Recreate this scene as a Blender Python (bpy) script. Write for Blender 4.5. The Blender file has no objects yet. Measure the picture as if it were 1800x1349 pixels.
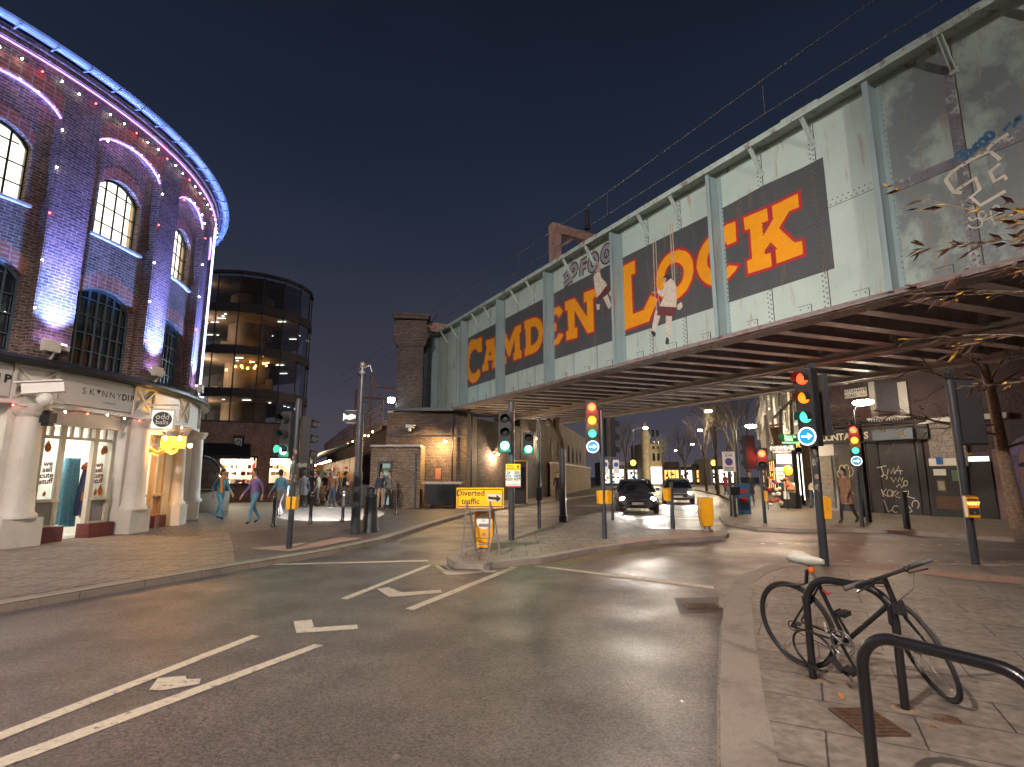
import bpy, bmesh, math, random
from mathutils import Vector, Matrix
from mathutils.geometry import tessellate_polygon
random.seed(7)
R_ = math.radians
scene = bpy.context.scene
COL = scene.collection
# ---------------------------------------------------------------- camera, world, exposure
F = 951.0; PITCH = math.atan(162.5/951.0); CP, SP = math.cos(PITCH), math.sin(PITCH); EYE = 1.6
cd = bpy.data.cameras.new('camera'); cam = bpy.data.objects.new('camera', cd); COL.objects.link(cam)
cam.location = (0, 0, EYE); cam.rotation_euler = (math.pi/2+PITCH, 0, 0)
cd.sensor_width = 36; cd.lens = 36*F/1800; cd.clip_end = 3000; cd.clip_start = 0.05
scene.camera = cam
vs = scene.view_settings; vs.view_transform = 'Standard'; vs.look = 'None'; vs.gamma = 1; vs.exposure = 0.62
world = bpy.data.worlds.new("World"); scene.world = world; world.use_nodes = True
wn = world.node_tree; wn.nodes.clear()
def wnode(t, **k):
    n = wn.nodes.new(t)
    for a, b in k.items(): setattr(n, a, b)
    return n
wo = wnode('ShaderNodeOutputWorld'); bg1 = wnode('ShaderNodeBackground'); bg2 = wnode('ShaderNodeBackground'); add = wnode('ShaderNodeAddShader')
sky = wnode('ShaderNodeTexSky', sky_type='NISHITA', sun_disc=False, sun_elevation=R_(-4.5), sun_rotation=R_(200))
wn.links.new(sky.outputs[0], bg1.inputs[0]); bg1.inputs[1].default_value = 0.05
tc = wnode('ShaderNodeTexCoord'); sx = wnode('ShaderNodeSeparateXYZ'); ramp = wnode('ShaderNodeValToRGB'); nz = wnode('ShaderNodeTexNoise')
mp = wnode('ShaderNodeMapping'); mp.inputs['Scale'].default_value = (1.2, 0.5, 5.0); mp.inputs['Rotation'].default_value = (0.2, 0.3, 0.0)
wn.links.new(tc.outputs['Generated'], sx.inputs[0]); wn.links.new(tc.outputs['Generated'], mp.inputs[0]); wn.links.new(mp.outputs[0], nz.inputs['Vector'])
nz.inputs['Scale'].default_value = 1.6; nz.inputs['Detail'].default_value = 3
# night sky: city glow low on the horizon, deep navy above; thin streaks of cloud catch the glow
ma = wnode('ShaderNodeMath', operation='MULTIPLY_ADD'); ma.inputs[1].default_value = -0.16; ma.inputs[2].default_value = 0.07
wn.links.new(nz.outputs[0], ma.inputs[0]); ad = wnode('ShaderNodeMath', operation='ADD')
wn.links.new(sx.outputs['Z'], ad.inputs[0]); wn.links.new(ma.outputs[0], ad.inputs[1])
wn.links.new(ad.outputs[0], ramp.inputs[0])
cr = ramp.color_ramp
cr.elements[0].position = 0.0; cr.elements[0].color = (0.062, 0.055, 0.070, 1)
cr.elements[1].position = 0.75; cr.elements[1].color = (0.0050, 0.0072, 0.0150, 1)
for p_, c_ in ((0.2, (0.034, 0.034, 0.050, 1)), (0.36, (0.0180, 0.0230, 0.0400, 1)), (0.5, (0.0105, 0.0158, 0.0310, 1))):
    e = cr.elements.new(p_); e.color = c_
wn.links.new(ramp.outputs[0], bg2.inputs[0]); bg2.inputs[1].default_value = 0.82
wn.links.new(bg1.outputs[0], add.inputs[0]); wn.links.new(bg2.outputs[0], add.inputs[1]); wn.links.new(add.outputs[0], wo.inputs[0])
sund = bpy.data.lights.new('moon_light', 'SUN'); sund.energy = 0.06; sund.angle = R_(10); sund.color = (0.75, 0.82, 1)
sun = bpy.data.objects.new('moon_light', sund); COL.objects.link(sun); sun.rotation_euler = (R_(50), 0, R_(-20))
if hasattr(scene, 'cycles'):
    scene.cycles.use_light_tree = True; scene.cycles.max_bounces = 6; scene.cycles.diffuse_bounces = 3
    scene.cycles.sample_clamp_indirect = 4; scene.cycles.sample_clamp_direct = 0
    scene.cycles.use_denoising = True; scene.cycles.caustics_reflective = False; scene.cycles.caustics_refractive = False
# ---------------------------------------------------------------- geometry of the place (a ray through a photo point, met with a real surface)
def ray(x, y):
    r = (x-900)/F; v = (674.5-y)/F
    return (r, CP-v*SP, SP+v*CP)
def G(x, y, z=0.0):
    d = ray(x, y); k = (z-EYE)/d[2]; return Vector((d[0]*k, d[1]*k, z))
def AT(x, y, Y):
    d = ray(x, y); k = Y/d[1]; return Vector((d[0]*k, Y, EYE+d[2]*k))
BD = Vector((.497, -.868, 0)).normalized(); BN = Vector((-.868, -.497, 0)).normalized(); BA = Vector((8.293, 8.31, 0))
def BP(u, z, out=0.0): return BA+BD*u+BN*out+Vector((0, 0, z))
def BR(x, y, dep=0.0):
    d = Vector(ray(x, y)); A = BP(0, 0, dep); k = A.dot(BN)/d.dot(BN); P = d*k
    return ((P-A).dot(BD), EYE+P.z)
CC = Vector((-20.4, 14.9, 0))
def CP_(th, z, r): t = R_(th); return Vector((CC.x+r*math.cos(t), CC.y+r*math.sin(t), z))
# ---------------------------------------------------------------- materials
MATS = {}
def nodes(name):
    m = bpy.data.materials.new(name); m.use_nodes = True; nt = m.node_tree
    b = nt.nodes['Principled BSDF']; MATS[name] = m
    return m, nt, b
def L(nt, a, b): nt.links.new(a, b)
def mat(name, col, rough=0.6, metal=0.0, var=0.25, scale=6.0, bump=0.0, bscale=40.0, col2=None, dirt=None, coat=0.0, spec=0.5):
    m, nt, b = nodes(name)
    t = nt.nodes.new('ShaderNodeTexCoord'); n = nt.nodes.new('ShaderNodeTexNoise'); n.inputs['Scale'].default_value = scale; n.inputs['Detail'].default_value = 6
    L(nt, t.outputs['Object'], n.inputs['Vector'])
    r = nt.nodes.new('ShaderNodeValToRGB'); r.color_ramp.elements[0].position = .3; r.color_ramp.elements[1].position = .72
    c2 = col2 or tuple(c*(1-var) for c in col)
    r.color_ramp.elements[0].color = (*c2, 1); r.color_ramp.elements[1].color = (*col, 1)
    L(nt, n.outputs[0], r.inputs[0]); out = r.outputs[0]
    if dirt:
        n2 = nt.nodes.new('ShaderNodeTexNoise'); n2.inputs['Scale'].default_value = dirt[1]; n2.inputs['Detail'].default_value = 9; n2.inputs['Roughness'].default_value = .7
        mp2 = nt.nodes.new('ShaderNodeMapping'); mp2.inputs['Scale'].default_value = dirt[4] if len(dirt) > 4 else (1, 1, 1)
        L(nt, t.outputs['Object'], mp2.inputs[0]); L(nt, mp2.outputs[0], n2.inputs['Vector'])
        r2 = nt.nodes.new('ShaderNodeValToRGB'); r2.color_ramp.elements[0].position = dirt[2]; r2.color_ramp.elements[1].position = dirt[3]
        mx = nt.nodes.new('ShaderNodeMixRGB'); L(nt, n2.outputs[0], r2.inputs[0]); L(nt, r2.outputs[0], mx.inputs[0]); L(nt, out, mx.inputs[1]); mx.inputs[2].default_value = (*dirt[0], 1); out = mx.outputs[0]
    L(nt, out, b.inputs['Base Color']); b.inputs['Roughness'].default_value = rough; b.inputs['Metallic'].default_value = metal
    b.inputs['Coat Weight'].default_value = coat; b.inputs['Specular IOR Level'].default_value = spec
    if bump:
        n3 = nt.nodes.new('ShaderNodeTexNoise'); n3.inputs['Scale'].default_value = bscale; n3.inputs['Detail'].default_value = 4; L(nt, t.outputs['Object'], n3.inputs['Vector'])
        bp = nt.nodes.new('ShaderNodeBump'); bp.inputs['Strength'].default_value = bump; bp.inputs['Distance'].default_value = .02
        L(nt, n3.outputs[0], bp.inputs['Height']); L(nt, bp.outputs[0], b.inputs['Normal'])
    return m
def emit(name, col, s):
    m, nt, b = nodes(name); b.inputs['Base Color'].default_value = (*[c*.5 for c in col], 1)
    b.inputs['Emission Color'].default_value = (*col, 1); b.inputs['Emission Strength'].default_value = s; return m
def brick(name, c1, c2, mortar, w=.225, h=.075, mort=.012, var=.5, bump=.6, rough=.85, offset=.5, rot=0, big=1.2, dist=.012):
    m, nt, b = nodes(name)
    uv = nt.nodes.new('ShaderNodeMapping'); uv.inputs['Rotation'].default_value = (0, 0, R_(rot)); L(nt, nt.nodes.new('ShaderNodeUVMap').outputs[0], uv.inputs[0]); bt = nt.nodes.new('ShaderNodeTexBrick')
    bt.inputs['Scale'].default_value = 1; bt.inputs['Brick Width'].default_value = w; bt.inputs['Row Height'].default_value = h; bt.inputs['Mortar Size'].default_value = mort
    bt.inputs['Mortar Smooth'].default_value = .2; bt.offset = offset; bt.inputs['Bias'].default_value = 0
    bt.inputs['Color1'].default_value = (*c1, 1); bt.inputs['Color2'].default_value = (*c2, 1); bt.inputs['Mortar'].default_value = (*mortar, 1)
    nd = nt.nodes.new('ShaderNodeTexNoise'); nd.inputs['Scale'].default_value = 9; vm = nt.nodes.new('ShaderNodeVectorMath'); vm.operation = 'SCALE'; vm.inputs['Scale'].default_value = .012
    va = nt.nodes.new('ShaderNodeVectorMath'); va.operation = 'ADD'
    L(nt, uv.outputs[0], nd.inputs['Vector']); L(nt, nd.outputs['Color'], vm.inputs[0]); L(nt, uv.outputs[0], va.inputs[0]); L(nt, vm.outputs[0], va.inputs[1]); L(nt, va.outputs[0], bt.inputs['Vector'])
    n = nt.nodes.new('ShaderNodeTexNoise'); n.inputs['Scale'].default_value = big; n.inputs['Detail'].default_value = 8; n.inputs['Roughness'].default_value = .65
    t = nt.nodes.new('ShaderNodeTexCoord'); L(nt, t.outputs['Object'], n.inputs['Vector'])
    n2 = nt.nodes.new('ShaderNodeTexNoise'); n2.inputs['Scale'].default_value = 14; n2.inputs['Detail'].default_value = 3; L(nt, t.outputs['Object'], n2.inputs['Vector'])
    r = nt.nodes.new('ShaderNodeMapRange'); r.inputs[1].default_value = .25; r.inputs[2].default_value = .75; r.inputs[3].default_value = 1-var; r.inputs[4].default_value = 1+var*.5
    r2 = nt.nodes.new('ShaderNodeMapRange'); r2.inputs[1].default_value = .3; r2.inputs[2].default_value = .7; r2.inputs[3].default_value = .65; r2.inputs[4].default_value = 1.3
    L(nt, n.outputs[0], r.inputs[0]); L(nt, n2.outputs[0], r2.inputs[0])
    mm = nt.nodes.new('ShaderNodeMath'); mm.operation = 'MULTIPLY'; L(nt, r.outputs[0], mm.inputs[0]); L(nt, r2.outputs[0], mm.inputs[1])
    mx = nt.nodes.new('ShaderNodeVectorMath'); mx.operation = 'SCALE'; L(nt, bt.outputs['Color'], mx.inputs[0]); L(nt, mm.outputs[0], mx.inputs['Scale'])
    L(nt, mx.outputs[0], b.inputs['Base Color']); b.inputs['Roughness'].default_value = rough
    bp = nt.nodes.new('ShaderNodeBump'); bp.inputs['Strength'].default_value = bump; bp.inputs['Distance'].default_value = dist; bp.invert = True
    ml = nt.nodes.new('ShaderNodeMath'); ml.operation = 'MULTIPLY_ADD'; ml.inputs[1].default_value = -.35; L(nt, n2.outputs[0], ml.inputs[0]); L(nt, bt.outputs['Fac'], ml.inputs[2])
    L(nt, ml.outputs[0], bp.inputs['Height']); L(nt, bp.outputs[0], b.inputs['Normal'])
    return m
def glass(name, tint=(.02, .025, .03), rough=.05):
    m, nt, b = nodes(name); b.inputs['Base Color'].default_value = (*tint, 1); b.inputs['Roughness'].default_value = rough; b.inputs['Specular IOR Level'].default_value = .9
    return m
def seeglass(name, tint=(.8, .85, .85), refl=.12):
    m = bpy.data.materials.new(name); m.use_nodes = True; nt = m.node_tree; nt.nodes.clear(); MATS[name] = m
    o = nt.nodes.new('ShaderNodeOutputMaterial'); tr = nt.nodes.new('ShaderNodeBsdfTransparent'); gl = nt.nodes.new('ShaderNodeBsdfGlossy'); mx = nt.nodes.new('ShaderNodeMixShader'); fr = nt.nodes.new('ShaderNodeLayerWeight')
    fr.inputs[0].default_value = refl; tr.inputs[0].default_value = (*tint, 1); gl.inputs[0].default_value = (.9, .95, 1, 1); gl.inputs[1].default_value = .03
    L(nt, fr.outputs['Facing'], mx.inputs[0]); L(nt, tr.outputs[0], mx.inputs[1]); L(nt, gl.outputs[0], mx.inputs[2]); L(nt, mx.outputs[0], o.inputs[0]); return m
asphalt = mat('asphalt', (.118, .096, .090), .62, var=.35, scale=1.3, bump=.5, bscale=160, dirt=((.062, .052, .052), .35, .45, .66))
nt = asphalt.node_tree; _b = nt.nodes['Principled BSDF']
_t = nt.nodes.new('ShaderNodeTexCoord'); _v = nt.nodes.new('ShaderNodeTexVoronoi'); _v.inputs['Scale'].default_value = 75; L(nt, _t.outputs['Object'], _v.inputs['Vector'])
_r = nt.nodes.new('ShaderNodeMapRange'); _r.inputs[1].default_value = 0; _r.inputs[2].default_value = 1; _r.inputs[3].default_value = .55; _r.inputs[4].default_value = 1.9
_src = _b.inputs['Base Color'].links[0].from_socket; _s = nt.nodes.new('ShaderNodeVectorMath'); _s.operation = 'SCALE'
_sp = nt.nodes.new('ShaderNodeSeparateColor'); L(nt, _v.outputs['Color'], _sp.inputs[0]); L(nt, _sp.outputs[0], _r.inputs[0]); L(nt, _src, _s.inputs[0]); L(nt, _r.outputs[0], _s.inputs['Scale']); L(nt, _s.outputs[0], _b.inputs['Base Color'])
_n = nt.nodes.new('ShaderNodeTexNoise'); _n.inputs['Scale'].default_value = .7; _n.inputs['Detail'].default_value = 5; L(nt, _t.outputs['Object'], _n.inputs['Vector'])
_r2 = nt.nodes.new('ShaderNodeMapRange'); _r2.inputs[1].default_value = .35; _r2.inputs[2].default_value = .65; _r2.inputs[3].default_value = .31; _r2.inputs[4].default_value = .55; L(nt, _n.outputs[0], _r2.inputs[0]); L(nt, _r2.outputs[0], _b.inputs['Roughness'])
ROTS = 28
slabs = brick('york_slabs', (.215, .185, .155), (.19, .163, .138), (.055, .045, .042), w=1.0, h=.5, mort=.007, var=.4, bump=.3, rough=.55, big=.9, rot=ROTS)
slabs2 = brick('concrete_slabs', (.24, .19, .155), (.19, .155, .13), (.07, .055, .05), w=.6, h=.6, mort=.012, var=.3, bump=.4, rough=.65)
pavers = brick('clay_pavers', (.175, .13, .108), (.125, .098, .09), (.035, .028, .028), w=.21, h=.105, mort=.012, var=.4, bump=.7, rough=.6)
cobbles = brick('setts', (.22, .19, .16), (.14, .125, .115), (.04, .035, .033), w=.2, h=.13, mort=.02, var=.4, bump=1, rough=.5)
granite = mat('granite_kerb', (.33, .28, .235), .7, var=.3, scale=90, bump=.3, bscale=120, dirt=((.17, .14, .12), 2.5, .5, .7))
whitep = mat('road_paint', (.62, .56, .44), .6, var=.25, scale=25, bump=.3, bscale=90, dirt=((.16, .14, .13), 9, .56, .66))
yellowp = mat('yellow_road_paint', (.35, .27, .10), .6, dirt=((.1, .09, .08), 9, .5, .62))
tactile = mat('tactile_pink', (.36, .235, .185), .75, var=.25, scale=8)
stock = brick('brown_stock_brick', (.20, .115, .085), (.075, .05, .045), (.27, .225, .215), var=.6, bump=1.0, dist=.03)
redarch = brick('red_arch_brick', (.34, .10, .06), (.24, .075, .05), (.30, .24, .22), w=.11, h=.225, mort=.012, var=.25, bump=.8, offset=0)
rail_brick = brick('sooty_brick', (.20, .145, .115), (.11, .085, .075), (.055, .045, .042), var=.6, bump=.9, big=.6)
yellow_brick = brick('yellow_stock_brick', (.36, .27, .18), (.24, .17, .12), (.10, .08, .07), var=.4, bump=.8)
mk_brick = brick('orange_brick', (.50, .25, .17), (.32, .165, .125), (.42, .33, .28), var=.4, bump=.7)
dark_brick = brick('dark_brick', (.13, .07, .06), (.08, .05, .045), (.05, .04, .04), var=.4)
stone_paint = mat('cream_painted_stucco', (.62, .585, .53), .55, var=.14, scale=3, bump=.15, bscale=25, dirt=((.42, .38, .34), 1.6, .52, .8, (3, 3, .7)))
fascia_m = mat('grey_fascia_paint', (.50, .47, .45), .45, var=.08, scale=2)
iron = mat('dark_metal', (.025, .028, .035), .42, metal=.35, var=.4, scale=8, bump=.1, bscale=60)
polem = mat('grey_pole_paint', (.05, .055, .066), .38, metal=.2, var=.35, scale=9, bump=.12, bscale=50, dirt=((.13, .115, .11), 12, .62, .7))
black = mat('black_paint', (.012, .012, .014), .3, var=.3, coat=.4)
blackm = mat('matt_black', (.02, .02, .022), .7)
rubber = mat('tyre_rubber', (.035, .033, .033), .75, bump=.3, bscale=200)
chrome = mat('worn_steel', (.45, .44, .43), .32, metal=.9, var=.4, scale=30)
galv = mat('galvanised_steel', (.32, .29, .28), .5, metal=.6, var=.35, scale=10, dirt=((.20, .09, .05), 8, .6, .75))
white = mat('white_plastic', (.75, .74, .70), .4, var=.08)
signal_yellow = mat('yellow_plastic', (.78, .36, .012), .35, var=.1, dirt=((.35, .17, .03), 5, .62, .8))
sign_yellow = mat('yellow_sign_sheeting', (.86, .50, .015), .28, var=.06)
signblack = mat('sign_black', (.02, .018, .015), .4)
signred = mat('sign_red', (.45, .03, .03), .4)
wood = mat('wood', (.36, .20, .10), .6, var=.4, scale=12, bump=.2)
bark = mat('bark', (.36, .27, .19), .85, var=.5, scale=14, bump=.8, bscale=40)
def bridge_paint(name, base, rust, patch=None, pscale=.9, lo=.48, hi=.56):
    m = mat(name, base, .5, var=.16, scale=1.1, bump=.25, bscale=30, dirt=patch and (patch, pscale, lo, hi, (1, 1, .8)))
    nt = m.node_tree; b = nt.nodes['Principled BSDF']; src = b.inputs['Base Color'].links[0].from_socket
    t = nt.nodes.new('ShaderNodeTexCoord')
    for sc, lo_, hi_, colr, msc in ((2.2, .565, .69, rust, (2.2, 2.2, .28)), (22, .665, .71, (.10, .055, .035), (1, 1, 1)), (1.6, .58, .78, tuple(c*.55 for c in base), (2.5, 2.5, .15))):
        mp = nt.nodes.new('ShaderNodeMapping'); mp.inputs['Scale'].default_value = msc; n = nt.nodes.new('ShaderNodeTexNoise'); n.inputs['Scale'].default_value = sc; n.inputs['Detail'].default_value = 8; n.inputs['Roughness'].default_value = .66
        r = nt.nodes.new('ShaderNodeValToRGB'); r.color_ramp.elements[0].position = lo_; r.color_ramp.elements[1].position = hi_; mx = nt.nodes.new('ShaderNodeMixRGB')
        L(nt, t.outputs['Object'], mp.inputs[0]); L(nt, mp.outputs[0], n.inputs['Vector']); L(nt, n.outputs[0], r.inputs[0]); ml = nt.nodes.new('ShaderNodeMath'); ml.operation = 'MULTIPLY'; ml.inputs[1].default_value = .75; L(nt, r.outputs[0], ml.inputs[0]); L(nt, ml.outputs[0], mx.inputs[0]); L(nt, src, mx.inputs[1]); mx.inputs[2].default_value = (*colr, 1); src = mx.outputs[0]
    L(nt, src, b.inputs['Base Color']); return m
bpaint = bridge_paint('pale_green_bridge_paint', (.385, .485, .45), (.28, .17, .10))
bgrey = bridge_paint('overpainted_grey_bridge_paint', (.31, .40, .36), (.22, .19, .15), patch=(.15, .18, .185), pscale=.7, lo=.40, hi=.50)
bstiff = bridge_paint('blue_grey_bridge_paint', (.235, .32, .335), (.25, .16, .12))
band_m = bridge_paint('charcoal_band_paint', (.062, .069, .072), (.13, .09, .07))
let_m = mat('orange_letter_paint', (.70, .285, .003), .5, var=.14, scale=5, dirt=((.42, .20, .05), 6, .66, .74))
letred = mat('crimson_outline_paint', (.36, .02, .03), .5, var=.2, scale=8)
flange_m = mat('grimy_flange', (.30, .26, .26), .7, var=.5, scale=4, bump=.4, bscale=30, dirt=((.15, .085, .065), 4, .48, .62))
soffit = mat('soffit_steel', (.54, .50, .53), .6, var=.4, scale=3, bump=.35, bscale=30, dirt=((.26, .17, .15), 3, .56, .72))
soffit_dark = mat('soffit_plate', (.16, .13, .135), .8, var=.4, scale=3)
rivet_m = mat('grimy_shaded_rivets', (.20, .245, .235), .6, var=.5, scale=7)  # rivet grime, darkened so the shading round each head is in the colour
strip_m = mat('mauve_splice_strip', (.20, .20, .225), .6, var=.5, scale=3, dirt=((.33, .38, .35), 1.2, .52, .58))
seam_d = mat('dark_rust_seam', (.07, .055, .045), .8, var=.5, scale=9)
rusty = mat('rusty_box_steel', (.40, .25, .20), .75, var=.4, scale=5, bump=.4, dirt=((.22, .11, .08), 4, .5, .65))
# ---------------------------------------------------------------- mesh builder
class MB:
    def __init__(s): s.v = []; s.f = []; s.m = []; s.uv = {}; s.sm = []
    def add(s, vs, fs, mi=0, uv=None, sm=False):
        o = len(s.v); s.v += [Vector(v) for v in vs]
        for k, f in enumerate(fs):
            if uv: s.uv[len(s.f)] = [uv[i] for i in f]
            s.f.append([i+o for i in f]); s.m.append(mi); s.sm.append(sm)
        return s
    def box(s, c, d, M=None, mi=0):
        c = Vector(c); h = Vector(d)/2; P = []
        for x in (-1, 1):
            for y in (-1, 1):
                for z in (-1, 1):
                    p = Vector((x*h.x, y*h.y, z*h.z)); P.append(c+(M @ p if M else p))
        return s.add(P, [(0, 1, 3, 2), (4, 6, 7, 5), (0, 4, 5, 1), (2, 3, 7, 6), (0, 2, 6, 4), (1, 5, 7, 3)], mi)
    def beam(s, a, b, w, h, up=(0, 0, 1), mi=0):
        a = Vector(a); b = Vector(b); d = (b-a); l = d.length; d.normalize(); up = Vector(up); x = d.cross(up)
        if x.length < 1e-4: x = d.cross(Vector((1, 0, 0)))
        x.normalize(); z = x.cross(d).normalized(); M = Matrix((x, d, z)).transposed()
        return s.box((a+b)/2, (w, l, h), M, mi)
    def tube(s, pts, r, n=8, closed=False, mi=0, cap=True, sm=True):
        pts = [Vector(p) for p in pts]; N = len(pts); rs = r if isinstance(r, (list, tuple)) else [r]*N; o = len(s.v); prev = None; V = []
        for i, p in enumerate(pts):
            if closed: d = pts[(i+1) % N]-pts[i-1]
            else: d = pts[min(i+1, N-1)]-pts[max(i-1, 0)]
            d = d.normalized() if d.length > 1e-9 else Vector((0, 0, 1))
            if prev is None:
                x = d.cross(Vector((0, 0, 1)));
                if x.length < .01: x = d.cross(Vector((1, 0, 0)))
            else: x = prev-d*prev.dot(d)
            x.normalize(); prev = x; y = d.cross(x)
            for k in range(n):
                a = 2*math.pi*k/n; V.append(p+(x*math.cos(a)+y*math.sin(a))*rs[i])
        Fs = []
        for i in range(N if closed else N-1):
            j = (i+1) % N
            for k in range(n): Fs.append((i*n+k, i*n+(k+1) % n, j*n+(k+1) % n, j*n+k))
        s.add(V, Fs, mi, sm=sm)
        if cap and not closed: s.add(V[:n], [tuple(reversed(range(n)))], mi); s.add(V[-n:], [tuple(range(n))], mi)
        return s
    def cyl(s, a, b, r, r2=None, n=16, mi=0): return s.tube([a, b], [r, r if r2 is None else r2], n, mi=mi)
    def lathe(s, o, prof, axis=(0, 0, 1), n=16, mi=0, sm=True):
        o = Vector(o); ax = Vector(axis).normalized(); x = ax.cross(Vector((0, 1, 0)));
        if x.length < .1: x = ax.cross(Vector((1, 0, 0)))
        x.normalize(); y = ax.cross(x); V = []; Fs = []
        for r, h in prof:
            for k in range(n): a = 2*math.pi*k/n; V.append(o+ax*h+(x*math.cos(a)+y*math.sin(a))*max(r, 1e-4))
        for i in range(len(prof)-1):
            for k in range(n): Fs.append((i*n+k, i*n+(k+1) % n, (i+1)*n+(k+1) % n, (i+1)*n+k))
        return s.add(V, Fs, mi, sm=sm)
    def ball(s, c, r, n=10, mi=0, sq=(1, 1, 1), M=None):
        c = Vector(c); V = []; Fs = []; m = max(4, n//2)
        for i in range(m+1):
            ph = math.pi*i/m
            for k in range(n):
                a = 2*math.pi*k/n; p = Vector((math.sin(ph)*math.cos(a)*sq[0], math.sin(ph)*math.sin(a)*sq[1], math.cos(ph)*sq[2]))*r; V.append(c+(M @ p if M else p))
        for i in range(m):
            for k in range(n): Fs.append((i*n+k, (i+1)*n+k, (i+1)*n+(k+1) % n, i*n+(k+1) % n))
        return s.add(V, Fs, mi, sm=True)
    def poly(s, pts, thick=0, nrm=None, holes=(), mi=0, mis=None):
        loops = [[Vector(p) for p in pts]]+[[Vector(p) for p in h] for h in holes]
        flat = [p for l in loops for p in l]; tris = tessellate_polygon(loops)
        if nrm is None or not thick: return s.add(flat, tris, mi)
        n = Vector(nrm).normalized()*thick; s.add(flat, tris, mi); s.add([p+n for p in flat], [tuple(reversed(t)) for t in tris], mi)
        for l in loops:
            k = len(l); s.add(l+[p+n for p in l], [(i, (i+1) % k, k+(i+1) % k, k+i) for i in range(k)], mi if mis is None else mis)
        return s
    def build(s, name, mats, parent=None, fixn=True):
        me = bpy.data.meshes.new(name); me.from_pydata([tuple(v) for v in s.v], [], s.f)
        mats = mats if isinstance(mats, (list, tuple)) else [mats]
        for m in mats: me.materials.append(m)
        uvl = me.uv_layers.new(name='UVMap'); data = uvl.data
        me.polygons.foreach_set('material_index', s.m); me.polygons.foreach_set('use_smooth', s.sm)
        for p in me.polygons:
            u = s.uv.get(p.index)
            if u is None:
                n = p.normal
                if abs(n.z) > .8: u = [(me.vertices[i].co.x, me.vertices[i].co.y) for i in p.vertices]
                else:
                    t = Vector((-n.y, n.x, 0)).normalized(); u = [(me.vertices[i].co.dot(t), me.vertices[i].co.z) for i in p.vertices]
            for li, c in zip(p.loop_indices, u): data[li].uv = c
        me.update(); o = bpy.data.objects.new(name, me); COL.objects.link(o)
        if parent is not None: attach(o, parent)
        return o
def attach(o, parent):
    o.parent = parent
    M = Matrix.Translation(parent.location)
    p = parent.parent
    while p is not None: M = Matrix.Translation(p.location) @ M; p = p.parent
    if parent.type == 'EMPTY': o.matrix_parent_inverse = M.inverted()
def tag(o, label=None, cat=None, group=None, kind=None):
    if label: o['label'] = label
    if cat: o['category'] = cat
    if group: o['group'] = group
    if kind: o['kind'] = kind
    return o
def thing(name, label, cat, loc=(0, 0, 0), group=None):
    o = bpy.data.objects.new(name, None); COL.objects.link(o); o.location = Vector(loc); o.empty_display_size = .2
    return tag(o, label, cat, group)
def copy_thing(o, loc, label, group=None):
    r = o.copy(); COL.objects.link(r); r.location = Vector(loc)
    def rec(a, b):
        for ch in list(a.children):
            c = ch.copy(); COL.objects.link(c); c.parent = b; c.matrix_parent_inverse = ch.matrix_parent_inverse.copy(); rec(ch, c)
    rec(o, r); r['label'] = label
    if group: r['group'] = group
    return r
def text_bm(mb, s, O, X, Y, size, align='CENTER', bold=0.0, mi=0, thick=.0, font_space=1.0):
    cu = bpy.data.curves.new('t', 'FONT'); cu.body = s; cu.size = size; cu.align_x = align; cu.align_y = 'CENTER'; cu.offset = bold; cu.extrude = thick; cu.space_character = font_space; cu.resolution_u = 3
    ob = bpy.data.objects.new('t', cu); COL.objects.link(ob); dg = bpy.context.evaluated_depsgraph_get(); me = bpy.data.meshes.new_from_object(ob.evaluated_get(dg))
    X = Vector(X).normalized(); Y = Vector(Y).normalized(); N = X.cross(Y); O = Vector(O)
    mb.add([O+X*v.co.x+Y*v.co.y+N*(v.co.z+thick) for v in me.vertices], [tuple(p.vertices) for p in me.polygons], mi)
    bpy.data.objects.remove(ob); bpy.data.curves.remove(cu); bpy.data.meshes.remove(me)
def lamp(kind, loc, energy, col, parent=None, size=.15, target=None, spot=60, blend=.5, name='lamp_light'):
    l = bpy.data.lights.new(name, kind); l.energy = energy; l.color = col
    if kind == 'AREA': l.size = size
    else: l.shadow_soft_size = size
    if kind == 'SPOT': l.spot_size = R_(spot); l.spot_blend = blend
    o = bpy.data.objects.new(name, l); COL.objects.link(o); o.location = loc
    if target is not None: o.rotation_euler = (Vector(target)-Vector(loc)).to_track_quat('-Z', 'Y').to_euler()
    if parent is not None: attach(o, parent)
    return o
def offset_poly(P, w):
    n = len(P); area = sum(P[i][0]*P[(i+1) % n][1]-P[(i+1) % n][0]*P[i][1] for i in range(n)); sg = 1 if area > 0 else -1; out = []
    for i in range(n):
        a = Vector(P[i-1]); b = Vector(P[i]); c = Vector(P[(i+1) % n]); d1 = (b-a); d2 = (c-b)
        if d1.length < 1e-6 or d2.length < 1e-6: out.append(b); continue
        d1.normalize(); d2.normalize(); n1 = Vector((d1.y, -d1.x))*sg; n2 = Vector((d2.y, -d2.x))*sg
        k = max(1+n1.dot(n2), .45); out.append(b+(n1+n2)*(w/k))
    return out
def ribbon2(pts, w):
    out = []
    pts = [Vector(p) for p in pts]; Lf = []; Rt = []
    for i, p in enumerate(pts):
        d = (pts[min(i+1, len(pts)-1)]-pts[max(0, i-1)]).normalized(); n = Vector((-d.y, d.x)); Lf.append(p+n*w/2); Rt.append(p-n*w/2)
    return Lf, Rt
def arc(cx, cy, rx, ry, a0, a1, n=14, rot=0):
    o = []
    for i in range(n+1):
        a = R_(a0+(a1-a0)*i/n); x = rx*math.cos(a); y = ry*math.sin(a); r = R_(rot); o.append((cx+x*math.cos(r)-y*math.sin(r), cy+x*math.sin(r)+y*math.cos(r)))
    return o
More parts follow.
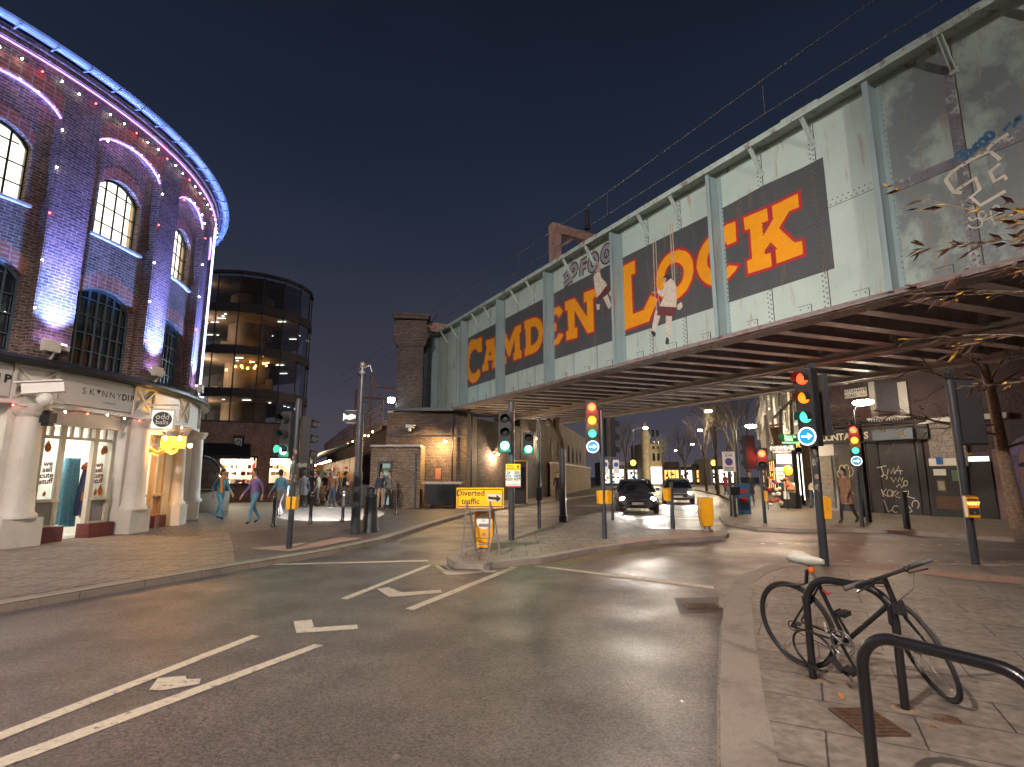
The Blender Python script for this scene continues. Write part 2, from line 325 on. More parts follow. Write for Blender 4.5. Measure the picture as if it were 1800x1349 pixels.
# ---------------------------------------------------------------- ground, roads, pavements
mb = MB(); mb.add([(-300, -60, 0), (300, -60, 0), (300, 600, 0), (-300, 600, 0)], [(0, 1, 2, 3)]); tag(mb.build('road', asphalt), kind='structure')
def v2(p): return (p[0], p[1])
def pave(name, pts, mt, h=.1):
    mb = MB(); mb.poly([(p[0], p[1], h) for p in pts], .3, (0, 0, -1)); return tag(mb.build(name, mt), kind='structure')
def kerb(pts, w, inside, name='kerb', h=.1, mt=granite):
    """kerb stones along pts (road edge); inside = +1 if the pavement is on the left of the path"""
    mb = MB(); P = [Vector((p[0], p[1])) for p in pts]; I = []
    for i, p in enumerate(P):
        d = (P[min(i+1, len(P)-1)]-P[max(0, i-1)]).normalized(); I.append(p+Vector((-d.y, d.x))*inside*w)
    P = [p-(q-p).normalized()*.004 for p, q in zip(P, I)]
    for i in range(len(P)-1):
        L_ = (P[i+1]-P[i]).length; k = max(1, round(L_/.9))
        for j in range(k):
            a, b = j/k, (j+1)/k; g = .006/max(L_, .01)
            o0 = P[i].lerp(P[i+1], a+g); o1 = P[i].lerp(P[i+1], b-g); i0 = I[i].lerp(I[i+1], a+g); i1 = I[i].lerp(I[i+1], b-g)
            mb.add([(*o0, -.01), (*o1, -.01), (*i1, -.01), (*i0, -.01), (*o0, h-.012), (*o1, h-.012), (*o0.lerp(i0, .08), h+.004), (*o1.lerp(i1, .08), h+.004), (*i1, h+.004), (*i0, h+.004)],
                   [(0, 1, 5, 4), (4, 5, 7, 6), (6, 7, 8, 9), (2, 3, 9, 8), (0, 4, 6, 9, 3), (1, 2, 8, 7, 5)])
    return tag(mb.build(name, mt), kind='structure')
KL = [(-9.6, -12), (-7.9, 0)]+[v2(G(*p, .1)) for p in [(0, 1063), (255, 1020), (509, 979), (587, 966), (680, 946), (760, 920), (820, 903), (900, 890), (1000, 876)]]+[(9.3, 52), (26, 100)]
pave('pavement', KL+[(-60, 100), (-60, -12)], pavers)
kerb(KL, .28, 1)
# slab strip in front of the shop
mb = MB(); mb.poly([(p[0], p[1], .104) for p in [(-9.9, -10), (-8.2, 0)]+[v2(G(*p, .1)+Vector((-.32, .1, 0))) for p in [(0, 1063), (255, 1020), (440, 990)]]+[(-6.5, 13), (-9.6, 18.5), (-14, 18), (-14, -10)]]); tag(mb.build('pavement_slabs', slabs2), kind='structure')
mb = MB(); mb.poly([(p[0], p[1], .108) for p in [v2(G(*p, .1)) for p in [(320, 945), (440, 935), (640, 918), (700, 904), (735, 896), (640, 892), (300, 890)]]+[(-30, 60), (-50, 40), (-30, 22)]]); tag(mb.build('cobbled_yard', cobbles), kind='structure')
KR = [(.15, -12), (.45, 0)]+[v2(G(*p, .1)) for p in [(1262, 1349), (1262, 1200), (1268, 1100), (1275, 1050), (1290, 1018), (1318, 1002), (1352, 993), (1400, 990), (1500, 989.5), (1600, 989), (1700, 990), (1800, 991)]]+[(14, 9.0), (22, 4)]
pave('pavement', KR+[(30, -12)], slabs)
kerb(KR, .30, -1)
KF = [(30, 100)]+[v2(G(*p, .1)) for p in [(1240, 864.6), (1269, 871), (1290, 882), (1292, 892), (1275, 900), (1264, 908), (1268, 914), (1284.5, 919), (1329, 927), (1400, 930), (1500, 930), (1560, 932), (1640, 937), (1720, 942), (1800, 948)]]+[(20, 6.6), (30, -4)]
pave('pavement', KF+[(80, -4), (80, 100)], slabs2)
kerb(KF, .28, 1)
ISL = [v2(G(*p, .1)) for p in [(786, 980), (800, 989), (850, 991), (950, 981), (1000, 972), (1050, 963), (1150, 950), (1275, 942), (1281, 937), (1274, 933), (1207, 931), (1145, 930), (1108, 919), (1091, 908), (1104, 890), (1085, 893), (1060, 899), (1000, 912), (940, 930), (870, 950), (800, 970)]]
pave('traffic_island', ISL, slabs2); kerb(ISL+[ISL[0]], .2, 1)
# tactile paving at the crossing
def tact(pts, label):
    mb = MB(); P = [G(*p, .1) for p in pts]; mb.poly([(p.x, p.y, .106) for p in P]); x0 = min(p.x for p in P); x1 = max(p.x for p in P); y0 = min(p.y for p in P); y1 = max(p.y for p in P)
    def inside(x, y):
        c = False; n = len(P)
        for i in range(n):
            a, b = P[i], P[i-1]
            if (a.y > y) != (b.y > y) and x < (b.x-a.x)*(y-a.y)/(b.y-a.y)+a.x: c = not c
        return c
    x = x0
    while x < x1:
        y = y0
        while y < y1:
            if inside(x, y): mb.add([(x-.016, y-.016, .106), (x+.016, y-.016, .106), (x+.016, y+.016, .106), (x-.016, y+.016, .106), (x, y, .114)], [(0, 1, 4), (1, 2, 4), (2, 3, 4), (3, 0, 4)])
            y += .067
        x += .067
    tag(mb.build('tactile_paving', tactile), kind='structure')
tact([(1480, 996), (1560, 993), (1640, 1003), (1800, 1016), (1830, 1030), (1700, 1020), (1600, 1006), (1540, 1002)], '')
tact([(1100, 950), (1180, 942), (1250, 938), (1255, 941), (1150, 950), (1080, 958)], '')
tact([(440, 965), (509, 958), (600, 945), (640, 946), (560, 962), (509, 970)], '')
# painted markings
def mark(pts, m=whitep, z=.004):
    mb.poly([tuple(G(*p, 0))[:2]+(z,) for p in pts])
mb = MB()
for P in [[(443, 1117), (457, 1119), (0, 1302), (-70, 1330), (-70, 1315), (0, 1288)], [(552, 1133.5), (569, 1135), (60, 1330), (-60, 1372), (-60, 1358), (0, 1334)],
          [(516, 1093), (548, 1090), (552, 1104), (628, 1099), (629, 1106.5), (521, 1114)], [(262, 1214), (278, 1193), (326, 1189), (328, 1195), (353, 1194), (350, 1203), (288, 1214)],
          [(598, 1053), (610, 1054.6), (761, 994), (754, 992.5)], [(662, 1035.5), (683, 1033), (707, 1042), (775, 1037.5), (777, 1042.5), (704, 1049), (684, 1050)],
          [(760, 995), (779, 994.5), (800, 1004), (871, 1002), (873, 1005.5), (800, 1011), (785, 1011)], [(712, 1071), (727, 1073), (912, 997.5), (900, 996.5)],
          [(937, 993.5), (1254, 1031), (1256, 1036), (942, 996.5)], [(455, 992.5), (752, 985), (753, 987.5), (455, 994.5)],
          [(1092, 911), (1250, 911.5), (1250, 913), (1092, 912.5)], [(1010, 889), (1080, 889), (1080, 890), (1010, 890)], [(1250, 872), (1215, 905), (1218, 905), (1252, 872)]]: mark(P)
tag(mb.build('road_marking', whitep), kind='structure')
mb = MB()
def lines(path, offs, w=.07, z=.004):
    P = [Vector(p) for p in path]
    for o in offs:
        q = [];
        for i, p in enumerate(P):
            d = (P[min(i+1, len(P)-1)]-P[max(0, i-1)]).normalized(); q.append(p+Vector((-d.y, d.x))*o)
        for i in range(len(q)-1):
            d = (q[i+1]-q[i]).normalized(); n = Vector((-d.y, d.x))*w/2
            mb.add([(*(q[i]-n), z), (*(q[i+1]-n), z), (*(q[i+1]+n), z), (*(q[i]+n), z)], [(0, 1, 2, 3)])
lines(KF[:12], (-.25, -.45)); lines([ISL[i] for i in (10, 11, 12, 13, 14)], (-.2, -.38)); lines(ISL[:7], (-.18, -.34)); lines(KL[6:10], (-.22,))
tag(mb.build('road_edge_lines', yellowp), kind='structure')
# crossing studs
mb = MB()
for k in range(12):
    for yy in (0, 2.6):
        a = Vector((6.0, 10.8+yy)).lerp(Vector((10.5, 10.6+yy)), k/11); mb.add([(a.x-.05, a.y-.05, .005), (a.x+.05, a.y-.05, .005), (a.x+.05, a.y+.05, .005), (a.x-.05, a.y+.05, .005)], [(0, 1, 2, 3)])
tag(mb.build('crossing_studs', whitep), kind='structure')
# ================================================================ THE RAILWAY BRIDGE
ZB, ZT = 5.0, 9.5
UL, UR = -27.2, 14.0
br = thing('railway_bridge', 'pale green riveted steel railway bridge with orange CAMDEN LOCK lettering, spanning the road', 'bridge', BP(-8, 0))
def bp2(u, z, out=0): return BP(u, z, out)
stiff_u = [-25.1, -21.25, -17.4, -13.55, -9.6, -5.72, -1.8, 2.1, 6.0, 9.9]
# rivets are coloured by what is painted where they sit
BANDL, BANDR = -21.95, -2.95
b_tl = BR(812, 600); b_bl = BR(812, 687); b_bl2 = BR(835, 679)
top_l = 8.50; bot_l = 5.95
def band_top(u):
    P = [(-21.95, 8.5), (-9.5, 8.55), (-5.6, 8.5), (-4.4, 8.55), (-2.95, 8.47)]
    for (a, b), (c, d) in zip(P, P[1:]):
        if a <= u <= c: return b+(d-b)*(u-a)/(c-a)
    return 8.5
def band_bot(u): return 5.93
letters = []
def cz(ox, oy, k): return lambda pts: [BR(ox+x/k, oy+y/k) for x, y in pts]
c2 = cz(810, 540, 8.433); c3 = cz(960, 480, 7.494); c4 = cz(1080, 360, 5.622); c5 = cz(1200, 320, 6.745); px = cz(0, 0, 1)
letters.append((c2([(312, 450), (318, 660), (258, 672), (250, 640), (215, 622), (180, 640), (148, 700), (130, 780), (130, 880), (150, 960), (180, 990), (215, 980), (245, 950), (265, 910), (294, 970), (285, 1030), (245, 1090), (205, 1125), (165, 1125), (125, 1085), (92, 1000), (78, 900), (78, 800), (92, 670), (120, 560), (150, 505), (175, 487), (205, 482), (235, 490), (262, 465)]), []))
letters.append((c2([(375, 500), (503, 458), (503, 568), (515, 600), (548, 785), (553, 780), (553, 885), (465, 915), (462, 838), (480, 830), (474, 780), (402, 800), (395, 835), (412, 830), (412, 935), (320, 965), (322, 865), (345, 850), (393, 582), (376, 582)]), [c2([(430, 645), (465, 705), (415, 728)])]))
letters.append((c2([(583, 408), (665, 372), (718, 520), (805, 300), (897, 258), (897, 370), (872, 385), (882, 640), (904, 645), (906, 750), (785, 795), (780, 688), (803, 680), (803, 490), (728, 735), (710, 735), (652, 560), (658, 730), (678, 735), (678, 838), (590, 868), (585, 775), (603, 768), (598, 510), (583, 515)]), []))
letters.append((c2([(945, 215), (1060, 165), (1120, 155), (1175, 190), (1210, 260), (1222, 380), (1210, 500), (1170, 600), (1130, 650), (1080, 685), (950, 730), (950, 625), (970, 612), (962, 322), (947, 325)]), [c2([(1038, 300), (1040, 578), (1100, 548), (1140, 490), (1158, 420), (1150, 340), (1115, 290), (1080, 287)])]))
letters.append((px([(957.6, 550.5), (983, 538.5), (990, 546.5), (983, 560), (979, 553), (970, 557), (970, 572), (978, 568), (978.5, 581), (970.5, 585), (971, 600), (977, 597), (983, 586), (991.5, 588), (983, 604.5), (958.8, 613.5), (958, 598), (962.4, 596), (962.2, 563.5), (957.6, 565)]), []))
letters.append((c3([(250, 385), (378, 333), (545, 588), (540, 380), (500, 393), (500, 265), (655, 205), (660, 315), (620, 330), (635, 768), (550, 797), (375, 490), (378, 725), (415, 722), (412, 852), (268, 892), (268, 773), (298, 765), (285, 492), (252, 502)]), []))
letters.append((c4([(35, 635), (203, 553), (208, 682), (168, 697), (185, 1082), (290, 1042), (360, 893), (433, 935), (345, 1152), (52, 1262), (50, 1130), (88, 1115), (80, 745), (38, 757)]), []))
O_out = [(640, 447), (700, 457), (745, 492), (775, 550), (786, 640), (767, 740), (722, 840), (662, 910), (600, 945), (540, 957), (485, 940), (440, 890), (415, 800), (420, 700), (445, 610), (500, 520), (570, 465)]
O_in = [(600, 572), (650, 580), (685, 625), (690, 690), (670, 760), (630, 812), (580, 833), (530, 800), (502, 740), (500, 680), (525, 620), (560, 585)]
def smooth(P):
    o = []
    for i in range(len(P)):
        a = P[i-1]; b = P[i]; c = P[(i+1) % len(P)]; o += [tuple(b[k]*.75+a[k]*.25*.5+b[k]*.25*.5 for k in (0, 1)), tuple(b[k]*.75+c[k]*.25*.5+b[k]*.25*.5 for k in (0, 1))]
    return o
letters.append((c4(smooth(O_out)), [c4(smooth(O_in))]))
letters.append((c5([(628, 470), (640, 705), (535, 752), (505, 715), (470, 700), (430, 712), (388, 742), (350, 785), (318, 835), (300, 885), (293, 940), (297, 990), (330, 1045), (365, 1070), (400, 1078), (440, 1072), (490, 1045), (555, 990), (658, 1000), (620, 1062), (565, 1125), (500, 1185), (420, 1230), (370, 1237), (320, 1225), (270, 1198), (225, 1155), (190, 1095), (168, 1020), (170, 950), (190, 865), (220, 795), (250, 740), (300, 675), (350, 622), (395, 588), (430, 572), (480, 556), (515, 512)]), []))
letters.append((c5([(725, 430), (1002, 313), (1018, 460), (940, 487), (955, 648), (1088, 420), (1072, 425), (1062, 290), (1368, 138), (1382, 300), (1265, 350), (1145, 550), (1330, 722), (1417, 700), (1432, 857), (1117, 970), (1103, 803), (1132, 797), (1045, 715), (968, 830), (985, 857), (1048, 842), (1060, 1002), (778, 1092), (768, 937), (827, 915), (803, 560), (740, 577)]), []))
def inpoly(u, z, P):
    c = False
    for i in range(len(P)):
        a, b = P[i], P[i-1]
        if (a[1] > z) != (b[1] > z) and u < (b[0]-a[0])*(z-a[1])/(b[1]-a[1])+a[0]: c = not c
    return c
offs = [(offset_poly(o, .075), [offset_poly(h, -.075) for h in hs]) for o, hs in letters]
def paint_at(u, z):
    for (o, hs), (ro, rhs) in zip(letters, offs):
        if inpoly(u, z, o) and not any(inpoly(u, z, h) for h in hs): return 2
        if inpoly(u, z, ro) and not any(inpoly(u, z, h) for h in rhs): return 3
    if BANDL < u < BANDR and band_bot(u) < z < band_top(u): return 1
    return 0
def rivet(mb, P, r, n, X, Z, mi=0, k=6):
    o = len(mb.v); V = []
    for rr, hh in ((r, 0), (r*.72, r*.55)):
        for i in range(k): a = 2*math.pi*i/k; V.append(P+X*(rr*math.cos(a))+Z*(rr*math.sin(a))+n*hh)
    V.append(P+n*r*.75); F = [(i, (i+1) % k, k+(i+1) % k, k+i) for i in range(k)]+[(k+i, k+(i+1) % k, 2*k) for i in range(k)]
    mb.add(V, F, mi, sm=True)
Zv = Vector((0, 0, 1))
# web panels, one per bay
edges = [UL]+stiff_u+[UR]
seam_us = []
for i in range(len(edges)-1):
    a, b = edges[i], edges[i+1]
    grey = a > -2.0
    base = bgrey if grey else bpaint
    mb = MB(); mb.box((BP((a+b)/2, (ZB+ZT)/2, -.015)), (b-a-.0, .03, ZT-ZB), Matrix((BD, BN, Zv)).transposed())
    # lapped splice strips and rivets at the seams
    ks = [a+.10]+[a+(b-a)*t for t in (1/3, 2/3)]+[b-.10]
    lim = 1 if not grey else 1
    for q, u in enumerate(ks):
        if q in (1, 2): mb.box(BP(u, (ZB+ZT)/2, .0015), (.02, .003, ZT-ZB-.1), Matrix((BD, BN, Zv)).transposed(), mi=4)
        seam_us.append(u)
        if grey: mb.box(BP(u-.09, (ZB+ZT)/2, .0012), (.19, .003, ZT-ZB-.1), Matrix((BD, BN, Zv)).transposed(), mi=6)
        z = ZB+.16; row = 0
        while z < ZT-.15:
            for du in ((-.12, -.05) if q in (1, 2) else ((0,))):
                zz = z+(.055 if du == -.05 else 0); mi = paint_at(u+du, zz)
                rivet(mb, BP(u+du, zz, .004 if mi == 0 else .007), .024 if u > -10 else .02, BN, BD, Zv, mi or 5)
            z += .115 if u > -14 else .15
    for q in range(3):
        z = 7.15+(.25 if (i*3+q) % 4 == 0 else 0)-(.1 if (i+q) % 3 == 0 else 0); u0, u1 = ks[q]+.05, ks[q+1]-.14
        if (i*3+q) % 5 == 3 and not grey: continue
        mi = paint_at((u0+u1)/2, z); u = u0+.05
        if grey or mi == 0: mb.box(BP((u0+u1)/2, z, .001), (u1-u0, .003, .2), Matrix((BD, BN, Zv)).transposed(), mi=6 if grey else 0)
        mb.box(BP((u0+u1)/2, z-.105, .0045), (u1-u0, .003, .012), Matrix((BD, BN, Zv)).transposed(), mi=4)
        while u < u1:
            for dz in (-.05, .05):
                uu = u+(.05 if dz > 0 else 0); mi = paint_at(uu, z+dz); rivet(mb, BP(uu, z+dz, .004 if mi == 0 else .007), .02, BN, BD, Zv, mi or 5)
            u += .11
    if i < 9:
        u = a+.1
        while u < b:
            rivet(mb, BP(u, ZT-.12, .004), .016, BN, BD, Zv, 0); u += .13
    # cleats along the foot of the web
    for q in range(3):
        uc = ks[q]+.62+(.12 if q % 2 else 0)
        mb.box(BP(uc, ZB+.17, .008), (.3, .016, .26), Matrix((BD, BN, Zv)).transposed(), mi=0)
        for du in (-.09, .09):
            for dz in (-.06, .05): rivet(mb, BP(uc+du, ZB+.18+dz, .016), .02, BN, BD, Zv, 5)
        mb.box(BP(uc, ZB+.305, .009), (.31, .018, .010), Matrix((BD, BN, Zv)).transposed(), mi=4)
        mb.box(BP(uc+.155, ZB+.17, .008), (.008, .018, .27), Matrix((BD, BN, Zv)).transposed(), mi=4)
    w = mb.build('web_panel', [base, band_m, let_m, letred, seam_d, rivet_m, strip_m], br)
    if grey: w['label'] = 'bridge side panel patched over in darker grey paint'
mb = MB()
us = [BANDL+(BANDR-BANDL)*i/40 for i in range(41)]
mb.poly([tuple(BP(u, band_bot(u), .005)) for u in us]+[tuple(BP(u, band_top(u), .005)) for u in reversed(us)]); mb.build('painted_band', band_m, br)
for (o, hs), (ro, rhs) in zip(letters, offs):
    mb = MB()
    for lo_, lr_ in [(o, ro)]+list(zip(hs, rhs)):
        for i in range(len(lo_)):
            j = (i+1) % len(lo_); oo = .0068+.0006*(i % 3); mb.add([BP(*lo_[i], oo), BP(*lo_[j], oo), BP(*lr_[j], oo), BP(*lr_[i], oo)], [(0, 1, 2, 3)], 1)
    mb.poly([BP(p[0], p[1], .010) for p in o], holes=[[BP(p[0], p[1], .010) for p in h] for h in hs], mi=0)
    mb.build('painted_letter', [let_m, letred], br)
# stiffeners
for u in stiff_u:
    mb = MB(); M = Matrix((BD, BN, Zv)).transposed(); hh = ZT-.12-ZB
    mb.box(BP(u, ZB+hh/2, .20), (.02, .39, hh), M); mb.box(BP(u, ZB+hh/2, .395), (.11, .016, hh-.004), M); mb.box(BP(u+.06, ZB+hh/2, .006), (.12, .014, hh), M); mb.box(BP(u-.06, ZB+hh/2, .006), (.12, .014, hh), M)
    z = ZB+.15
    while z < ZT-.2:
        rivet(mb, BP(u+.085, z, .013), .016, BN, BD, Zv); rivet(mb, BP(u+.011, z+.05, .045), .015, BD, BN, Zv); rivet(mb, BP(u+.011, z+.05, .33), .012, BD, BN, Zv); z += .13
    mb.build('stiffener', bstiff, br)
mb = MB(); M = Matrix((BD, BN, Zv)).transposed(); mb.box(BP(UL+.1, (ZB+ZT)/2-.03, .22), (.24, .5, ZT-ZB-.1), M); mb.build('end_post', bstiff, br)
# top flange with lip, small raking brackets
mb = MB(); uc = (UL+UR)/2; wl = UR-UL
mb.box(BP(uc, ZT+.02, .16), (wl, .62, .04), M); mb.box(BP(uc, ZT-.02, .455), (wl, .018, .15), M); mb.box(BP(uc, ZT-.06, .02), (wl, .04, .11), M); mb.box(BP(uc, ZT+.055, .14), (wl*.62, .52, .03), M)
rr = random.Random(3)
for i in range(46):
    u = UL+rr.random()*wl; mb.box(BP(u, ZT+.075, .3*rr.random()), (.3+rr.random()*.8, .2+.2*rr.random(), .03), M)
u = UL
while u < 3: rivet(mb, BP(u, ZT-.02, .464), .014, BN, BD, Zv); u += .16
mb.build('top_flange', bridge_paint('rusty_flange_paint', (.36, .45, .41), (.20, .13, .10), patch=(.17, .13, .115), pscale=3.5, lo=.55, hi=.62), br)
for i in range(len(stiff_u)-1):
    for t in (1/3, 2/3):
        u = stiff_u[i]+(stiff_u[i+1]-stiff_u[i])*t; mb = MB()
        mb.beam(BP(u, ZT-.03, .43), BP(u, ZT-.62, .03), .075, .018, up=BD.cross(BN) if False else BN+Zv*.8); mb.beam(BP(u+.035, ZT-.03, .45), BP(u+.035, ZT-.62, .05), .014, .06, up=BN+Zv*.8); mb.beam(BP(u-.035, ZT-.03, .45), BP(u-.035, ZT-.62, .05), .014, .06, up=BN+Zv*.8)
        mb.box(BP(u, ZT-.64, .015), (.13, .02, .12), M); mb.build('bracket', bpaint, br)
# bottom flange
mb = MB(); mb.box(BP(uc, ZB-.03, 0), (wl, .62, .06), M); mb.box(BP(uc, ZB+.03, .28), (wl, .03, .04), M); mb.box(BP(uc, ZB-.07, 0), (wl, .5, .03), M)
u = UL
while u < 6:
    for o_ in (-.2, -.07, .07, .2): rivet(mb, BP(u, ZB-.086, o_), .02, -Zv, BD, BN)
    u += .12 if u > -12 else .2
mb.build('bottom_flange', flange_m, br)
# two inner main girders, hangers, cross beams, deck
for dep in (4.9, 8.85):
    mb = MB(); mb.box(BP(uc, ZB+.45, -dep), (wl, .03, 1.1), M); mb.box(BP(uc, ZB-.03, -dep), (wl, .46, .05), M); mb.box(BP(uc, ZB+.18, -dep+.10), (wl, .22, .03), M)
    mb.box(BP(uc, ZB+.12, -dep+.22), (wl, .02, .13), M)
    u = UL
    while u < 4:
        for o_ in (-.15, .15): rivet(mb, BP(u, ZB-.056, -dep+o_), .02, -Zv, BD, BN, k=5)
        u += .17
    u = UL+.4
    while u < 5: mb.box(BP(u, ZB+.33, -dep+.24), (.08, .04, .3), M); u += 1.8
    mb.build('main_girder', soffit, br)
mb = MB(); mb.box(BP(uc, 8.2, -8.87), (wl, .03, 2.7), M); mb.box(BP(uc, 9.5, -8.87), (wl, .5, .05), M); mb.build('far_parapet', bgrey, br)
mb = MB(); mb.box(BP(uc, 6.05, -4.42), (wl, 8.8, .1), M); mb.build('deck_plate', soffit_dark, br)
XD = (-BN*.985+BD*.17).normalized(); XP = XD.cross(Zv)
for i in range(38):
    u = UL+.6+i*.98
    mb = MB()
    for d0, d1 in ((.26, 4.68), (5.12, 8.64)):
        a = BP(u, 0)+XD*(d0/.985); b = BP(u, 0)+XD*(d1/.985)
        mb.beam(a+Zv*5.12, b+Zv*5.12, .30, .03); mb.beam(a+Zv*5.55, b+Zv*5.55, .02, .84)
        mb.beam(a+Zv*5.17+XP*.045, b+Zv*5.17+XP*.045, .07, .07)
        if u > -22 and u < 6:
            n = int((b-a).length/.13)
            for k in range(n):
                P = a.lerp(b, (k+.5)/n)+Zv*5.105
                for o_ in (-.1, .1): rivet(mb, P+XP*(o_ if k % 2 else o_*.9), .018, -Zv, BD, BN, k=4)
            if u > -10:
                for k in range(0, n, 1): rivet(mb, a.lerp(b, (k+.5)/n)+Zv*5.28+XP*.012, .016, XP, BD, Zv, k=4)
    mb.build('cross_beam', soffit, br)
# painters on swings, painted flat on the bridge side
skin_p = mat('painted_skin_tone', (.45, .28, .19), .6); coat_p = mat('painted_white_overall', (.60, .54, .46), .6, var=.35, scale=12, dirt=((.22, .19, .17), 14, .6, .68)); plank_p = mat('painted_maroon_plank', (.13, .035, .035), .6); hair_p = mat('painted_dark_hair', (.03, .03, .035), .7)
rope_p = mat('painted_rope', (.45, .36, .27), .7)
def flat(mb, pts, out, mi): mb.poly([BP(p[0], p[1], out) for p in pts], mi=mi)
def strip(mb, pts, w, out, mi):
    l, r = ribbon2(pts, w)
    for i in range(len(l)-1): mb.add([BP(l[i][0], l[i][1], out), BP(r[i][0], r[i][1], out), BP(r[i+1][0], r[i+1][1], out), BP(l[i+1][0], l[i+1][1], out)], [(0, 1, 2, 3)], mi)
c8 = cz(1120, 460, 8.43); cf = cz(1020, 420, 6.745)
mb = MB()
for P in [[(240, -350), (265, 440), (290, 700)], [(275, -350), (310, 400), (335, 655)], [(495, -560), (515, 0), (530, 250)], [(525, -560), (560, 250), (580, 680)]]: strip(mb, c8(P), .035, .013, 3)
flat(mb, c8([(285, 700), (325, 800), (350, 805), (330, 880), (290, 990), (280, 1035), (228, 1025), (230, 950), (260, 790)]), .0125, 0)
flat(mb, c8([(430, 805), (525, 812), (510, 920), (505, 1010), (490, 1110), (430, 1110), (430, 950)]), .0125, 0)
flat(mb, c8([(385, 320), (430, 300), (500, 250), (530, 270), (560, 310), (585, 370), (592, 560), (585, 680), (340, 665), (360, 610), (410, 520), (385, 515), (345, 510), (318, 480), (298, 440), (310, 415), (370, 430), (410, 380)]), .0155, 0)
flat(mb, c8([(225, 455), (260, 440), (300, 455), (285, 480), (235, 475)]), .0155, 1)
flat(mb, c8([(388, 240), (430, 235), (450, 300), (410, 325), (392, 300)]), .0185, 1)
flat(mb, c8([(388, 240), (420, 205), (470, 198), (505, 228), (500, 255), (460, 290), (445, 310), (430, 300), (455, 255), (410, 240)]), .0215, 4)
flat(mb, c8([(335, 670), (585, 690), (550, 812), (298, 798)]), .0245, 2)
flat(mb, c8([(212, 1030), (250, 1035), (285, 1060), (275, 1112), (250, 1112), (220, 1080)]), .0185, 4); flat(mb, c8([(440, 1120), (462, 1130), (482, 1170), (475, 1225), (450, 1236), (422, 1215), (432, 1160)]), .0185, 4)
flat(mb, c8([(600, 650), (655, 600), (682, 640), (675, 680), (640, 722), (605, 712)]), .0185, 0)
mb.build('painted_figure', [coat_p, skin_p, plank_p, rope_p, hair_p], br)['label'] = 'painted figure in white overalls seated on a maroon plank swing'
mb = MB()
for P in [[(375, 310), (365, 500)], [(402, 280), (390, 520)]]: strip(mb, cf(P), .03, .013, 3)
flat(mb, cf([(200, 395), (215, 290), (240, 290), (246, 340), (235, 405)]), .0125, 1)
flat(mb, cf([(175, 420), (205, 398), (240, 402), (252, 460), (310, 520), (322, 552), (300, 575), (215, 692), (198, 700), (172, 560), (160, 470)]), .0155, 0)
flat(mb, cf([(275, 700), (330, 660), (352, 730), (372, 790), (345, 838), (322, 800)]), .0155, 0); flat(mb, cf([(340, 650), (388, 590), (445, 680), (435, 722), (405, 748)]), .0135, 0)
flat(mb, cf([(200, 700), (345, 553), (388, 580), (238, 728)]), .0215, 2); flat(mb, cf([(195, 775), (237, 778), (232, 838), (202, 847)]), .0155, 0)
mb.build('painted_figure', [coat_p, skin_p, plank_p, rope_p], br)['label'] = 'painted figure in white leaning far forward over a maroon plank'
# graffiti
c6 = cz(960, 400, 11.24); gr1 = mat('lilac_spray_paint', (.28, .25, .27), .6); gr2 = mat('black_spray_paint', (.03, .028, .035), .6); gr3 = mat('blue_spray_paint', (.05, .16, .30), .6, var=.5, scale=4); gr4 = mat('white_spray_paint', (.62, .60, .50), .6, var=.3, scale=4)
st = [[(355, 1005), (430, 880), (480, 1000)], [(355, 1150), (520, 1010)], arc(548, 845, 48, 95, 0, 360, 16, 15), [(700, 965), (705, 790), (712, 690), (815, 625)], [(708, 800), (800, 755)], arc(935, 690, 68, 150, 0, 360, 18, 12), arc(1200, 520, 78, 145, 0, 360, 18, 12), [(1410, 600), (1400, 300), (1330, 345)], ]
mb = MB()
for P in st: strip(mb, c6(P), .27, .012, 1); strip(mb, c6(P), .15, .015, 0)
for P in [[(880, 700), (930, 580), (985, 670)], [(900, 690), (990, 640)], [(1165, 480), (1200, 530), (1235, 450)], [(1200, 530), (1200, 620)]]: strip(mb, c6(P), .05, .015, 1)
mb.build('graffiti', [gr1, gr2], br)['label'] = 'lilac and black 10FOOT graffiti above the dark band'
c7 = cz(1600, 200, 6.13); mb = MB()
for P in [[(450, 520), (580, 385)], [(540, 440), (600, 500)], [(560, 400), (500, 430)], arc(628, 430, 36, 32, 0, 360, 12), [(690, 330), (712, 405)], [(725, 312), (665, 385), (755, 362)], arc(790, 302, 42, 34, 0, 360, 12), arc(857, 240, 46, 36, 0, 360, 12), [(1010, 195), (1080, 100), (1110, 150), (1190, 20)], [(1130, 60), (1210, 55)]]: strip(mb, c7(P), .06, .012, 0)
mb.build('graffiti', [gr3], br)['label'] = 'blue spray tag on the grey bridge panel'
mb = MB()
for P in [[(400, 735), (385, 715), (460, 625), (640, 510), (860, 405), (975, 500)], [(385, 720), (475, 850), (560, 855)], [(500, 830), (560, 790), (705, 695), (755, 820), (655, 905), (760, 990), (1030, 835)], [(970, 540), (862, 628), (908, 735), (1015, 670), (1040, 715)], [(830, 390), (900, 320), (1060, 220)]]: strip(mb, c7(P), .06, .012, 0)
mb.build('graffiti', [gr4], br)['label'] = 'white outlined block graffiti on the last bridge panel'; mb = MB()
for P in [arc(670, 1110, 40, 40, 180, 20, 8), arc(700, 1180, 80, 55, -80, 150, 10), arc(780, 1095, 40, 40, 0, 300, 10), [(870, 1050), (880, 1130), (920, 1200)], arc(930, 1040, 40, 50, 200, 420, 8), [(780, 1160), (1050, 1040), (980, 1180)]]: strip(mb, c7(P), .022, .012, 0)
mb.build('graffiti', [gr4], br)['label'] = 'thin white SEK scrawl on the last bridge panel'
ca = cz(740, 560, 6.744); mb = MB(); ygr = mat('mustard_spray_paint', (.35, .32, .05), .6)
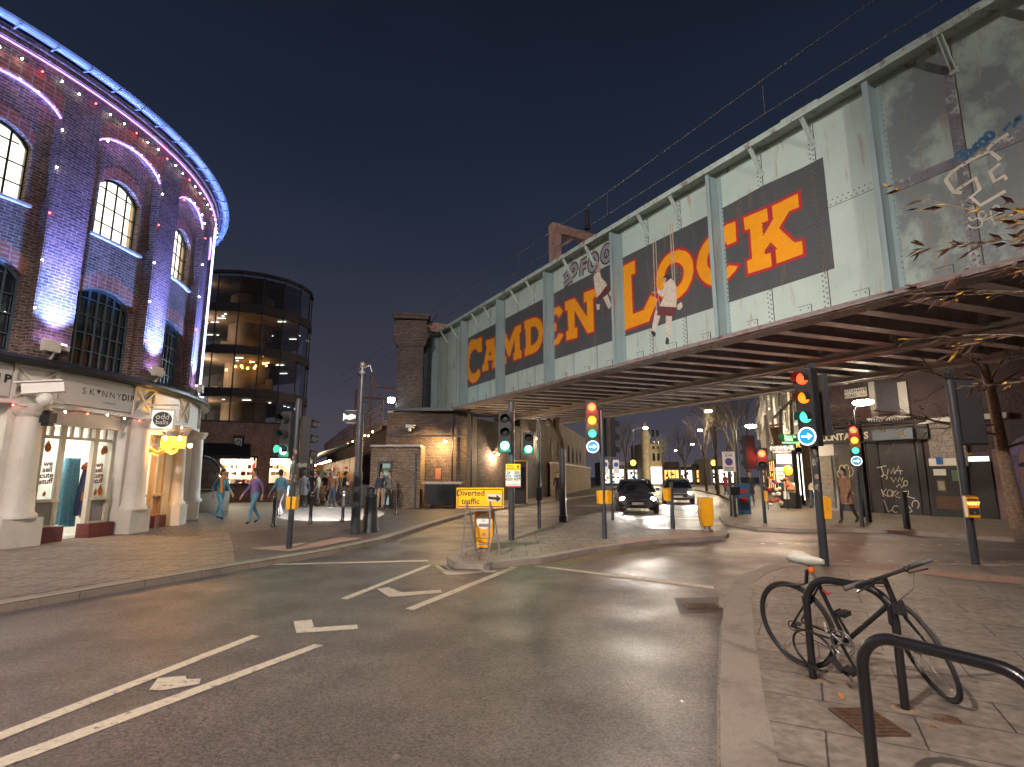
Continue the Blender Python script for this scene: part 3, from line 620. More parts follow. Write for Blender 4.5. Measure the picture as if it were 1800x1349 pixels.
flat(mb, ca([(95, 730), (120, 690), (180, 720), (185, 980), (150, 960), (165, 880), (145, 780), (120, 760)]), .012, 0); flat(mb, ca([(100, 780), (140, 790), (150, 960), (180, 990), (185, 1140), (100, 1170)]), .009, 1)
mb.build('graffiti', [ygr, gr1], br)['label'] = 'mustard and grey graffiti at the far left end of the bridge'
# overhead gantry and wires above the tracks
def bpt(u, z, dep): return BP(u, z, -dep)
gt = thing('track_gantry', 'rusty box steel gantry post and arm standing on top of the bridge', 'gantry', bpt(-16.5, 9.6, 2.2))
mb = MB(); mb.beam(bpt(-16.5, 9.55, 2.2), bpt(-16.5, 13.2, 2.2), .42, .42, up=BD); mb.build('post', rusty, gt)
mb = MB(); mb.beam(bpt(-16.5, 12.95, 2.4), bpt(-16.5, 12.95, 8.4), .42, .42); mb.beam(bpt(-16.5, 12.1, 2.4), bpt(-16.5, 12.7, 3.2), .1, .1); mb.build('arm', rusty, gt)
mb = MB(); mb.lathe(bpt(-13.3, 11.9, 1.6), [(.12, -.4), (.12, -.3), (.07, -.3), (.1, -.2), (.07, -.15), (.1, -.05), (.07, 0), (.1, .1), (.07, .15), (.09, .4), (.0, .45)]); tag(mb.build('insulator', blackm), 'black ribbed insulator poking up above the bridge top beside the gantry', 'insulator')
wires = thing('overhead_wires', 'two thin railway wires running above the bridge from top right to the gantry', 'wires', bpt(-10, 12, 2.2))
for zz in (12.8, 11.9):
    mb = MB(); mb.tube([bpt(u, zz+(.25*math.sin((u+16.5)/33*math.pi)**2 if zz > 12 else 0), 2.0) for u in range(-60, 16, 4)], .014, 5); mb.build('wire', galv, wires)
mb = MB()
for u in range(-48, 14, 7): mb.tube([bpt(u+.5, 12.8, 2.0), bpt(u+.5, 11.9, 2.0)], .008, 4)
mb.build('dropper', galv, wires)
bb = thing('gantry_beam', 'rusty crossbeam joining the brick tower top to the bridge', 'beam', AT(760, 585, 29))
mb = MB(); mb.beam(AT(735, 574, 29), AT(800, 579, 29)+Vector((.3, .4, 0)), .4, .5); mb.build('beam', rusty, bb)
mb = MB(); mb.tube([AT(752, 575, 29), AT(770, 552, 29)], .03, 5); mb.tube([AT(740, 600, 29), AT(775, 580, 29)], .03, 5); mb.build('stay', iron, bb)
# ================================================================ BRICK TOWER, ABUTMENT AND SIDE WALLS
tw = thing('brick_tower', 'tall sooty brick pier tower with corbelled cap at the left end of the bridge', 'tower', (-5.6, 28.4, 0))
TA = math.radians(20); Xt = Vector((math.cos(TA), math.sin(TA)*.35, 0)).normalized(); Yt = Vector((-Xt.y, Xt.x, 0)); MT = Matrix((Xt, Yt, Zv)).transposed()
tc0 = Vector((-5.45, 28.6, 0))
mb = MB(); mb.box(tc0+Zv*4.4, (1.35, 1.6, 8.8), MT); mb.box(tc0+Zv*.6, (1.5, 1.75, 1.2), MT); mb.build('shaft', rail_brick, tw)
mb = MB()
for k, (w, z) in enumerate(((1.50, 8.42), (1.62, 8.57), (1.74, 8.72), (1.86, 8.87), (1.74, 9.22), (1.62, 9.60), (1.8, 9.90), (1.95, 10.02))): mb.box(tc0+Zv*z, (w, w+.25, (.15, .15, .15, .17, .53, .25, .2, .12)[k]), MT)
mb.build('cap', rail_brick, tw)
# abutment wall below the bridge end, then the long side wall along the left pavement
ab = thing('abutment_wall', 'dark brick bridge abutment wall beneath the far end of the bridge', 'wall', (-2.5, 29, 0))
W0 = Vector((-6.4, 27.6, 0)); W1 = Vector((-2.35, 28.4, 0)); W2 = Vector((-2.0, 31.2, 0)); W3 = Vector((2.6, 40.5, 0)); W4 = Vector((9.2, 68, 0))
def wallseg(mb, a, b, h, t, z0=0, mi=0):
    d = (b-a).normalized(); n = Vector((-d.y, d.x, 0)); mb.beam(a+n*t/2+Zv*(z0+h/2), b+n*t/2+Zv*(z0+h/2), t, h, mi=mi)
mb = MB(); wallseg(mb, W0, W1, 4.88, 1.2); wallseg(mb, W1, W2, 4.88, 1.2); wallseg(mb, W2+Vector((.02, 0, 0)), W2+(W3-W2)*.55, 4.86, 1.3); mb.build('wall', rail_brick, ab)
mb = MB(); mb.box(Vector((-4.3, 27.63, 3.62)), (3.9, .12, .08), None); mb.box(Vector((-4.3, 27.85, 4.97)), (4.3, .7, .16), None); mb.build('ledge', iron, ab)
mb = MB()
for x, y in ((-3.05, 28.0), (-2.1, 28.35)): mb.tube([(x, y-.1, .1), (x, y-.1, 4.8)], .05, 8)
mb.build('drainpipe', iron, ab)
sw = thing('street_wall', 'long brown brick wall with doors and small pointed windows running beyond the bridge on the left', 'wall', (4, 45, 0))
mb = MB(); wallseg(mb, W2+(W3-W2)*.56, W3, 5.6, .6); wallseg(mb, W3, W4, 6.2, .6); mb.build('wall', rail_brick, sw)
mb = MB(); wallseg(mb, W3+Vector((.5, -.1, 0)), W4+Vector((.5, -.1, 0)), 2.5, .3); mb.build('boundary_wall', yellow_brick, sw)
mb = MB(); wallseg(mb, W3+Vector((.62, -.1, 2.5)), W4+Vector((.62, -.1, 2.5)), .12, .5); mb.build('coping', galv, sw)
d = (W4-W3).normalized(); n = Vector((d.y, -d.x, 0))
for k in range(7):
    c = W3+d*(2+3.3*k)+n*.03+Zv*3.6; mb = MB(); pts = [c+d*x+Zv*z for x, z in ((-.35, -.7), (.35, -.7), (.35, .4), (.0, .95), (-.35, .4))]; mb.poly(pts, .03, n); mb.build('pointed_window', glass('dark_pane_%d' % k) if k == 0 else MATS['dark_pane_0'], sw)
d2 = (W3-W2).normalized(); n2 = Vector((d2.y, -d2.x, 0)); blue_door = mat('dark_blue_door', (.03, .05, .075), .5)
for k, q in enumerate((.50, .66)):
    c = W2+(W3-W2)*q+n2*.05; mb = MB(); mb.beam(c-d2*.65+Zv*1.3, c+d2*.65+Zv*1.3, .1, 2.4); mb.beam(c-d2*.75+Zv*2.55, c+d2*.75+Zv*2.55, .14, .25); mb.build('door', blue_door, sw)
al = emit('amber_lamp_glass', (1, .62, .22), 25)
def wall_light(P, n, label, e=120, colr=(1, .62, .25)):
    t = thing('wall_lamp', label, 'lamp', P); mb = MB(); mb.beam(P, P+n*.28+Zv*.03, .05, .05); mb.lathe(P+n*.3+Zv*.06, [(.02, .03), (.2, 0), (.21, -.03)], n=14); mb.build('bracket', iron, t)
    mb = MB(); mb.ball(P+n*.3+Zv*0, .085, 10); mb.build('bulb', al, t); lamp('POINT', P+n*.34-Zv*.16, e, colr, t, .09)
wall_light(AT(784, 777, 27.75), Vector((0, -1, 0)), 'amber wall lamp glowing on the abutment below the bridge end', 260)
P = W2+(W3-W2)*.18; wall_light(Vector((P.x, P.y, 2.9))+n2*.05, n2, 'amber wall lamp behind the green traffic light under the bridge', 230, (1, .7, .42))
P = W2+(W3-W2)*.75; wall_light(Vector((P.x, P.y, 4.2))+n2*.05, n2, 'wall lamp above the blue doors under the bridge', 170, (1, .75, .5))
# kiosk
ks = thing('brick_kiosk', 'small yellow brick kiosk with a lit glass door in front of the brick tower', 'kiosk', (-6.1, 26.6, 0))
kL = AT(648, 893, 26.6); kR = AT(737, 893, 26.6); kL.z = kR.z = 0; hz = AT(690, 786, 26.6).z
mb = MB(); dxa = kL.lerp(kR, .17); dxb = kL.lerp(kR, .42); Ky = Vector((0, 1, 0))
for a, b, z0, z1 in ((kL, dxa, 0, hz), (dxb, kR, 0, hz), (dxa, dxb, 2.25, hz)): mb.beam(a+Ky*.12+Zv*(z0+z1)/2, b+Ky*.12+Zv*(z0+z1)/2, .24, z1-z0)
for a in (kL+Vector((.12, 0, 0)), kR-Vector((.12, 0, 0))): mb.beam(a+Ky*.24+Zv*hz/2, a+Ky*2.0+Zv*hz/2, .24, hz)
mb.build('wall', yellow_brick, ks)
mb = MB(); mb.beam(kL+Ky*.9+Zv*(hz+.05), kR+Ky*.9+Zv*(hz+.05), 2.2, .1); mb.build('roof', galv, ks)
fr = MB()
for x in (dxa, dxb): fr.beam(x+Ky*-.01+Zv*.1, x-Ky*.01+Zv*2.3, .12, .1, up=(1, 0, 0))
fr.beam(dxa+Zv*2.25-Ky*.01, dxb+Zv*2.25-Ky*.01, .12, .12); fr.beam(kR-Vector((.22, .03, 0))+Zv*.1, kR-Vector((.22, .03, 0))+Zv*2.7, .16, .08, up=(1, 0, 0)); fr.build('door_frame', blue_door, ks)
warmlit = emit('kiosk_lit_interior', (.85, .95, .85), .35)
mb = MB(); mb.beam(dxa+Ky*.75+Zv*1.25, dxb+Ky*.75+Zv*1.25, .03, 2.1); mb.build('lit_interior', warmlit, ks)
mb = MB()
for k, z in enumerate((.6, 1.0, 1.4, 1.8)):
    mb.beam(dxa+Ky*.5+Zv*z, dxb+Ky*.5+Zv*z, .25, .03)
    for q in range(6): mb.box(dxa.lerp(dxb, (q+.5)/6)+Ky*.5+Zv*(z+.12), (.09, .12, .16+.06*((q*k) % 3)))
mb.build('shelves', [galv], ks)
mb = MB(); mb.beam(dxa+Ky*.1+Zv*1.2, dxb+Ky*.1+Zv*1.2, .02, 2.1); mb.build('door_glass', seeglass('clear_glass'), ks)
# floodlight on the tower, cctv, bins
fl = thing('tower_floodlight', 'dazzling blue-white floodlight bracketed on the left corner of the brick tower', 'floodlight', AT(688, 703, 27.6))
P = AT(688, 703, 27.6); mb = MB(); mb.box(P+Vector((0, .12, .02)), (.4, .18, .3)); mb.beam(P+Vector((0, .15, 0)), P+Vector((.45, .6, 0)), .05, .05); mb.build('housing', iron, fl)
mb = MB(); mb.box(P+Vector((-.02, -.0, -.02)), (.34, .03, .24)); mb.build('lens', emit('flood_lens', (.55, .95, 1.0), 120), fl)
lamp('SPOT', P+Vector((-.02, -.06, 0)), 2200, (.75, .93, 1.0), fl, .1, target=(-13.0, 22, 0), spot=95, blend=.8)
P = AT(687, 724, 27.6); t = thing('grey_floodlight', 'unlit grey floodlight just below the dazzling one on the tower', 'floodlight', P); mb = MB(); mb.box(P, (.3, .2, .14)); mb.beam(P, P+Vector((.3, .4, -.2)), .04, .04); mb.build('housing', galv, t)
def cctv(P, d, label, s=1.0):
    t = thing('cctv_camera', label, 'camera', P); d = Vector(d).normalized(); mb = MB(); mb.beam(P-d*.2*s, P+d*.25*s, .14*s, .14*s); mb.beam(P-d*.18*s+Zv*.085*s, P+d*.32*s+Zv*.085*s, .2*s, .02*s); mb.ball(P-Zv*.16*s, .1*s, 8); mb.beam(P-Zv*.16*s, P-Zv*.16*s+Vector((0, .3*s, 0)), .06*s, .06*s); mb.build('housing', white, t)
    mb = MB(); mb.cyl(P+d*.25*s, P+d*.275*s, .05*s, n=10); mb.build('lens', blackm, t); return t
cctv(AT(720, 750, 27.3), (1, -.4, -.1), 'white box-shaped surveillance camera on the front of the brick tower')
bn = thing('wheelie_bin', 'large grey lidded bin against the abutment wall behind the yellow diversion sign', 'bin', (-3.3, 26.9, .1))
mb = MB(); mb.add([(-4.1, 26.5, .25), (-2.6, 26.5, .25), (-2.6, 27.3, .25), (-4.1, 27.3, .25), (-4.2, 26.4, 1.2), (-2.5, 26.4, 1.2), (-2.5, 27.4, 1.2), (-4.2, 27.4, 1.2)], [(0, 1, 5, 4), (1, 2, 6, 5), (2, 3, 7, 6), (3, 0, 4, 7), (0, 3, 2, 1), (4, 5, 6, 7)]); mb.build('body', iron, bn)
mb = MB(); mb.box((-3.35, 26.9, 1.27), (1.85, 1.15, .1)); mb.build('lid', galv, bn)
mb = MB()
for x in (-3.9, -2.8):
    for y in (26.6, 27.2): mb.cyl((x-.03, y, .18), (x+.03, y, .18), .08, n=10)
mb.build('wheel', rubber, bn)
P = AT(770, 833, 27.6); mb = MB(); mb.box(P, (.28, .04, .55)); tag(mb.build('wall_notice', mat('orange_notice', (.55, .2, .08), .5)), 'small orange notice on the abutment wall under the amber lamp', 'notice')
# right abutment, out at the end of the span
ab2 = MB(); ab2.beam(BP(14.1, 2.44, .4), BP(14.1, 2.44, -9.2), 1.4, 4.88); tag(ab2.build('abutment_wall', rail_brick), 'dark brick abutment wall at the near right end of the bridge', 'wall')
# ================================================================ CURVED BRICK BUILDING WITH THE SHOPS
cb = thing('curved_brick_building', 'curved brick warehouse lit violet and blue, arched windows above cream shopfronts', 'building', (-20.4, 14.9, 0))
RW, RI, RG = 10.05, 9.80, 9.62
ZC, ZE = 4.18, 11.25
PITCHA = 17.3; wc = [-6.8-PITCHA*k for k in (5, 4, 3, 2, 1)]+[-6.8, -6.8+PITCHA, -6.8+2*PITCHA, -6.8+3*PITCHA, -6.8+4*PITCHA]
TH0, TH1 = wc[0]-PITCHA/2, wc[-1]+PITCHA/2
HWR, HWU, HWL = 6.1, 4.0, 5.3   # half widths (degrees): recess, upper window, lower window
def ztop(x, hw, zs, rise): x = max(-1, min(1, x/hw)); return zs+rise*math.sqrt(max(0, 1-x*x*.85))-rise*math.sqrt(.15)
def cylquad(mb, t0, t1, z00, z01, z10, z11, r, mi=0, swap=False, r2=None):
    """t0..t1 degrees, bottom z at t0,t1 then top z at t0,t1"""
    r2 = r2 or r; V = [CP_(t0, z00, r), CP_(t1, z01, r), CP_(t1, z11, r2), CP_(t0, z10, r2)]
    s0, s1 = R_(t0)*10, R_(t1)*10; uv = [(s0, z00), (s1, z01), (s1, z11), (s0, z10)]
    if swap: uv = [(b, a) for a, b in uv]
    mb.add(V, [(0, 1, 2, 3)], mi, uv=uv)
def zr(x): return ztop(x, HWR, 10.15, .62)
def zu(x): return ztop(x, HWU, 9.15, .62)
def zl(x): return ztop(x, HWL, 6.05, .62)
mb = MB(); arches = MB(); st_ = .5
arch_list = []
for c in wc:
    arches = MB(); arches2 = MB(); arches3 = MB(); arch_list += [arches, arches2, arches3]
    # pilaster: half on each side of the recess, full height, and the band above the recess arch
    N = int(PITCHA/st_+.5); xs = sorted(set([-PITCHA/2+PITCHA*i/N for i in range(N+1)]+[-HWR, HWR, -HWU, HWU, -HWL, HWL]))
    for a, b in zip(xs, xs[1:]):
        m = (a+b)/2; A, B = c+a, c+b
        if abs(m) > HWR: cylquad(mb, A, B, ZC, ZC, ZE, ZE, RW)
        else:
            cylquad(mb, A, B, zr(a), zr(b), ZE, ZE, RW)
            cylquad(arches, A, B, zr(a), zr(b), zr(a)+.42, zr(b)+.42, RW+.006, swap=True)
            V = [CP_(A, zr(a), RW), CP_(B, zr(b), RW), CP_(B, zr(b), RI), CP_(A, zr(a), RI)]; mb.add(V, [(0, 1, 2, 3)], 0)
            if abs(m) < HWL: lo = [(4.30, 4.30)]; cylquad(mb, A, B, ZC, ZC, 4.30, 4.30, RI)
            else: cylquad(mb, A, B, ZC, ZC, zr(a), zr(b), RI)
            if abs(m) < HWL:
                if abs(m) < HWU:
                    cylquad(mb, A, B, zl(a), zl(b), 7.78, 7.78, RI); cylquad(mb, A, B, zu(a), zu(b), zr(a), zr(b), RI)
                    cylquad(arches2, A, B, zu(a), zu(b), zu(a)+.34, zu(b)+.34, RI+.005, swap=True)
                    mb.add([CP_(A, zu(a), RI), CP_(B, zu(b), RI), CP_(B, zu(b), RG-.02), CP_(A, zu(a), RG-.02)], [(0, 1, 2, 3)], 0)
                else: cylquad(mb, A, B, zl(a), zl(b), zr(a), zr(b), RI)
                cylquad(arches3, A, B, zl(a), zl(b), zl(a)+.40, zl(b)+.40, RI+.005, swap=True)
                mb.add([CP_(A, zl(a), RI), CP_(B, zl(b), RI), CP_(B, zl(b), RG-.02), CP_(A, zl(a), RG-.02)], [(0, 1, 2, 3)], 0)
    for s in (-1, 1):
        mb.add([CP_(c+s*HWR, ZC, RI), CP_(c+s*HWR, ZC, RW), CP_(c+s*HWR, zr(HWR), RW), CP_(c+s*HWR, zr(HWR), RI)], [(0, 1, 2, 3)], 0)
        mb.add([CP_(c+s*HWU, 7.78, RG-.02), CP_(c+s*HWU, 7.78, RI), CP_(c+s*HWU, zu(HWU), RI), CP_(c+s*HWU, zu(HWU), RG-.02)], [(0, 1, 2, 3)], 0)
        mb.add([CP_(c+s*HWL, 4.30, RG-.02), CP_(c+s*HWL, 4.30, RI), CP_(c+s*HWL, zl(HWL), RI), CP_(c+s*HWL, zl(HWL), RG-.02)], [(0, 1, 2, 3)], 0)
mb.build('wall', stock, cb)
for a_ in arch_list: a_.build('brick_arch', redarch, cb)

def ring(prof, t0, t1, step=1.0, closed=True):
    mb = MB(); n = max(1, int(round((t1-t0)/step))); k = len(prof)
    for i in range(n):
        a, b = t0+(t1-t0)*i/n, t0+(t1-t0)*(i+1)/n
        for j in range(k if closed else k-1):
            (r0, z0), (r1, z1) = prof[j], prof[(j+1) % k]
            s0, s1 = R_(a)*10, R_(b)*10
            mb.add([CP_(a, z0, r0), CP_(b, z0, r0), CP_(b, z1, r1), CP_(a, z1, r1)], [(0, 1, 2, 3)], 0, uv=[(s0, z0+r0), (s1, z0+r0), (s1, z1+r1), (s0, z1+r1)])
    for t in (t0, t1):
        if closed: mb.add([CP_(t, z, r) for r, z in prof], [tuple(range(k))], 0)
    return mb
ring([(RW-.1, ZE), (RW+.1, ZE), (RW+.1, ZE+.12), (RW+.16, ZE+.12), (RW+.16, ZE+.24), (RW-.1, ZE+.24)], TH0, TH1).build('eaves_course', stock, cb)
gut = mat('blue_grey_gutter', (.30, .42, .50), .3, metal=.3, var=.2)
gp = [(10.42+.12*math.cos(R_(a)), 11.56+.11*math.sin(R_(a))) for a in range(180, 361, 30)]
g_ = ring(gp+[(10.51, 11.56), (10.41, 11.47), (10.33, 11.56)], TH0, TH1)
for t in range(int(TH0), int(TH1), 4): g_.beam(CP_(t, 11.45, 10.24), CP_(t, 11.44, 10.55), .03, .03)
g_.build('gutter', gut, cb)
ring([(RW-.05, 11.5), (10.42, 11.62), (10.42, 11.66), (8.2, 13.0), (8.2, 12.9)], TH0, TH1).build('roof', mat('slate_roof', (.05, .055, .065), .6), cb)
ring([(RI-.1, 4.02), (10.45, 4.0), (10.5, 4.05), (10.5, 4.12), (10.38, 4.2), (RI-.1, 4.21)], TH0, TH1).build('cornice', iron, cb)
# windows
winlit = emit('lit_office_interior', (1.0, .95, .80), 1.0)
_nt = winlit.node_tree; _b = _nt.nodes['Principled BSDF']; _t = _nt.nodes.new('ShaderNodeTexCoord'); _n = _nt.nodes.new('ShaderNodeTexNoise'); _n.inputs['Scale'].default_value = 1.1; _m = _nt.nodes.new('ShaderNodeMapRange'); _m.inputs[3].default_value = 1.0; _m.inputs[4].default_value = 2.0; L(_nt, _t.outputs['Object'], _n.inputs['Vector']); L(_nt, _n.outputs[0], _m.inputs[0]); L(_nt, _m.outputs[0], _b.inputs['Emission Strength'])
darkpane = glass('dark_window_glass', (.012, .016, .024), .06)
bar_l = mat('blue_steel_glazing_bar', (.10, .16, .20), .4, metal=.3); revealm = mat('pale_reveal', (.55, .38, .2), .6)
white_room = mat('white_room_paint', (.8, .78, .72), .7, var=.04)
for c in wc[2:9]:
    for (hw, z0, ft, nx, zs, lit) in ((HWU, 7.78, zu, 4, (8.22, 8.70, 9.18), True), (HWL, 4.30, zl, 7, (4.75, 5.2, 5.65, 6.1), False)):
        wn_ = MB(); N = 10
        for i in range(N):
            a, b = -hw+2*hw*i/N, -hw+2*hw*(i+1)/N; cylquad(wn_, c+a, c+b, z0, z0, ft(a), ft(b), RG-.05 if not lit else RG-.16)
        fr = MB()
        for i in range(nx+1):
            a = (-hw+2*hw*i/nx)*.985; w = .05 if i in (0, nx) else .026
            fr.beam(CP_(c+a, z0, RG), CP_(c+a, ft(a)-.02, RG), .04, w, up=(CP_(c+a, 0, 1)-CC))
        for z in (z0+.03,)+zs:
            pts = [(-hw+2*hw*i/8) for i in range(9)]; pts = [a for a in pts if ft(a) > z]
            for a, b in zip(pts, pts[1:]): fr.beam(CP_(c+a, z, RG), CP_(c+b, z, RG), .03, .026 if z > z0+.1 else .06)
        for i in range(N):
            a, b = -hw+2*hw*i/N, -hw+2*hw*(i+1)/N; fr.beam(CP_(c+a, ft(a)-.03, RG), CP_(c+b, ft(b)-.03, RG), .05, .06)
        f = fr.build('window', iron if lit else bar_l, cb)
        if lit:
            room = MB()
            for i in range(6):
                a, b = -hw-1.5+(2*hw+3)*i/6, -hw-1.5+(2*hw+3)*(i+1)/6
                room.add([CP_(c+a, z0, RG-.16), CP_(c+b, z0, RG-.16), CP_(c+b, 10.0, RG-.16), CP_(c+a, 10.0, RG-.16)], [(0, 1, 2, 3)], 0)
                room.add([CP_(c+a, 10.0, RG-.16), CP_(c+b, 10.0, RG-.16), CP_(c+b, 10.0, RG-.03), CP_(c+a, 10.0, RG-.03)], [(0, 1, 2, 3)], 0)
            room.build('lit_interior', winlit, f)
            room = MB()
            for s in (-1, 1): room.add([CP_(c+s*(hw+.1), z0, RG-.16), CP_(c+s*(hw+.1), z0, RG-.03), CP_(c+s*(hw+.1), 10.0, RG-.03), CP_(c+s*(hw+.1), 10.0, RG-.16)], [(0, 1, 2, 3)])
            
            room.build('window_reveal', revealm, f)
        else: wn_.build('pane', darkpane, f)
        sl = ring([(RG-.05, z0-.08), (RI+.12, z0-.09), (RI+.12, z0-.03), (RG-.05, z0)], c-hw-.6, c+hw+.6); sl.build('sill', mat('pale_sill', (.5, .5, .52), .5) if 'pale_sill' not in MATS else MATS['pale_sill'], f)
# glow tubes added for the uplight wash under the arches; LED tubes at the eaves
arch_glow = emit('violet_arch_glow', (.62, .22, 1.0), 3.2); led_p = emit('pink_led', (.9, .3, .95), 2.0); led_b = emit('icy_led', (.45, .6, 1.0), 3.2)
for c in wc[2:9]:
    mb = MB(); pts = [CP_(c-HWR+2*HWR*i/16, zr(-HWR+2*HWR*i/16)-.035, RW-.06) for i in range(17)]; mb.tube(pts, .022, 6); mb.build('light_tube', arch_glow, cb)
mb = MB(); mb.tube([CP_(t, 11.2, RW+.05) for t in range(int(TH0), 60, 2)], .016, 6); mb.build('light_tube', led_p, cb)
mb = MB(); mb.tube([CP_(28.5, 4.55, RW+.05), CP_(28.5, 11.1, RW+.05)], .035, 6); mb.build('light_tube', led_b, cb)
# uplights on the pilasters
for k, c in enumerate(wc[1:8]):
    t = c+PITCHA/2; P = CP_(t, 4.56, RW+.30); u = thing('pilaster_uplight', ['cream boxed uplight %s' % s for s in ('far off to the left round the building', 'beyond the left edge of the shops', 'on the ledge left of the first tall window', 'glaring violet at the foot of the bright pilaster', 'on the ledge above the hanging round sign', 'high by the icy light tube', 'round the far side of the building')][k], 'floodlight', P, 'uplights on the brick pilasters')
    O = (CP_(t, 0, 1)-CC).normalized(); T = Vector((-O.y, O.x, 0)); Mx = Matrix((T, O, Zv)).transposed(); mb = MB(); mb.box(P-Zv*.05-T*.18, (.34, .14, .26), Mx); mb.box(P-O*.12-Zv*.02, (.5, .16, .12), Mx); mb.beam(P-Zv*.18-T*.1, P-Zv*.38-O*.1-T*.1, .04, .04); mb.build('housing', stone_paint, u)
    mb = MB(); mb.box(P-O*.12+Zv*.055, (.4, .1, .02), Mx); mb.build('lens', emit('uplight_lens', (.55, .35, 1), 30) if 'uplight_lens' not in MATS else MATS['uplight_lens'], u)
    lamp('SPOT', P+Zv*.08-O*.02, 700, (.30, .20, 1.0), u, .04, target=P+Zv*5-O*.30, spot=80, blend=1); lamp('SPOT', P+Zv*.08+O*.06, 5200, (.20, .22, 1.0), u, .04, target=P+Zv*5-O*.28, spot=34, blend=1)
    lamp('SPOT', P+Zv*.1+O*.12, 1500, (.16, .36, 1.0), u, .05, target=P+Zv*6.8+O*.0, spot=100, blend=.9)
# ---- shopfronts
RS = 10.15
def bay(a0, a1, r0, r1, z0, z1, name, m, parent=cb, step=1.0): return ring([(r0, z0), (r1, z0), (r1, z1), (r0, z1)], a0, a1, step).build(name, m, parent)
bay(TH0, TH1, 9.7, RS, 3.22, 4.02, 'fascia_band', stone_paint)
bay(TH0, TH1, 9.75, 10.22, 3.14, 3.225, 'moulding', stone_paint)
COLS = [-16.9+17.3*k-17.3*0 for k in (-4, -3, -2, -1, 0)]+[0.1, 13.4, 27.5, 41, 55, 69]
for c in COLS:
    mb = MB(); O = (CP_(c, 0, 1)-CC).normalized(); B = CP_(c, 0, 10.12); T = Vector((-O.y, O.x, 0)); Mx = Matrix((T, O, Zv)).transposed()
    hw = .33 if c != 13.4 else .26
    mb.box(B+Zv*.35+O*.0, (hw*2+.12, .62, .72), Mx); mb.lathe(B+O*.02, [(hw+.05, .70), (hw+.05, .78), (hw-.02, .84), (hw-.05, 1.4), (hw-.08, 2.85), (hw-.09, 2.9), (hw-.02, 2.93), (hw-.02, 2.98), (hw+.03, 3.05), (hw+.05, 3.14)], n=20)
    mb.box(B-O*.2+Zv*1.6, (hw*2+.1, .3, 3.1), Mx)
    mb.build('column', stone_paint, cb)
    # crossed panel above each column
    mb = MB(); w = .42; P = CP_(c, 3.62, RS+.005)
    for s in (-1, 1): mb.beam(P-T*w-Zv*.36*s+O*.03, P+T*w+Zv*.36*s+O*.03, .045, .05, up=O)
    for s in (-1, 1): mb.beam(P-T*w+Zv*.37*s+O*.03, P+T*w+Zv*.37*s+O*.03, .07, .05, up=O); mb.beam(P+T*w*s-Zv*.4+O*.03, P+T*w*s+Zv*.4+O*.03, .07, .05, up=O)
    mb.build('crossed_panel', stone_paint, cb)
def fascia_board(a0, a1, z0=3.27, z1=3.95, parent=cb): return ring([(RS+.004, z0), (RS+.05, z0), (RS+.05, z1), (RS+.004, z1)], a0, a1, .8)
for k, (a0, a1) in enumerate(((-32, -19.6), (-14.2, -2.4), (2.8, 10.9))):
    fs = thing('shop_fascia', ('grey fascia board cut by the photo edge, ending in the letter P', 'grey fascia board reading SKYNNY DIP London over the lit doorway', 'blank grey fascia board behind the round hanging sign')[k], 'sign', CP_((a0+a1)/2, 3.6, RS+.05)); fascia_board(a0, a1).build('board', fascia_m, fs)
    mid = (a0+a1)/2
    def curved_text(s, amid, z, size, bold=0.0, adv=None):
        mb = MB(); x = 0; glyphs = []
        for ch in s: glyphs.append(ch)
        adv = adv or size*.72; tot = adv*len(glyphs)
        for i, ch in enumerate(glyphs):
            if ch == ' ': continue
            a = amid+math.degrees((-(tot/2)+adv*(i+.5))/10.2); O = (CP_(a, 0, 1)-CC).normalized(); T = Vector((-O.y, O.x, 0))
            if ch == '^': P = CP_(a, z+.06, RS+.056); mb.poly([P-T*.055+Zv*.02, P+Zv*.0, P+T*.055+Zv*.02, P+T*.03+Zv*.045, P-T*.03+Zv*.045]); mb.poly([P-T*.055+Zv*.015, P-Zv*.06, P+T*.055+Zv*.015]); continue
            text_bm(mb, ch, CP_(a, z, RS+.054), T, Zv, size, bold=bold)
        return mb
    if k == 1:
        
        mb = MB()
        for ch, a in zip('SK^NNY', (-10.9, -9.75, -8.75, -7.75, -6.5, -5.3)):
            O = (CP_(a, 0, 1)-CC).normalized(); T = Vector((-O.y, O.x, 0))
            if ch == '^': P = CP_(a, 3.68, RS+.056); mb.poly([P-T*.06+Zv*.02, P-Zv*.07, P+T*.06+Zv*.02, P+T*.03+Zv*.05, P+Zv*.02, P-T*.03+Zv*.05])
            else: text_bm(mb, ch, CP_(a, 3.63, RS+.054), T, Zv, .23)
        mb.build('lettering', signblack, fs); curved_text('DIP', -3.55, 3.63, .23, bold=.010, adv=.135).build('lettering', signblack, fs); curved_text('LONDON', -6.9, 3.42, .085, adv=.066).build('lettering', signblack, fs)
    if k == 0: curved_text('DIP', -20.85, 3.65, .24, bold=.012, adv=.155).build('lettering', signblack, fs)
dado = mat('grey_stall_riser', (.30, .285, .27), .5); plinth_m = mat('maroon_plinth', (.16, .035, .035), .6, var=.3, scale=10)
cream = mat('cream_joinery', (.58, .53, .44), .45, var=.08); orange_join = mat('ochre_joinery', (.52, .34, .17), .5, var=.1)
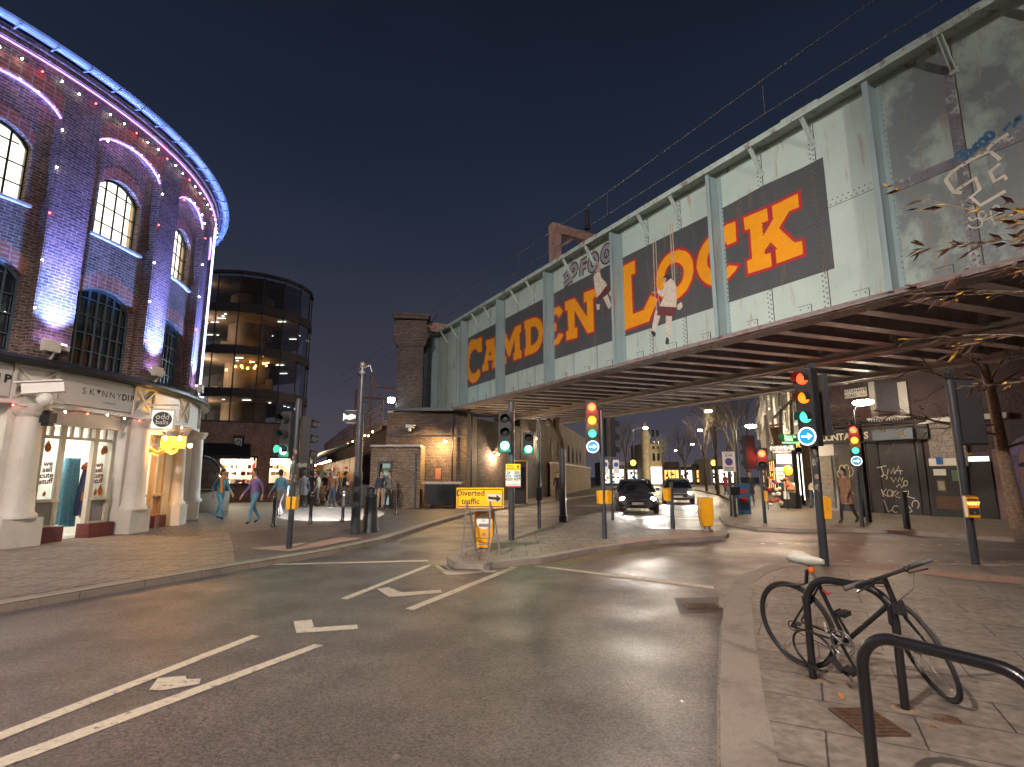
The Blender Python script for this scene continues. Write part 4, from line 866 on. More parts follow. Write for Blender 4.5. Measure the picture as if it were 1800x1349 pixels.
def shopfront(a0, a1, d0, d1, jm, lit, name):
    """bay between two columns: entablature board, transom lights, side windows, stall risers, doorway d0..d1"""
    bay(a0, a1, 9.82, 10.02, 2.80, 3.16, 'door_head', stone_paint); bay(a0, a1, 9.82, 10.1, 2.78, 2.84, 'moulding', stone_paint)
    mb = MB()
    for i in range(9):
        a = a0+(a1-a0)*i/8; mb.beam(CP_(a, 2.5, 9.86), CP_(a, 2.8, 9.86), .07, .06, up=(CP_(a, 0, 1)-CC))
    mb.beam(CP_(a0, 2.5, 9.86), CP_((a0+a1)/2, 2.5, 9.88), .09, .07); mb.beam(CP_((a0+a1)/2, 2.5, 9.88), CP_(a1, 2.5, 9.86), .09, .07)
    for a, w in ((a0, .16), (d0, .07), (d1, .12), (a1, .16)): mb.beam(CP_(a, .05, 9.86), CP_(a, 2.8, 9.86), .12, w, up=(CP_(a, 0, 1)-CC))
    for x0, x1 in ((a0, d0), (d1, a1)):
        mb.beam(CP_(x0, 1.04, 9.92), CP_(x1, 1.04, 9.92), .16, .07); mb.beam(CP_(x0, .46, 9.9), CP_(x1, .46, 9.9), .12, .05)
    mb.build('shop_frame', jm, cb)
    for x0, x1 in ((a0, d0), (d1, a1)):
        bay(x0, x1, 9.8, 9.88, .46, 1.0, 'stall_riser', dado if lit else jm, step=2); bay(x0-.6, x1+.6, 9.75, 10.1, .05, .44, 'plinth', plinth_m, step=2)
        mb = MB(); mb.add([CP_(x0, 1.05, 9.87), CP_(x1, 1.05, 9.87), CP_(x1, 2.5, 9.87), CP_(x0, 2.5, 9.87)], [(0, 1, 2, 3)]); mb.build('shop_window', MATS['clear_glass'], cb)
shopfront(-14.3, -3.3, -11.3, -6.4, cream, True, 'shop')
shopfront(2.9, 10.6, 5.2, 7.7, orange_join, False, 'shop2')
shopfront(-31.5, -20.2, -28.5, -23.5, cream, True, 'shop3')
bay(TH0, -33.5, 9.6, 9.9, 0, 3.2, 'shop_wall', stone_paint); bay(16, TH1, 9.6, 9.9, 0, 3.2, 'shop_wall', stone_paint)
# shop interiors: curved white rooms with ceiling lights
def room(a0, a1, label, e, colr, z1=2.95):
    mb = MB(); r0, r1 = 7.2, 9.74
    for i in range(6):
        a, b = a0+(a1-a0)*i/6, a0+(a1-a0)*(i+1)/6
        mb.add([CP_(a, .1, r0), CP_(b, .1, r0), CP_(b, z1, r0), CP_(a, z1, r0)], [(0, 1, 2, 3)]); mb.add([CP_(a, z1, r0), CP_(b, z1, r0), CP_(b, z1, r1), CP_(a, z1, r1)], [(0, 1, 2, 3)]); mb.add([CP_(a, .11, r0), CP_(b, .11, r0), CP_(b, .11, r1), CP_(a, .11, r1)], [(0, 1, 2, 3)])
    for a in (a0, a1): mb.add([CP_(a, .1, r0), CP_(a, .1, r1), CP_(a, z1, r1), CP_(a, z1, r0)], [(0, 1, 2, 3)])
    mb.build('room', white_room, cb)
    t = thing('ceiling_light', label, 'light', CP_((a0+a1)/2, z1-.05, 8.5)); mb = MB()
    for a in (.3, .7):
        A = a0+(a1-a0)*a; mb.box(CP_(A, z1-.04, 8.6), (.5, .5, .05))
    mb.build('panel', emit('ceiling_panel', (1, .95, .85), 6) if 'ceiling_panel' not in MATS else MATS['ceiling_panel'], t)
    lamp('AREA', CP_((a0+a1)/2, z1-.1, 8.6), e, colr, t, 1.2, target=CP_((a0+a1)/2, 0, 8.7))
room(-15.5, -2.2, 'white ceiling light inside the clothes shop', 36, (1, .95, .86)); room(1.9, 11.5, 'warm ceiling light inside the shop with ochre frames', 30, (1, .85, .62)); room(-32, -18.9, 'ceiling light inside the shop at the left photo edge', 50, (1, .95, .86))
# clothes rail and coats
rail = thing('clothes_rail', 'white clothes rail just inside the lit doorway', 'rail', CP_(-9, .1, 9.3)); mb = MB()
mb.tube([CP_(-8.6, .1, 9.25), CP_(-8.6, 2.1, 9.25), CP_(-2.2, 2.1, 9.25), CP_(-2.2, .1, 9.25)], .018, 6); mb.build('frame', chrome, rail)
def garment(a, r, ztop_, zbot, w, m, label, cat='coat', m2=None):
    t = thing(cat, label, cat, CP_(a, ztop_, r)); mb = MB(); O = (CP_(a, 0, 1)-CC).normalized(); T = Vector((-O.y, O.x, 0)); C = CP_(a, 0, r); n = 20; rows = 10; V = []; Fs = []
    for j in range(rows+1):
        f = j/rows; z = ztop_+(zbot-ztop_)*f; ww = w*(.45+.55*min(1, f*3)) if f < .33 else w*(1+.25*(f-.33))
        for i in range(n):
            g = 2*math.pi*i/n; k = 1+.22*math.sin(g*6+j*.2)*f; V.append(C+T*(ww/2*math.cos(g)*k)+O*(.09*math.sin(g)*k)+Zv*z)
    for j in range(rows):
        for i in range(n): Fs.append((j*n+i, j*n+(i+1) % n, (j+1)*n+(i+1) % n, (j+1)*n+i))
    mb.add(V, Fs, sm=True); mb.add(V[:n], [tuple(range(n))]); mb.build('cloth', m, t)
    if m2:
        mb = MB()
        for s in (-1, 1): mb.tube([C+O*.12+T*(s*.03)+Zv*(ztop_-.1), C+O*.13+T*(s*.04)+Zv*(zbot+.05)], .03, 6)
        mb.tube([C+O*.12-T*w*.55+Zv*zbot, C+O*.15+Zv*(zbot-.01), C+O*.12+T*w*.55+Zv*zbot], .04, 6); mb.tube([C+O*.12+T*a_+Zv*b_ for a_, b_ in ((-.2, 1.0), (-.04, 1.0), (-.04, 1.18), (-.2, 1.18), (-.2, 1.0))], .025, 6); mb.lathe(C+Zv*(ztop_-.12), [(.06, .12), (.14, .04), (.15, -.05), (.08, -.1)], n=12); mb.build('fur_trim', m2, t)
coat_b = mat('pale_blue_quilted_cloth', (.16, .42, .58), .7, var=.35, scale=25); coat_n = mat('navy_plaid_cloth', (.06, .08, .2), .7, var=.5, scale=14); fur = mat('rust_fur', (.50, .16, .05), .9, var=.4, scale=30, bump=.6)
for k, a in enumerate((-6.9, -6.05, -5.2)): garment(a, 9.25, 2.05, .42-.04*k, .20, coat_b, ('pale blue quilted coat nearest the shop door frame', 'middle pale blue quilted coat on the rail', 'pale blue quilted coat beside the rust trimmed one')[k])
garment(-3.9, 9.38, 1.95, .60, .36, coat_n, 'navy plaid coat with rust fur collar and trim', m2=fur)
mb = MB(); mb.box(CP_(-9, 1.95, 7.5), (.25, .9, .03)); mb.lathe(CP_(-8.6, 1.97, 7.5), [(.05, 0), (.07, .3), (.02, .5), (.0, .5)]); tag(mb.build('shelf', coat_b), 'small blue wall shelf with a vase inside the clothes shop', 'shelf')
# paisley decals and lettering on the side windows
pa = mat('orange_decal', (.75, .28, .03), .5); pb = mat('brown_decal', (.28, .07, .02), .5)
def decal(a, z, s, fl_=1):
    O = (CP_(a, 0, 1)-CC).normalized(); T = Vector((-O.y, O.x, 0)); P = CP_(a, z, 9.885); sh = [(0, .5), (.2, .25), (.3, -.05), (.22, -.35), (0, -.48), (-.2, -.35), (-.26, -.1), (-.16, .15), (-.03, .35)]
    for k, (q, m) in enumerate(((1, 0), (.6, 1), (.25, 0))): dm.poly([P+O*.002*(k+1)+T*(x*s*q*fl_)+Zv*((y*q-.1*(1-q))*s) for x, y in sh], mi=m)
dm = MB(); decal(-13.2, 2.28, .3, -1); decal(-12.9, 1.2, .14); decal(-4.9, 2.26, .28); decal(-4.4, 2.28, .26, -1); decal(-5.4, 1.2, .2); decal(-4.5, 1.25, .34, -1); dm.build('window_decal', [pa, pb], cb)
mb = MB()
for a, ws in ((-5.2, ('we', 'sell', 'cute', 'stuff')), (-12.9, ('we', 'sell', 'cute', 'stuff'))):
    O = (CP_(a, 0, 1)-CC).normalized(); T = Vector((-O.y, O.x, 0))
    for k, w in enumerate(ws): text_bm(mb, w, CP_(a, 1.88-k*.135, 9.886), T+Zv*.08, Zv, .17, bold=.006)
mb.build('window_lettering', pb, cb)
# items in the second shop window
wd = thing('window_display', 'white and red patterned display column in the second shop doorway', 'display', CP_(6, 1, 9.5)); mb = MB(); rr = random.Random(5)
for k in range(9): mb.box(CP_(4.2+(k % 2)*.5, .35+k*.2, 9.45), (.22, .28, .16), mi=k % 3)
mb.build('stock', [white, signred, signal_yellow], wd); mb = MB(); mb.tube([CP_(4.3, 1.95, 9.7)+Vector((0, .22*math.cos(a), .22*math.sin(a))) for a in [i*math.pi/8 for i in range(16)]], .03, 6, closed=True)
for i in range(8): mb.tube([CP_(4.3, 1.95, 9.7), CP_(4.3, 1.95, 9.7)+Vector((0, .22*math.cos(i*.785), .22*math.sin(i*.785)))], .012, 4)
mb.build('wheel_emblem', blackm, wd)
# hanging round sign
P = CP_(2.0, 3.2, 10.65); hs = thing('hanging_sign', 'square white hanging sign with a black disc reading odd balls', 'sign', P)
pf = CP_(2.0, 3.2, 10.1); O = Vector((.45, -.89, 0)).normalized(); T = Vector((.89, .45, 0)).normalized(); P = AT(286, 738, 15.0)
mb = MB(); Mx = Matrix((T, O, Zv)).transposed(); mb.box(P, (.60, .12, .60), Mx); mb.build('frame', cream, hs)
mb = MB(); mb.box(P+O*.062, (.50, .008, .50), Mx); mb.build('panel', emit('lit_sign_face', (1, .98, .9), .55), hs)
mb = MB(); mb.poly([P+O*.072+T*(.225*math.cos(a))+Zv*(.215*math.sin(a)) for a in [i*math.pi/14 for i in range(28)]], .004, O); mb.build('disc', signblack, hs)
mb = MB(); text_bm(mb, 'odd', P+O*.08+Zv*.07, T, Zv, .21); text_bm(mb, 'balls', P+O*.08-Zv*.08, T, Zv, .175); mb.build('lettering', white, hs)
mb = MB(); q = CP_(1.0, P.z+.42, RW); mb.beam(q, P+T*.35+Zv*.42, .05, .05); mb.beam(P+T*.2+Zv*.3, P+T*.2+Zv*.42, .02, .02); mb.beam(P-T*.2+Zv*.3, P-T*.2+Zv*.42, .02, .02); mb.build('bracket', stone_paint, hs)
# amber glowing sign with two lamps
P = AT(307, 778, 16.0); as_ = thing('amber_shop_sign', 'glowing amber sign box with flaring bulbs over the second shop door', 'sign', P)
mb = MB(); mb.box(P-T*.03, (.62, .14, .34), Mx); mb.build('box', mat('amber_board', (.8, .42, .08), .5), as_)
mb = MB(); mb.tube([P+O*.12-T*.3+Zv*.28, P+O*.3-T*.2+Zv*.18], .02, 6); mb.tube([P+O*.12+T*.2+Zv*.28, P+O*.3+T*.15+Zv*.18], .02, 6); mb.build('arms', iron, as_)
for s, e in ((-.22, 40), (.14, 60), (.42, 40)):
    q = P+O*.3+T*s+Zv*(.1 if s < .4 else -.1); mb = MB(); mb.ball(q, .06, 10); mb.build('bulb', emit('amber_bulb', (1, .42, .06), 60) if 'amber_bulb' not in MATS else MATS['amber_bulb'], as_); lamp('POINT', q+O*.08, e, (1, .5, .12), as_, .05)
mb = MB(); text_bm(mb, 'ODDBALLS', P+O*.075-Zv*.1, T, Zv, .1); mb.build('lettering', pb, as_)
# drooping awning flag
P = AT(285, 792, 15.6); mb = MB(); V = []; n = 10
for i in range(n+1):
    for j in range(4): V.append(P+T*(-.35+.75*i/n)+O*(.1*j)+Zv*(.05*math.sin(i*1.3)-.05*j+.08*i/n))
for i in range(n):
    for j in range(3): mb.add([V[i*4+j], V[i*4+j+1], V[(i+1)*4+j+1], V[(i+1)*4+j]], [(0, 1, 2, 3)], j % 2)
tag(mb.build('cloth_banner', [pa, blackm]), 'ragged orange and black cloth hanging under the amber sign', 'banner')
cctv(AT(82, 682, 11.6), (-.9, -.5, -.15), 'large cream surveillance camera on the crossed panel above the left column', 1.6)
P = AT(85, 735, 12.0); mb = MB(); mb.box(P, (.22, .2, .22)); mb.box(P-Zv*.13, (.16, .15, .1)); mb.box(P+Vector((-.12, -.05, .14)), (.4, .1, .04)); tag(mb.build('junction_box', iron), 'dark electrical boxes beside the left column top', 'box')
# string lights
sl_w = emit('white_fairy_bulb', (.95, 1, .9), 40); sl_r = emit('red_fairy_bulb', (1, .03, .02), 30)
def strlights(name, pts, label, nb, phase=0, wire_sag=.05, seglen=3):
    t = thing(name, label, 'string lights', pts[0], 'fairy lights strung over the curved building'); mb = MB(); tp = []
    for a, b in zip(pts, pts[1:]):
        for k in range(3): tp.append(a.lerp(b, k/3)-Zv*(wire_sag*math.sin(k/3*math.pi)))
    mb.tube(tp+[pts[-1]], .006, 4); mb.build('wire', blackm, t)
    for i in range(nb):
        f = (i+.5)/nb*(len(tp)-1); k = int(f); q = tp[k].lerp(tp[min(k+1, len(tp)-1)], f-k); mb = MB(); mb.ball(q-Zv*.02, .020, 8); mb.build('bulb', sl_r if (i+phase) % 3 == 2 else sl_w, t)
strlights('string_lights', [CP_(t, 10.95, RW+.12) for t in range(-27, 34, 4)], 'red and white fairy lights in a line below the gutter', 26)
for k, c in enumerate((wc[4], wc[5], wc[6])):
    strlights('string_lights', [CP_(c-HWR+2*HWR*i/6, zr(-HWR+2*HWR*i/6)-.02, RW+.05) for i in range(7)]+[CP_(c+HWR, z, RW+.05) for z in (9.2, 8.0, 6.8, 5.6, 4.5)], ('fairy lights round the leftmost arch and down the bright pilaster edge', 'fairy lights round the middle arch and down beside the second window', 'fairy lights round the rightmost narrow arch')[k], 11, k)
strlights('string_lights', [CP_(t, 3.12, 10.42) for t in range(-24, 16, 4)], 'fairy lights strung just under the shop fascia boards', 12, 1)
# ================================================================ STREET LAMPS (two stand behind the camera and light the foreground)
lampglow = emit('street_lamp_lens', (1, .86, .55), 60)
def street_lamp(base, h, d, reach, label, e, colr=(1, .80, .55), size=.12, pole_r=.07, spot=None, group='tall street lamps along the roads', target=None):
    base = Vector(base); d = Vector(d).normalized(); t = thing('street_lamp', label, 'street lamp', base, group)
    mb = MB(); mb.tube([base, base+Zv*1.2], pole_r*1.6, 10); mb.tube([base+Zv*1.2, base+Zv*(h-.3)], [pole_r*1.2, pole_r*.8], 10); mb.build('post', polem, t)
    mb = MB(); mb.tube([base+Zv*(h-.4), base+Zv*(h-.1)+d*.15, base+Zv*h+d*reach], pole_r*.5, 8); mb.build('arm', polem, t)
    P = base+Zv*h+d*(reach+.25); mb = MB(); S = Matrix((d, Vector((-d.y, d.x, 0)), Zv)).transposed(); mb.ball(P+Zv*.04, .32, 12, sq=(1, .45, .25), M=S); mb.build('lantern', polem, t)
    mb = MB(); mb.ball(P-Zv*.05, .36, 12, sq=(1, .6, .35), M=S); mb.build('lens', lampglow, t)
    if e: lamp('SPOT' if target is not None else 'POINT', P-Zv*.14, e, colr, t, size, target=target, spot=spot or 150, blend=.4)
    return t
street_lamp((-8.6, -3.6, .1), 10, (1, .3, 0), 2.4, 'street lamp on the left pavement behind the viewer', 19000, colr=(1, .83, .73), target=(-4.4, 0.5, 0), spot=136)
_q = [o for o in scene.objects if o.type == 'EMPTY'][-1]; lamp('SPOT', (-5.4, -2.4, 9.9), 8000, (1, .89, .80), _q, .12, target=(2.5, 22, 6.0), spot=66, blend=.7)  # added spot with no lantern of its own, brightens the bridge side
street_lamp((6.2, -6.5, .1), 10, (-.3, 1, 0), 1.2, 'street lamp on the right pavement behind the viewer', 6500, colr=(1, .84, .76), target=(-1, 9, 0), spot=150)
# visible lamps along the far street
for k, (x, y, dx, sz) in enumerate(((1134.4, 752, 1, 1), (1245.4, 722, -1, 1), (1230.5, 756, -1, 1), (1217, 781, -1, 1), (1188, 792, 1, .8), (1303.5, 776, 1, .8), (1119, 785, 1, .8))):
    hh = 8.0; d = ray(x, y); Y = (hh-EYE)/d[2]*d[1]; Y = min(Y, 170); P = AT(x, y, Y)
    lab = ('left-hand far street lamp against the sky over the road', 'highest far street lamp just under the bridge edge', 'starry far street lamp below the highest one', 'far street lamp above the bare roadside trees', 'small distant street lamp over the middle of the road', 'small distant street lamp right of the bare trees', 'small distant street lamp near the left trees')[k]
    street_lamp((P.x-dx*1.7, Y, 0), P.z, (dx, 0, 0), 1.45, lab, (5200, 7000, 4200, 3000, 3000, 2600, 2600)[k], group='street lamps receding down the far road')
P = AT(1320, 751, 34); street_lamp((AT(1292, 751, 34).x, 34, .1), P.z, (1, 0, 0), .75, 'street lamp on a horizontal arm in front of the right-hand shops', 1500, group='street lamps receding down the far road')
P = AT(1515, 709, 20.2); street_lamp((P.x-.1, 20.6, .1), P.z, (.3, -.3, 0), .1, 'bright white-headed lamp post by the road name sign', 420, (1, .84, .66), pole_r=.05)
# ================================================================ TRAFFIC SIGNALS AND POLES
def lens_m(name, c, s): return emit(name, c, s)
L_r = lens_m('red_signal', (1, .045, .015), 9); L_a = lens_m('amber_signal', (1, .22, .012), 5); L_g = lens_m('green_signal', (.10, 1, .55), 14); L_gd = lens_m('green_arrow_signal', (.08, .8, .45), 1.3)
L_rs = lens_m('red_signal_side', (1, .05, .012), 3); L_as = lens_m('amber_signal_side', (1, .20, .01), 1.6); off_l = mat('unlit_lens', (.03, .035, .035), .2)
sg_blue = emit('blue_lit_sign', (.01, .26, .50), .75); sg_white = emit('white_lit_sign', (1, 1, 1), 1.2)
def sig_head(t, P, f, lenses, sc=1.0, arrow=None, visor=True, backboard=.0):
    """P = centre of top lens, f = facing direction, lenses top to bottom: material or None; arrow = blue round sign below"""
    f = Vector(f).normalized(); s = Vector((-f.y, f.x, 0)).normalized(); M = Matrix((s, f, Zv)).transposed(); g = .33*sc; n = len(lenses)+(1 if arrow else 0)
    mb = MB(); mb.box(P-Zv*(g*(n-1)/2)-f*.1*sc, (.31*sc, .17*sc, g*n), M)
    for k in range(n): mb.box(P-Zv*g*k-f*.02*sc, (.29*sc, .03*sc, g*.94), M)
    if backboard: mb.box(P-Zv*(g*(n-1)/2)-f*.14*sc, ((.31+backboard)*sc, .02, g*n+backboard*sc), M)
    if visor:
        for k in range(len(lenses)):
            C = P-Zv*g*k; nn = 12; V = []; Fs = []
            for i in range(nn+1):
                a = math.pi*(-.12+1.24*i/nn); rr = .115*sc; dn = .20*sc*(1-.25*abs(i/nn-.5)*2)
                V += [C+s*(rr*math.cos(a))+Zv*(rr*math.sin(a)), C+s*(rr*math.cos(a))+Zv*(rr*math.sin(a)-.02*sc)+f*dn]
            for i in range(nn): Fs.append((2*i, 2*i+2, 2*i+3, 2*i+1))
            mb.add(V, Fs, sm=True)
    h = mb.build('signal_head', blackm, t)
    for k, m in enumerate(lenses):
        C = P-Zv*g*k+f*.012*sc; mb = MB(); mb.lathe(C, [(.1*sc, -.02), (.1*sc, 0), (.07*sc, .02*sc), (.0, .028*sc)], axis=f, n=20); mb.build('signal_lens', m or off_l, h)
        if m in (L_r, L_a, L_g): lamp('POINT', C+f*.16, {L_r: 26, L_a: 14, L_g: 14}[m]*sc, {L_r: (1, .05, .02), L_a: (1, .4, .05), L_g: (.1, 1, .55)}[m], t, .09)
    if arrow:
        C = P-Zv*g*len(lenses)+f*.012*sc; mb = MB(); mb.lathe(C, [(.155*sc, 0), (.155*sc, .012), (.135*sc, .013), (.13*sc, .012)], axis=f, n=28, mi=1); mb.lathe(C, [(.135*sc, .011), (0.0, .0115)], axis=f, n=28, mi=0); ar = [(-.09, -.018), (.02, -.018), (.02, -.06), (.10, 0), (.02, .06), (.02, .018), (-.09, .018)]
        mb.poly([C+f*.018-s*(x*sc*arrow)+Zv*y*sc for x, y in ar], mi=1); mb.build('blue_arrow_sign', [sg_blue, sg_white], h)
    return h
def pole(t, base, top, r=.057): mb = MB(); mb.tube([base, top], r, 12); mb.lathe(Vector(top), [(r, 0), (r*.7, .03), (0, .04)], n=12); mb.build('pole', polem, t)
def push_box(t, C, f, m=signal_yellow, s=1.0, text=None):
    f = Vector(f).normalized(); sd = Vector((-f.y, f.x, 0)); M = Matrix((sd, f, Zv)).transposed(); mb = MB(); h = .33*s; w = .17*s; d_ = .11*s
    mb.add([C+M @ Vector(p) for p in [(-w/2, -d_/2, -h/2), (w/2, -d_/2, -h/2), (w/2*.9, d_/2*.7, -h/2), (-w/2*.9, d_/2*.7, -h/2), (-w/2, -d_/2, h/2), (w/2, -d_/2, h/2), (w/2*.9, d_/2, h/2*.86), (-w/2*.9, d_/2, h/2*.86)]], [(0, 1, 5, 4), (1, 2, 6, 5), (2, 3, 7, 6), (3, 0, 4, 7), (0, 3, 2, 1), (4, 5, 6, 7)])
    b = mb.build('push_button_box', m, t)
    if text:
        mb = MB(); mb.box(C+f*(d_/2+.004), (w*.78, .008, h*.72), M); mb.build('front_plate', blackm, b); mb = MB(); mb.box(C+f*(d_/2+.010)+Zv*.04, (w*.72, .006, .12), M); mb.build('lit_panel', emit('wait_panel', (1, .20, .005), .30), b)
        mb = MB(); text_bm(mb, text, C+f*(d_/2+.015)+Zv*.05, -sd if (-sd).cross(Zv).dot(f) > 0 else sd, Zv, .07, bold=.004); mb.build('lettering', emit('wait_letters', (1, .55, .12), 2.2), b)
        mb = MB(); mb.cyl(C+f*(d_/2+.005)-Zv*.1, C+f*(d_/2+.02)-Zv*.1, .018, n=12); mb.build('button', chrome, b)
toward = lambda P: Vector((-P.x, -P.y, 0)).normalized()
# A: left signal by the shops
b = G(508, 965, .1); t = thing('traffic_light', 'traffic light on the left pavement near the shops, green lit, stickers down its pole', 'traffic light', b, 'traffic lights at the junction'); d = ray(521, 703); tp = AT(524, 703, b.y); tp.x = b.x; pole(t, b, Vector((b.x, b.y, tp.z)), .06)
P = Vector((b.x-.22, b.y-.1, AT(503, 738, b.y).z)); sig_head(t, P, (-.45, -1, 0), [None, None, L_g], 1.0); sig_head(t, Vector((b.x+.25, b.y+.1, P.z-.1)), (1, .6, 0), [None, None, None], 1.0)
for s in (-.08, .08): push_box(t, Vector((b.x+s, b.y, AT(508, 884, b.y).z)), (s, -.02, 0), s=.8)
# B: central green
b = G(899, 950, .1); t = thing('traffic_light', 'traffic light glaring green in front of the bridge underside, route sign on its pole', 'traffic light', b, 'traffic lights at the junction'); zt = AT(897, 708, b.y).z; pole(t, b, Vector((b.x, b.y, zt)), .075)
P = Vector((b.x-.16, b.y-.16, AT(893, 737, b.y).z)); sig_head(t, P, toward(b), [None, None, L_g], 1.0)
sp = thing('route_sign', 'white and yellow diversion route panel listing bus numbers, strapped to the central pole', 'sign', AT(901, 836, b.y-.1)); c0 = AT(889, 816, b.y-.1); c1 = AT(915, 857, b.y-.1); w = c1.x-c0.x; h = c0.z-c1.z; C = (c0+c1)/2
mb = MB(); mb.box(C, (w, .012, h)); mb.build('panel', white, sp); mb = MB(); mb.box(C+Vector((0, -.008, h*.36)), (w*.99, .006, h*.28)); mb.build('yellow_panel', sign_yellow, sp); mb = MB(); mb.box(C+Vector((0, -.008, -h*.47)), (w*.99, .006, h*.06)); mb.build('red_strip', signred, sp)
mb = MB(); yy = C.y-.014
for k, s in enumerate(('24    253', '27a   N29', 'N253 N279')): text_bm(mb, s, Vector((C.x, yy, C.z+h*(.12-.14*k))), (1, 0, 0), Zv, .085, bold=.002)
text_bm(mb, 'Follow', Vector((C.x-w*.2, yy, C.z+h*.42)), (1, 0, 0), Zv, .055, bold=.001); text_bm(mb, 'diversion', Vector((C.x-w*.16, yy, C.z+h*.32)), (1, 0, 0), Zv, .055, bold=.001)
mb.box(C+Vector((w*.33, -.014, h*.34)), (.02, .003, .09)); mb.poly([Vector((C.x+w*.33+x, yy, C.z+h*.34+z)) for x, z in ((-.035, .02), (.035, .02), (0, .065))], .002, (0, -1, 0)); mb.box(C+Vector((0, -.014, -h*.39)), (w*.84, .003, .008)); mb.build('lettering', signblack, sp)
# C: pole with small pedestrian box and a second green head
b = G(948, 930, .1); t = thing('traffic_light', 'slim pole with a small green head on its left and a push-button box', 'traffic light', b, 'traffic lights at the junction'); pole(t, b, Vector((b.x, b.y, AT(943, 738, b.y).z)), .055)
sig_head(t, Vector((b.x-.3, b.y, AT(928, 770, b.y).z)), toward(b), [None, L_g], 1.0); push_box(t, Vector((b.x, b.y-.1, AT(948, 868, b.y).z)), toward(b), blackm, 1.1)
# tree trunk with stickers on the island is a bare lopped pole
b = G(990, 918, .1); t = thing('pole', 'thick dark stickered post with a metal collar on the traffic island', 'post', b); mb = MB(); mb.tube([b, Vector((b.x, b.y, AT(988, 790, b.y).z))], .11, 12); mb.build('pole', polem, t); mb = MB(); mb.tube([b+Zv*.02, b+Zv*.2], .14, 12); mb.build('base_collar', iron, t)
# D: red + amber + green arrow + blue sign
b = G(1063, 947, .1); t = thing('traffic_light', 'traffic light showing red, amber and green above a blue arrow, under the bridge', 'traffic light', b, 'traffic lights at the junction'); pole(t, b, Vector((b.x, b.y, AT(1058, 722, b.y).z)), .06)
P = Vector((b.x-.25, b.y-.1, AT(1043, 717, b.y).z)); sig_head(t, P, toward(P), [L_r, L_a, L_gd], 1.0, arrow=-1); sig_head(t, Vector((b.x+.3, b.y+.25, AT(1085, 745, b.y).z)), (.9, .5, 0), [L_rs, None, None], 1.0)
push_box(t, Vector((b.x+.11, b.y-.02, AT(1063, 874, b.y).z)), (.7, -1, 0)); push_box(t, Vector((b.x-.1, b.y+.02, AT(1063, 874, b.y).z)), (-1, -.2, 0))
# I: parking-sign pole behind
b = G(1077, 915, .1); t = thing('sign_post', 'post with two small white parking plates behind the red traffic light', 'sign post', b); pole(t, b, Vector((b.x, b.y, AT(1074, 800, b.y).z)), .05)
for x0 in (1064, 1083): C = AT(x0, 821, b.y-.06); mb = MB(); mb.box(C, (.2, .01, .48)); q = mb.build('plate', white, t); mb = MB(); mb.cyl(C+Vector((0, -.006, .08)), C+Vector((0, -.01, .08)), .08, n=16); mb.build('blue_disc', mat('blue_enamel', (.02, .12, .4), .4) if 'blue_enamel' not in MATS else MATS['blue_enamel'], q)
# J: beacon-less short pole
b = G(1183, 930, .1); t = thing('signal_post', 'short grey post with a narrow yellow push-button box in front of the headlights', 'post', b); pole(t, b, Vector((b.x, b.y, AT(1180, 850, b.y).z)), .06); push_box(t, Vector((b.x-.13, b.y, AT(1176, 869, b.y).z)), (-1, -.7, 0), s=1.1)
# E: big right signal
b = G(1450, 995, .1); t = thing('traffic_light', 'nearest traffic light with red and amber visors seen from the side, right pavement', 'traffic light', b, 'traffic lights at the junction'); zt = AT(1440, 648, b.y).z; pole(t, b, Vector((b.x, b.y, zt)), .07)
P = Vector((AT(1404, 668, b.y).x, b.y-.12, AT(1404, 668, b.y).z)); vis = sig_head(t, P, (-1.0, -.62, 0), [L_rs, L_as, L_gd], 1.03, arrow=-1)
mb = MB(); mb.box(P+Vector((.26, .12, -.35)), (.1, .1, 1.3)); mb.box(P+Vector((.44, .16, -.45)), (.08, .2, 1.1)); mb.build('mounting_bracket', polem, t)
mb = MB(); mb.box(Vector((b.x+.24, b.y+.25, AT(1440, 725, b.y).z)), (.2, .22, .78)); q = mb.build('detector_box', blackm, t)
for k in range(5): mb = MB(); C = Vector((b.x+.36, b.y+.10, AT(1440, 694+k*15, b.y).z)); mb.box(C, (.09, .02, .13)); mb.build('sticker', white if k % 2 else galv, q)
push_box(t, Vector((b.x+.13, b.y-.02, AT(1460, 892, b.y).z)), (1, -.5, 0), s=1.15)
# F: further red at right
b = G(1516, 926, .1); t = thing('traffic_light', 'traffic light with red, amber and green lit beside the letters CONTACTS', 'traffic light', b, 'traffic lights at the junction'); pole(t, b, Vector((b.x, b.y, AT(1512, 742, b.y).z)), .055); P = Vector((b.x-.06, b.y-.15, AT(1509, 757, b.y).z)); sig_head(t, P, toward(P), [L_r, L_a, L_gd], .95, arrow=-1)
b = G(1345, 920, .1); t = thing('traffic_light', 'pedestrian signal with a lit red man and a black head turned away, by the shops', 'traffic light', b, 'traffic lights at the junction'); pole(t, b, Vector((b.x, b.y, AT(1342, 775, b.y).z)), .055); sig_head(t, Vector((b.x+.0, b.y-.14, AT(1343, 798, b.y).z)), toward(b), [L_r, None], 1.1); sig_head(t, Vector((b.x-.42, b.y, AT(1325, 776, b.y).z)), (-.2, 1, 0), [None, None, None], 1.1); push_box(t, Vector((b.x+.1, b.y, AT(1348, 872, b.y).z)), (1, -.5, 0))
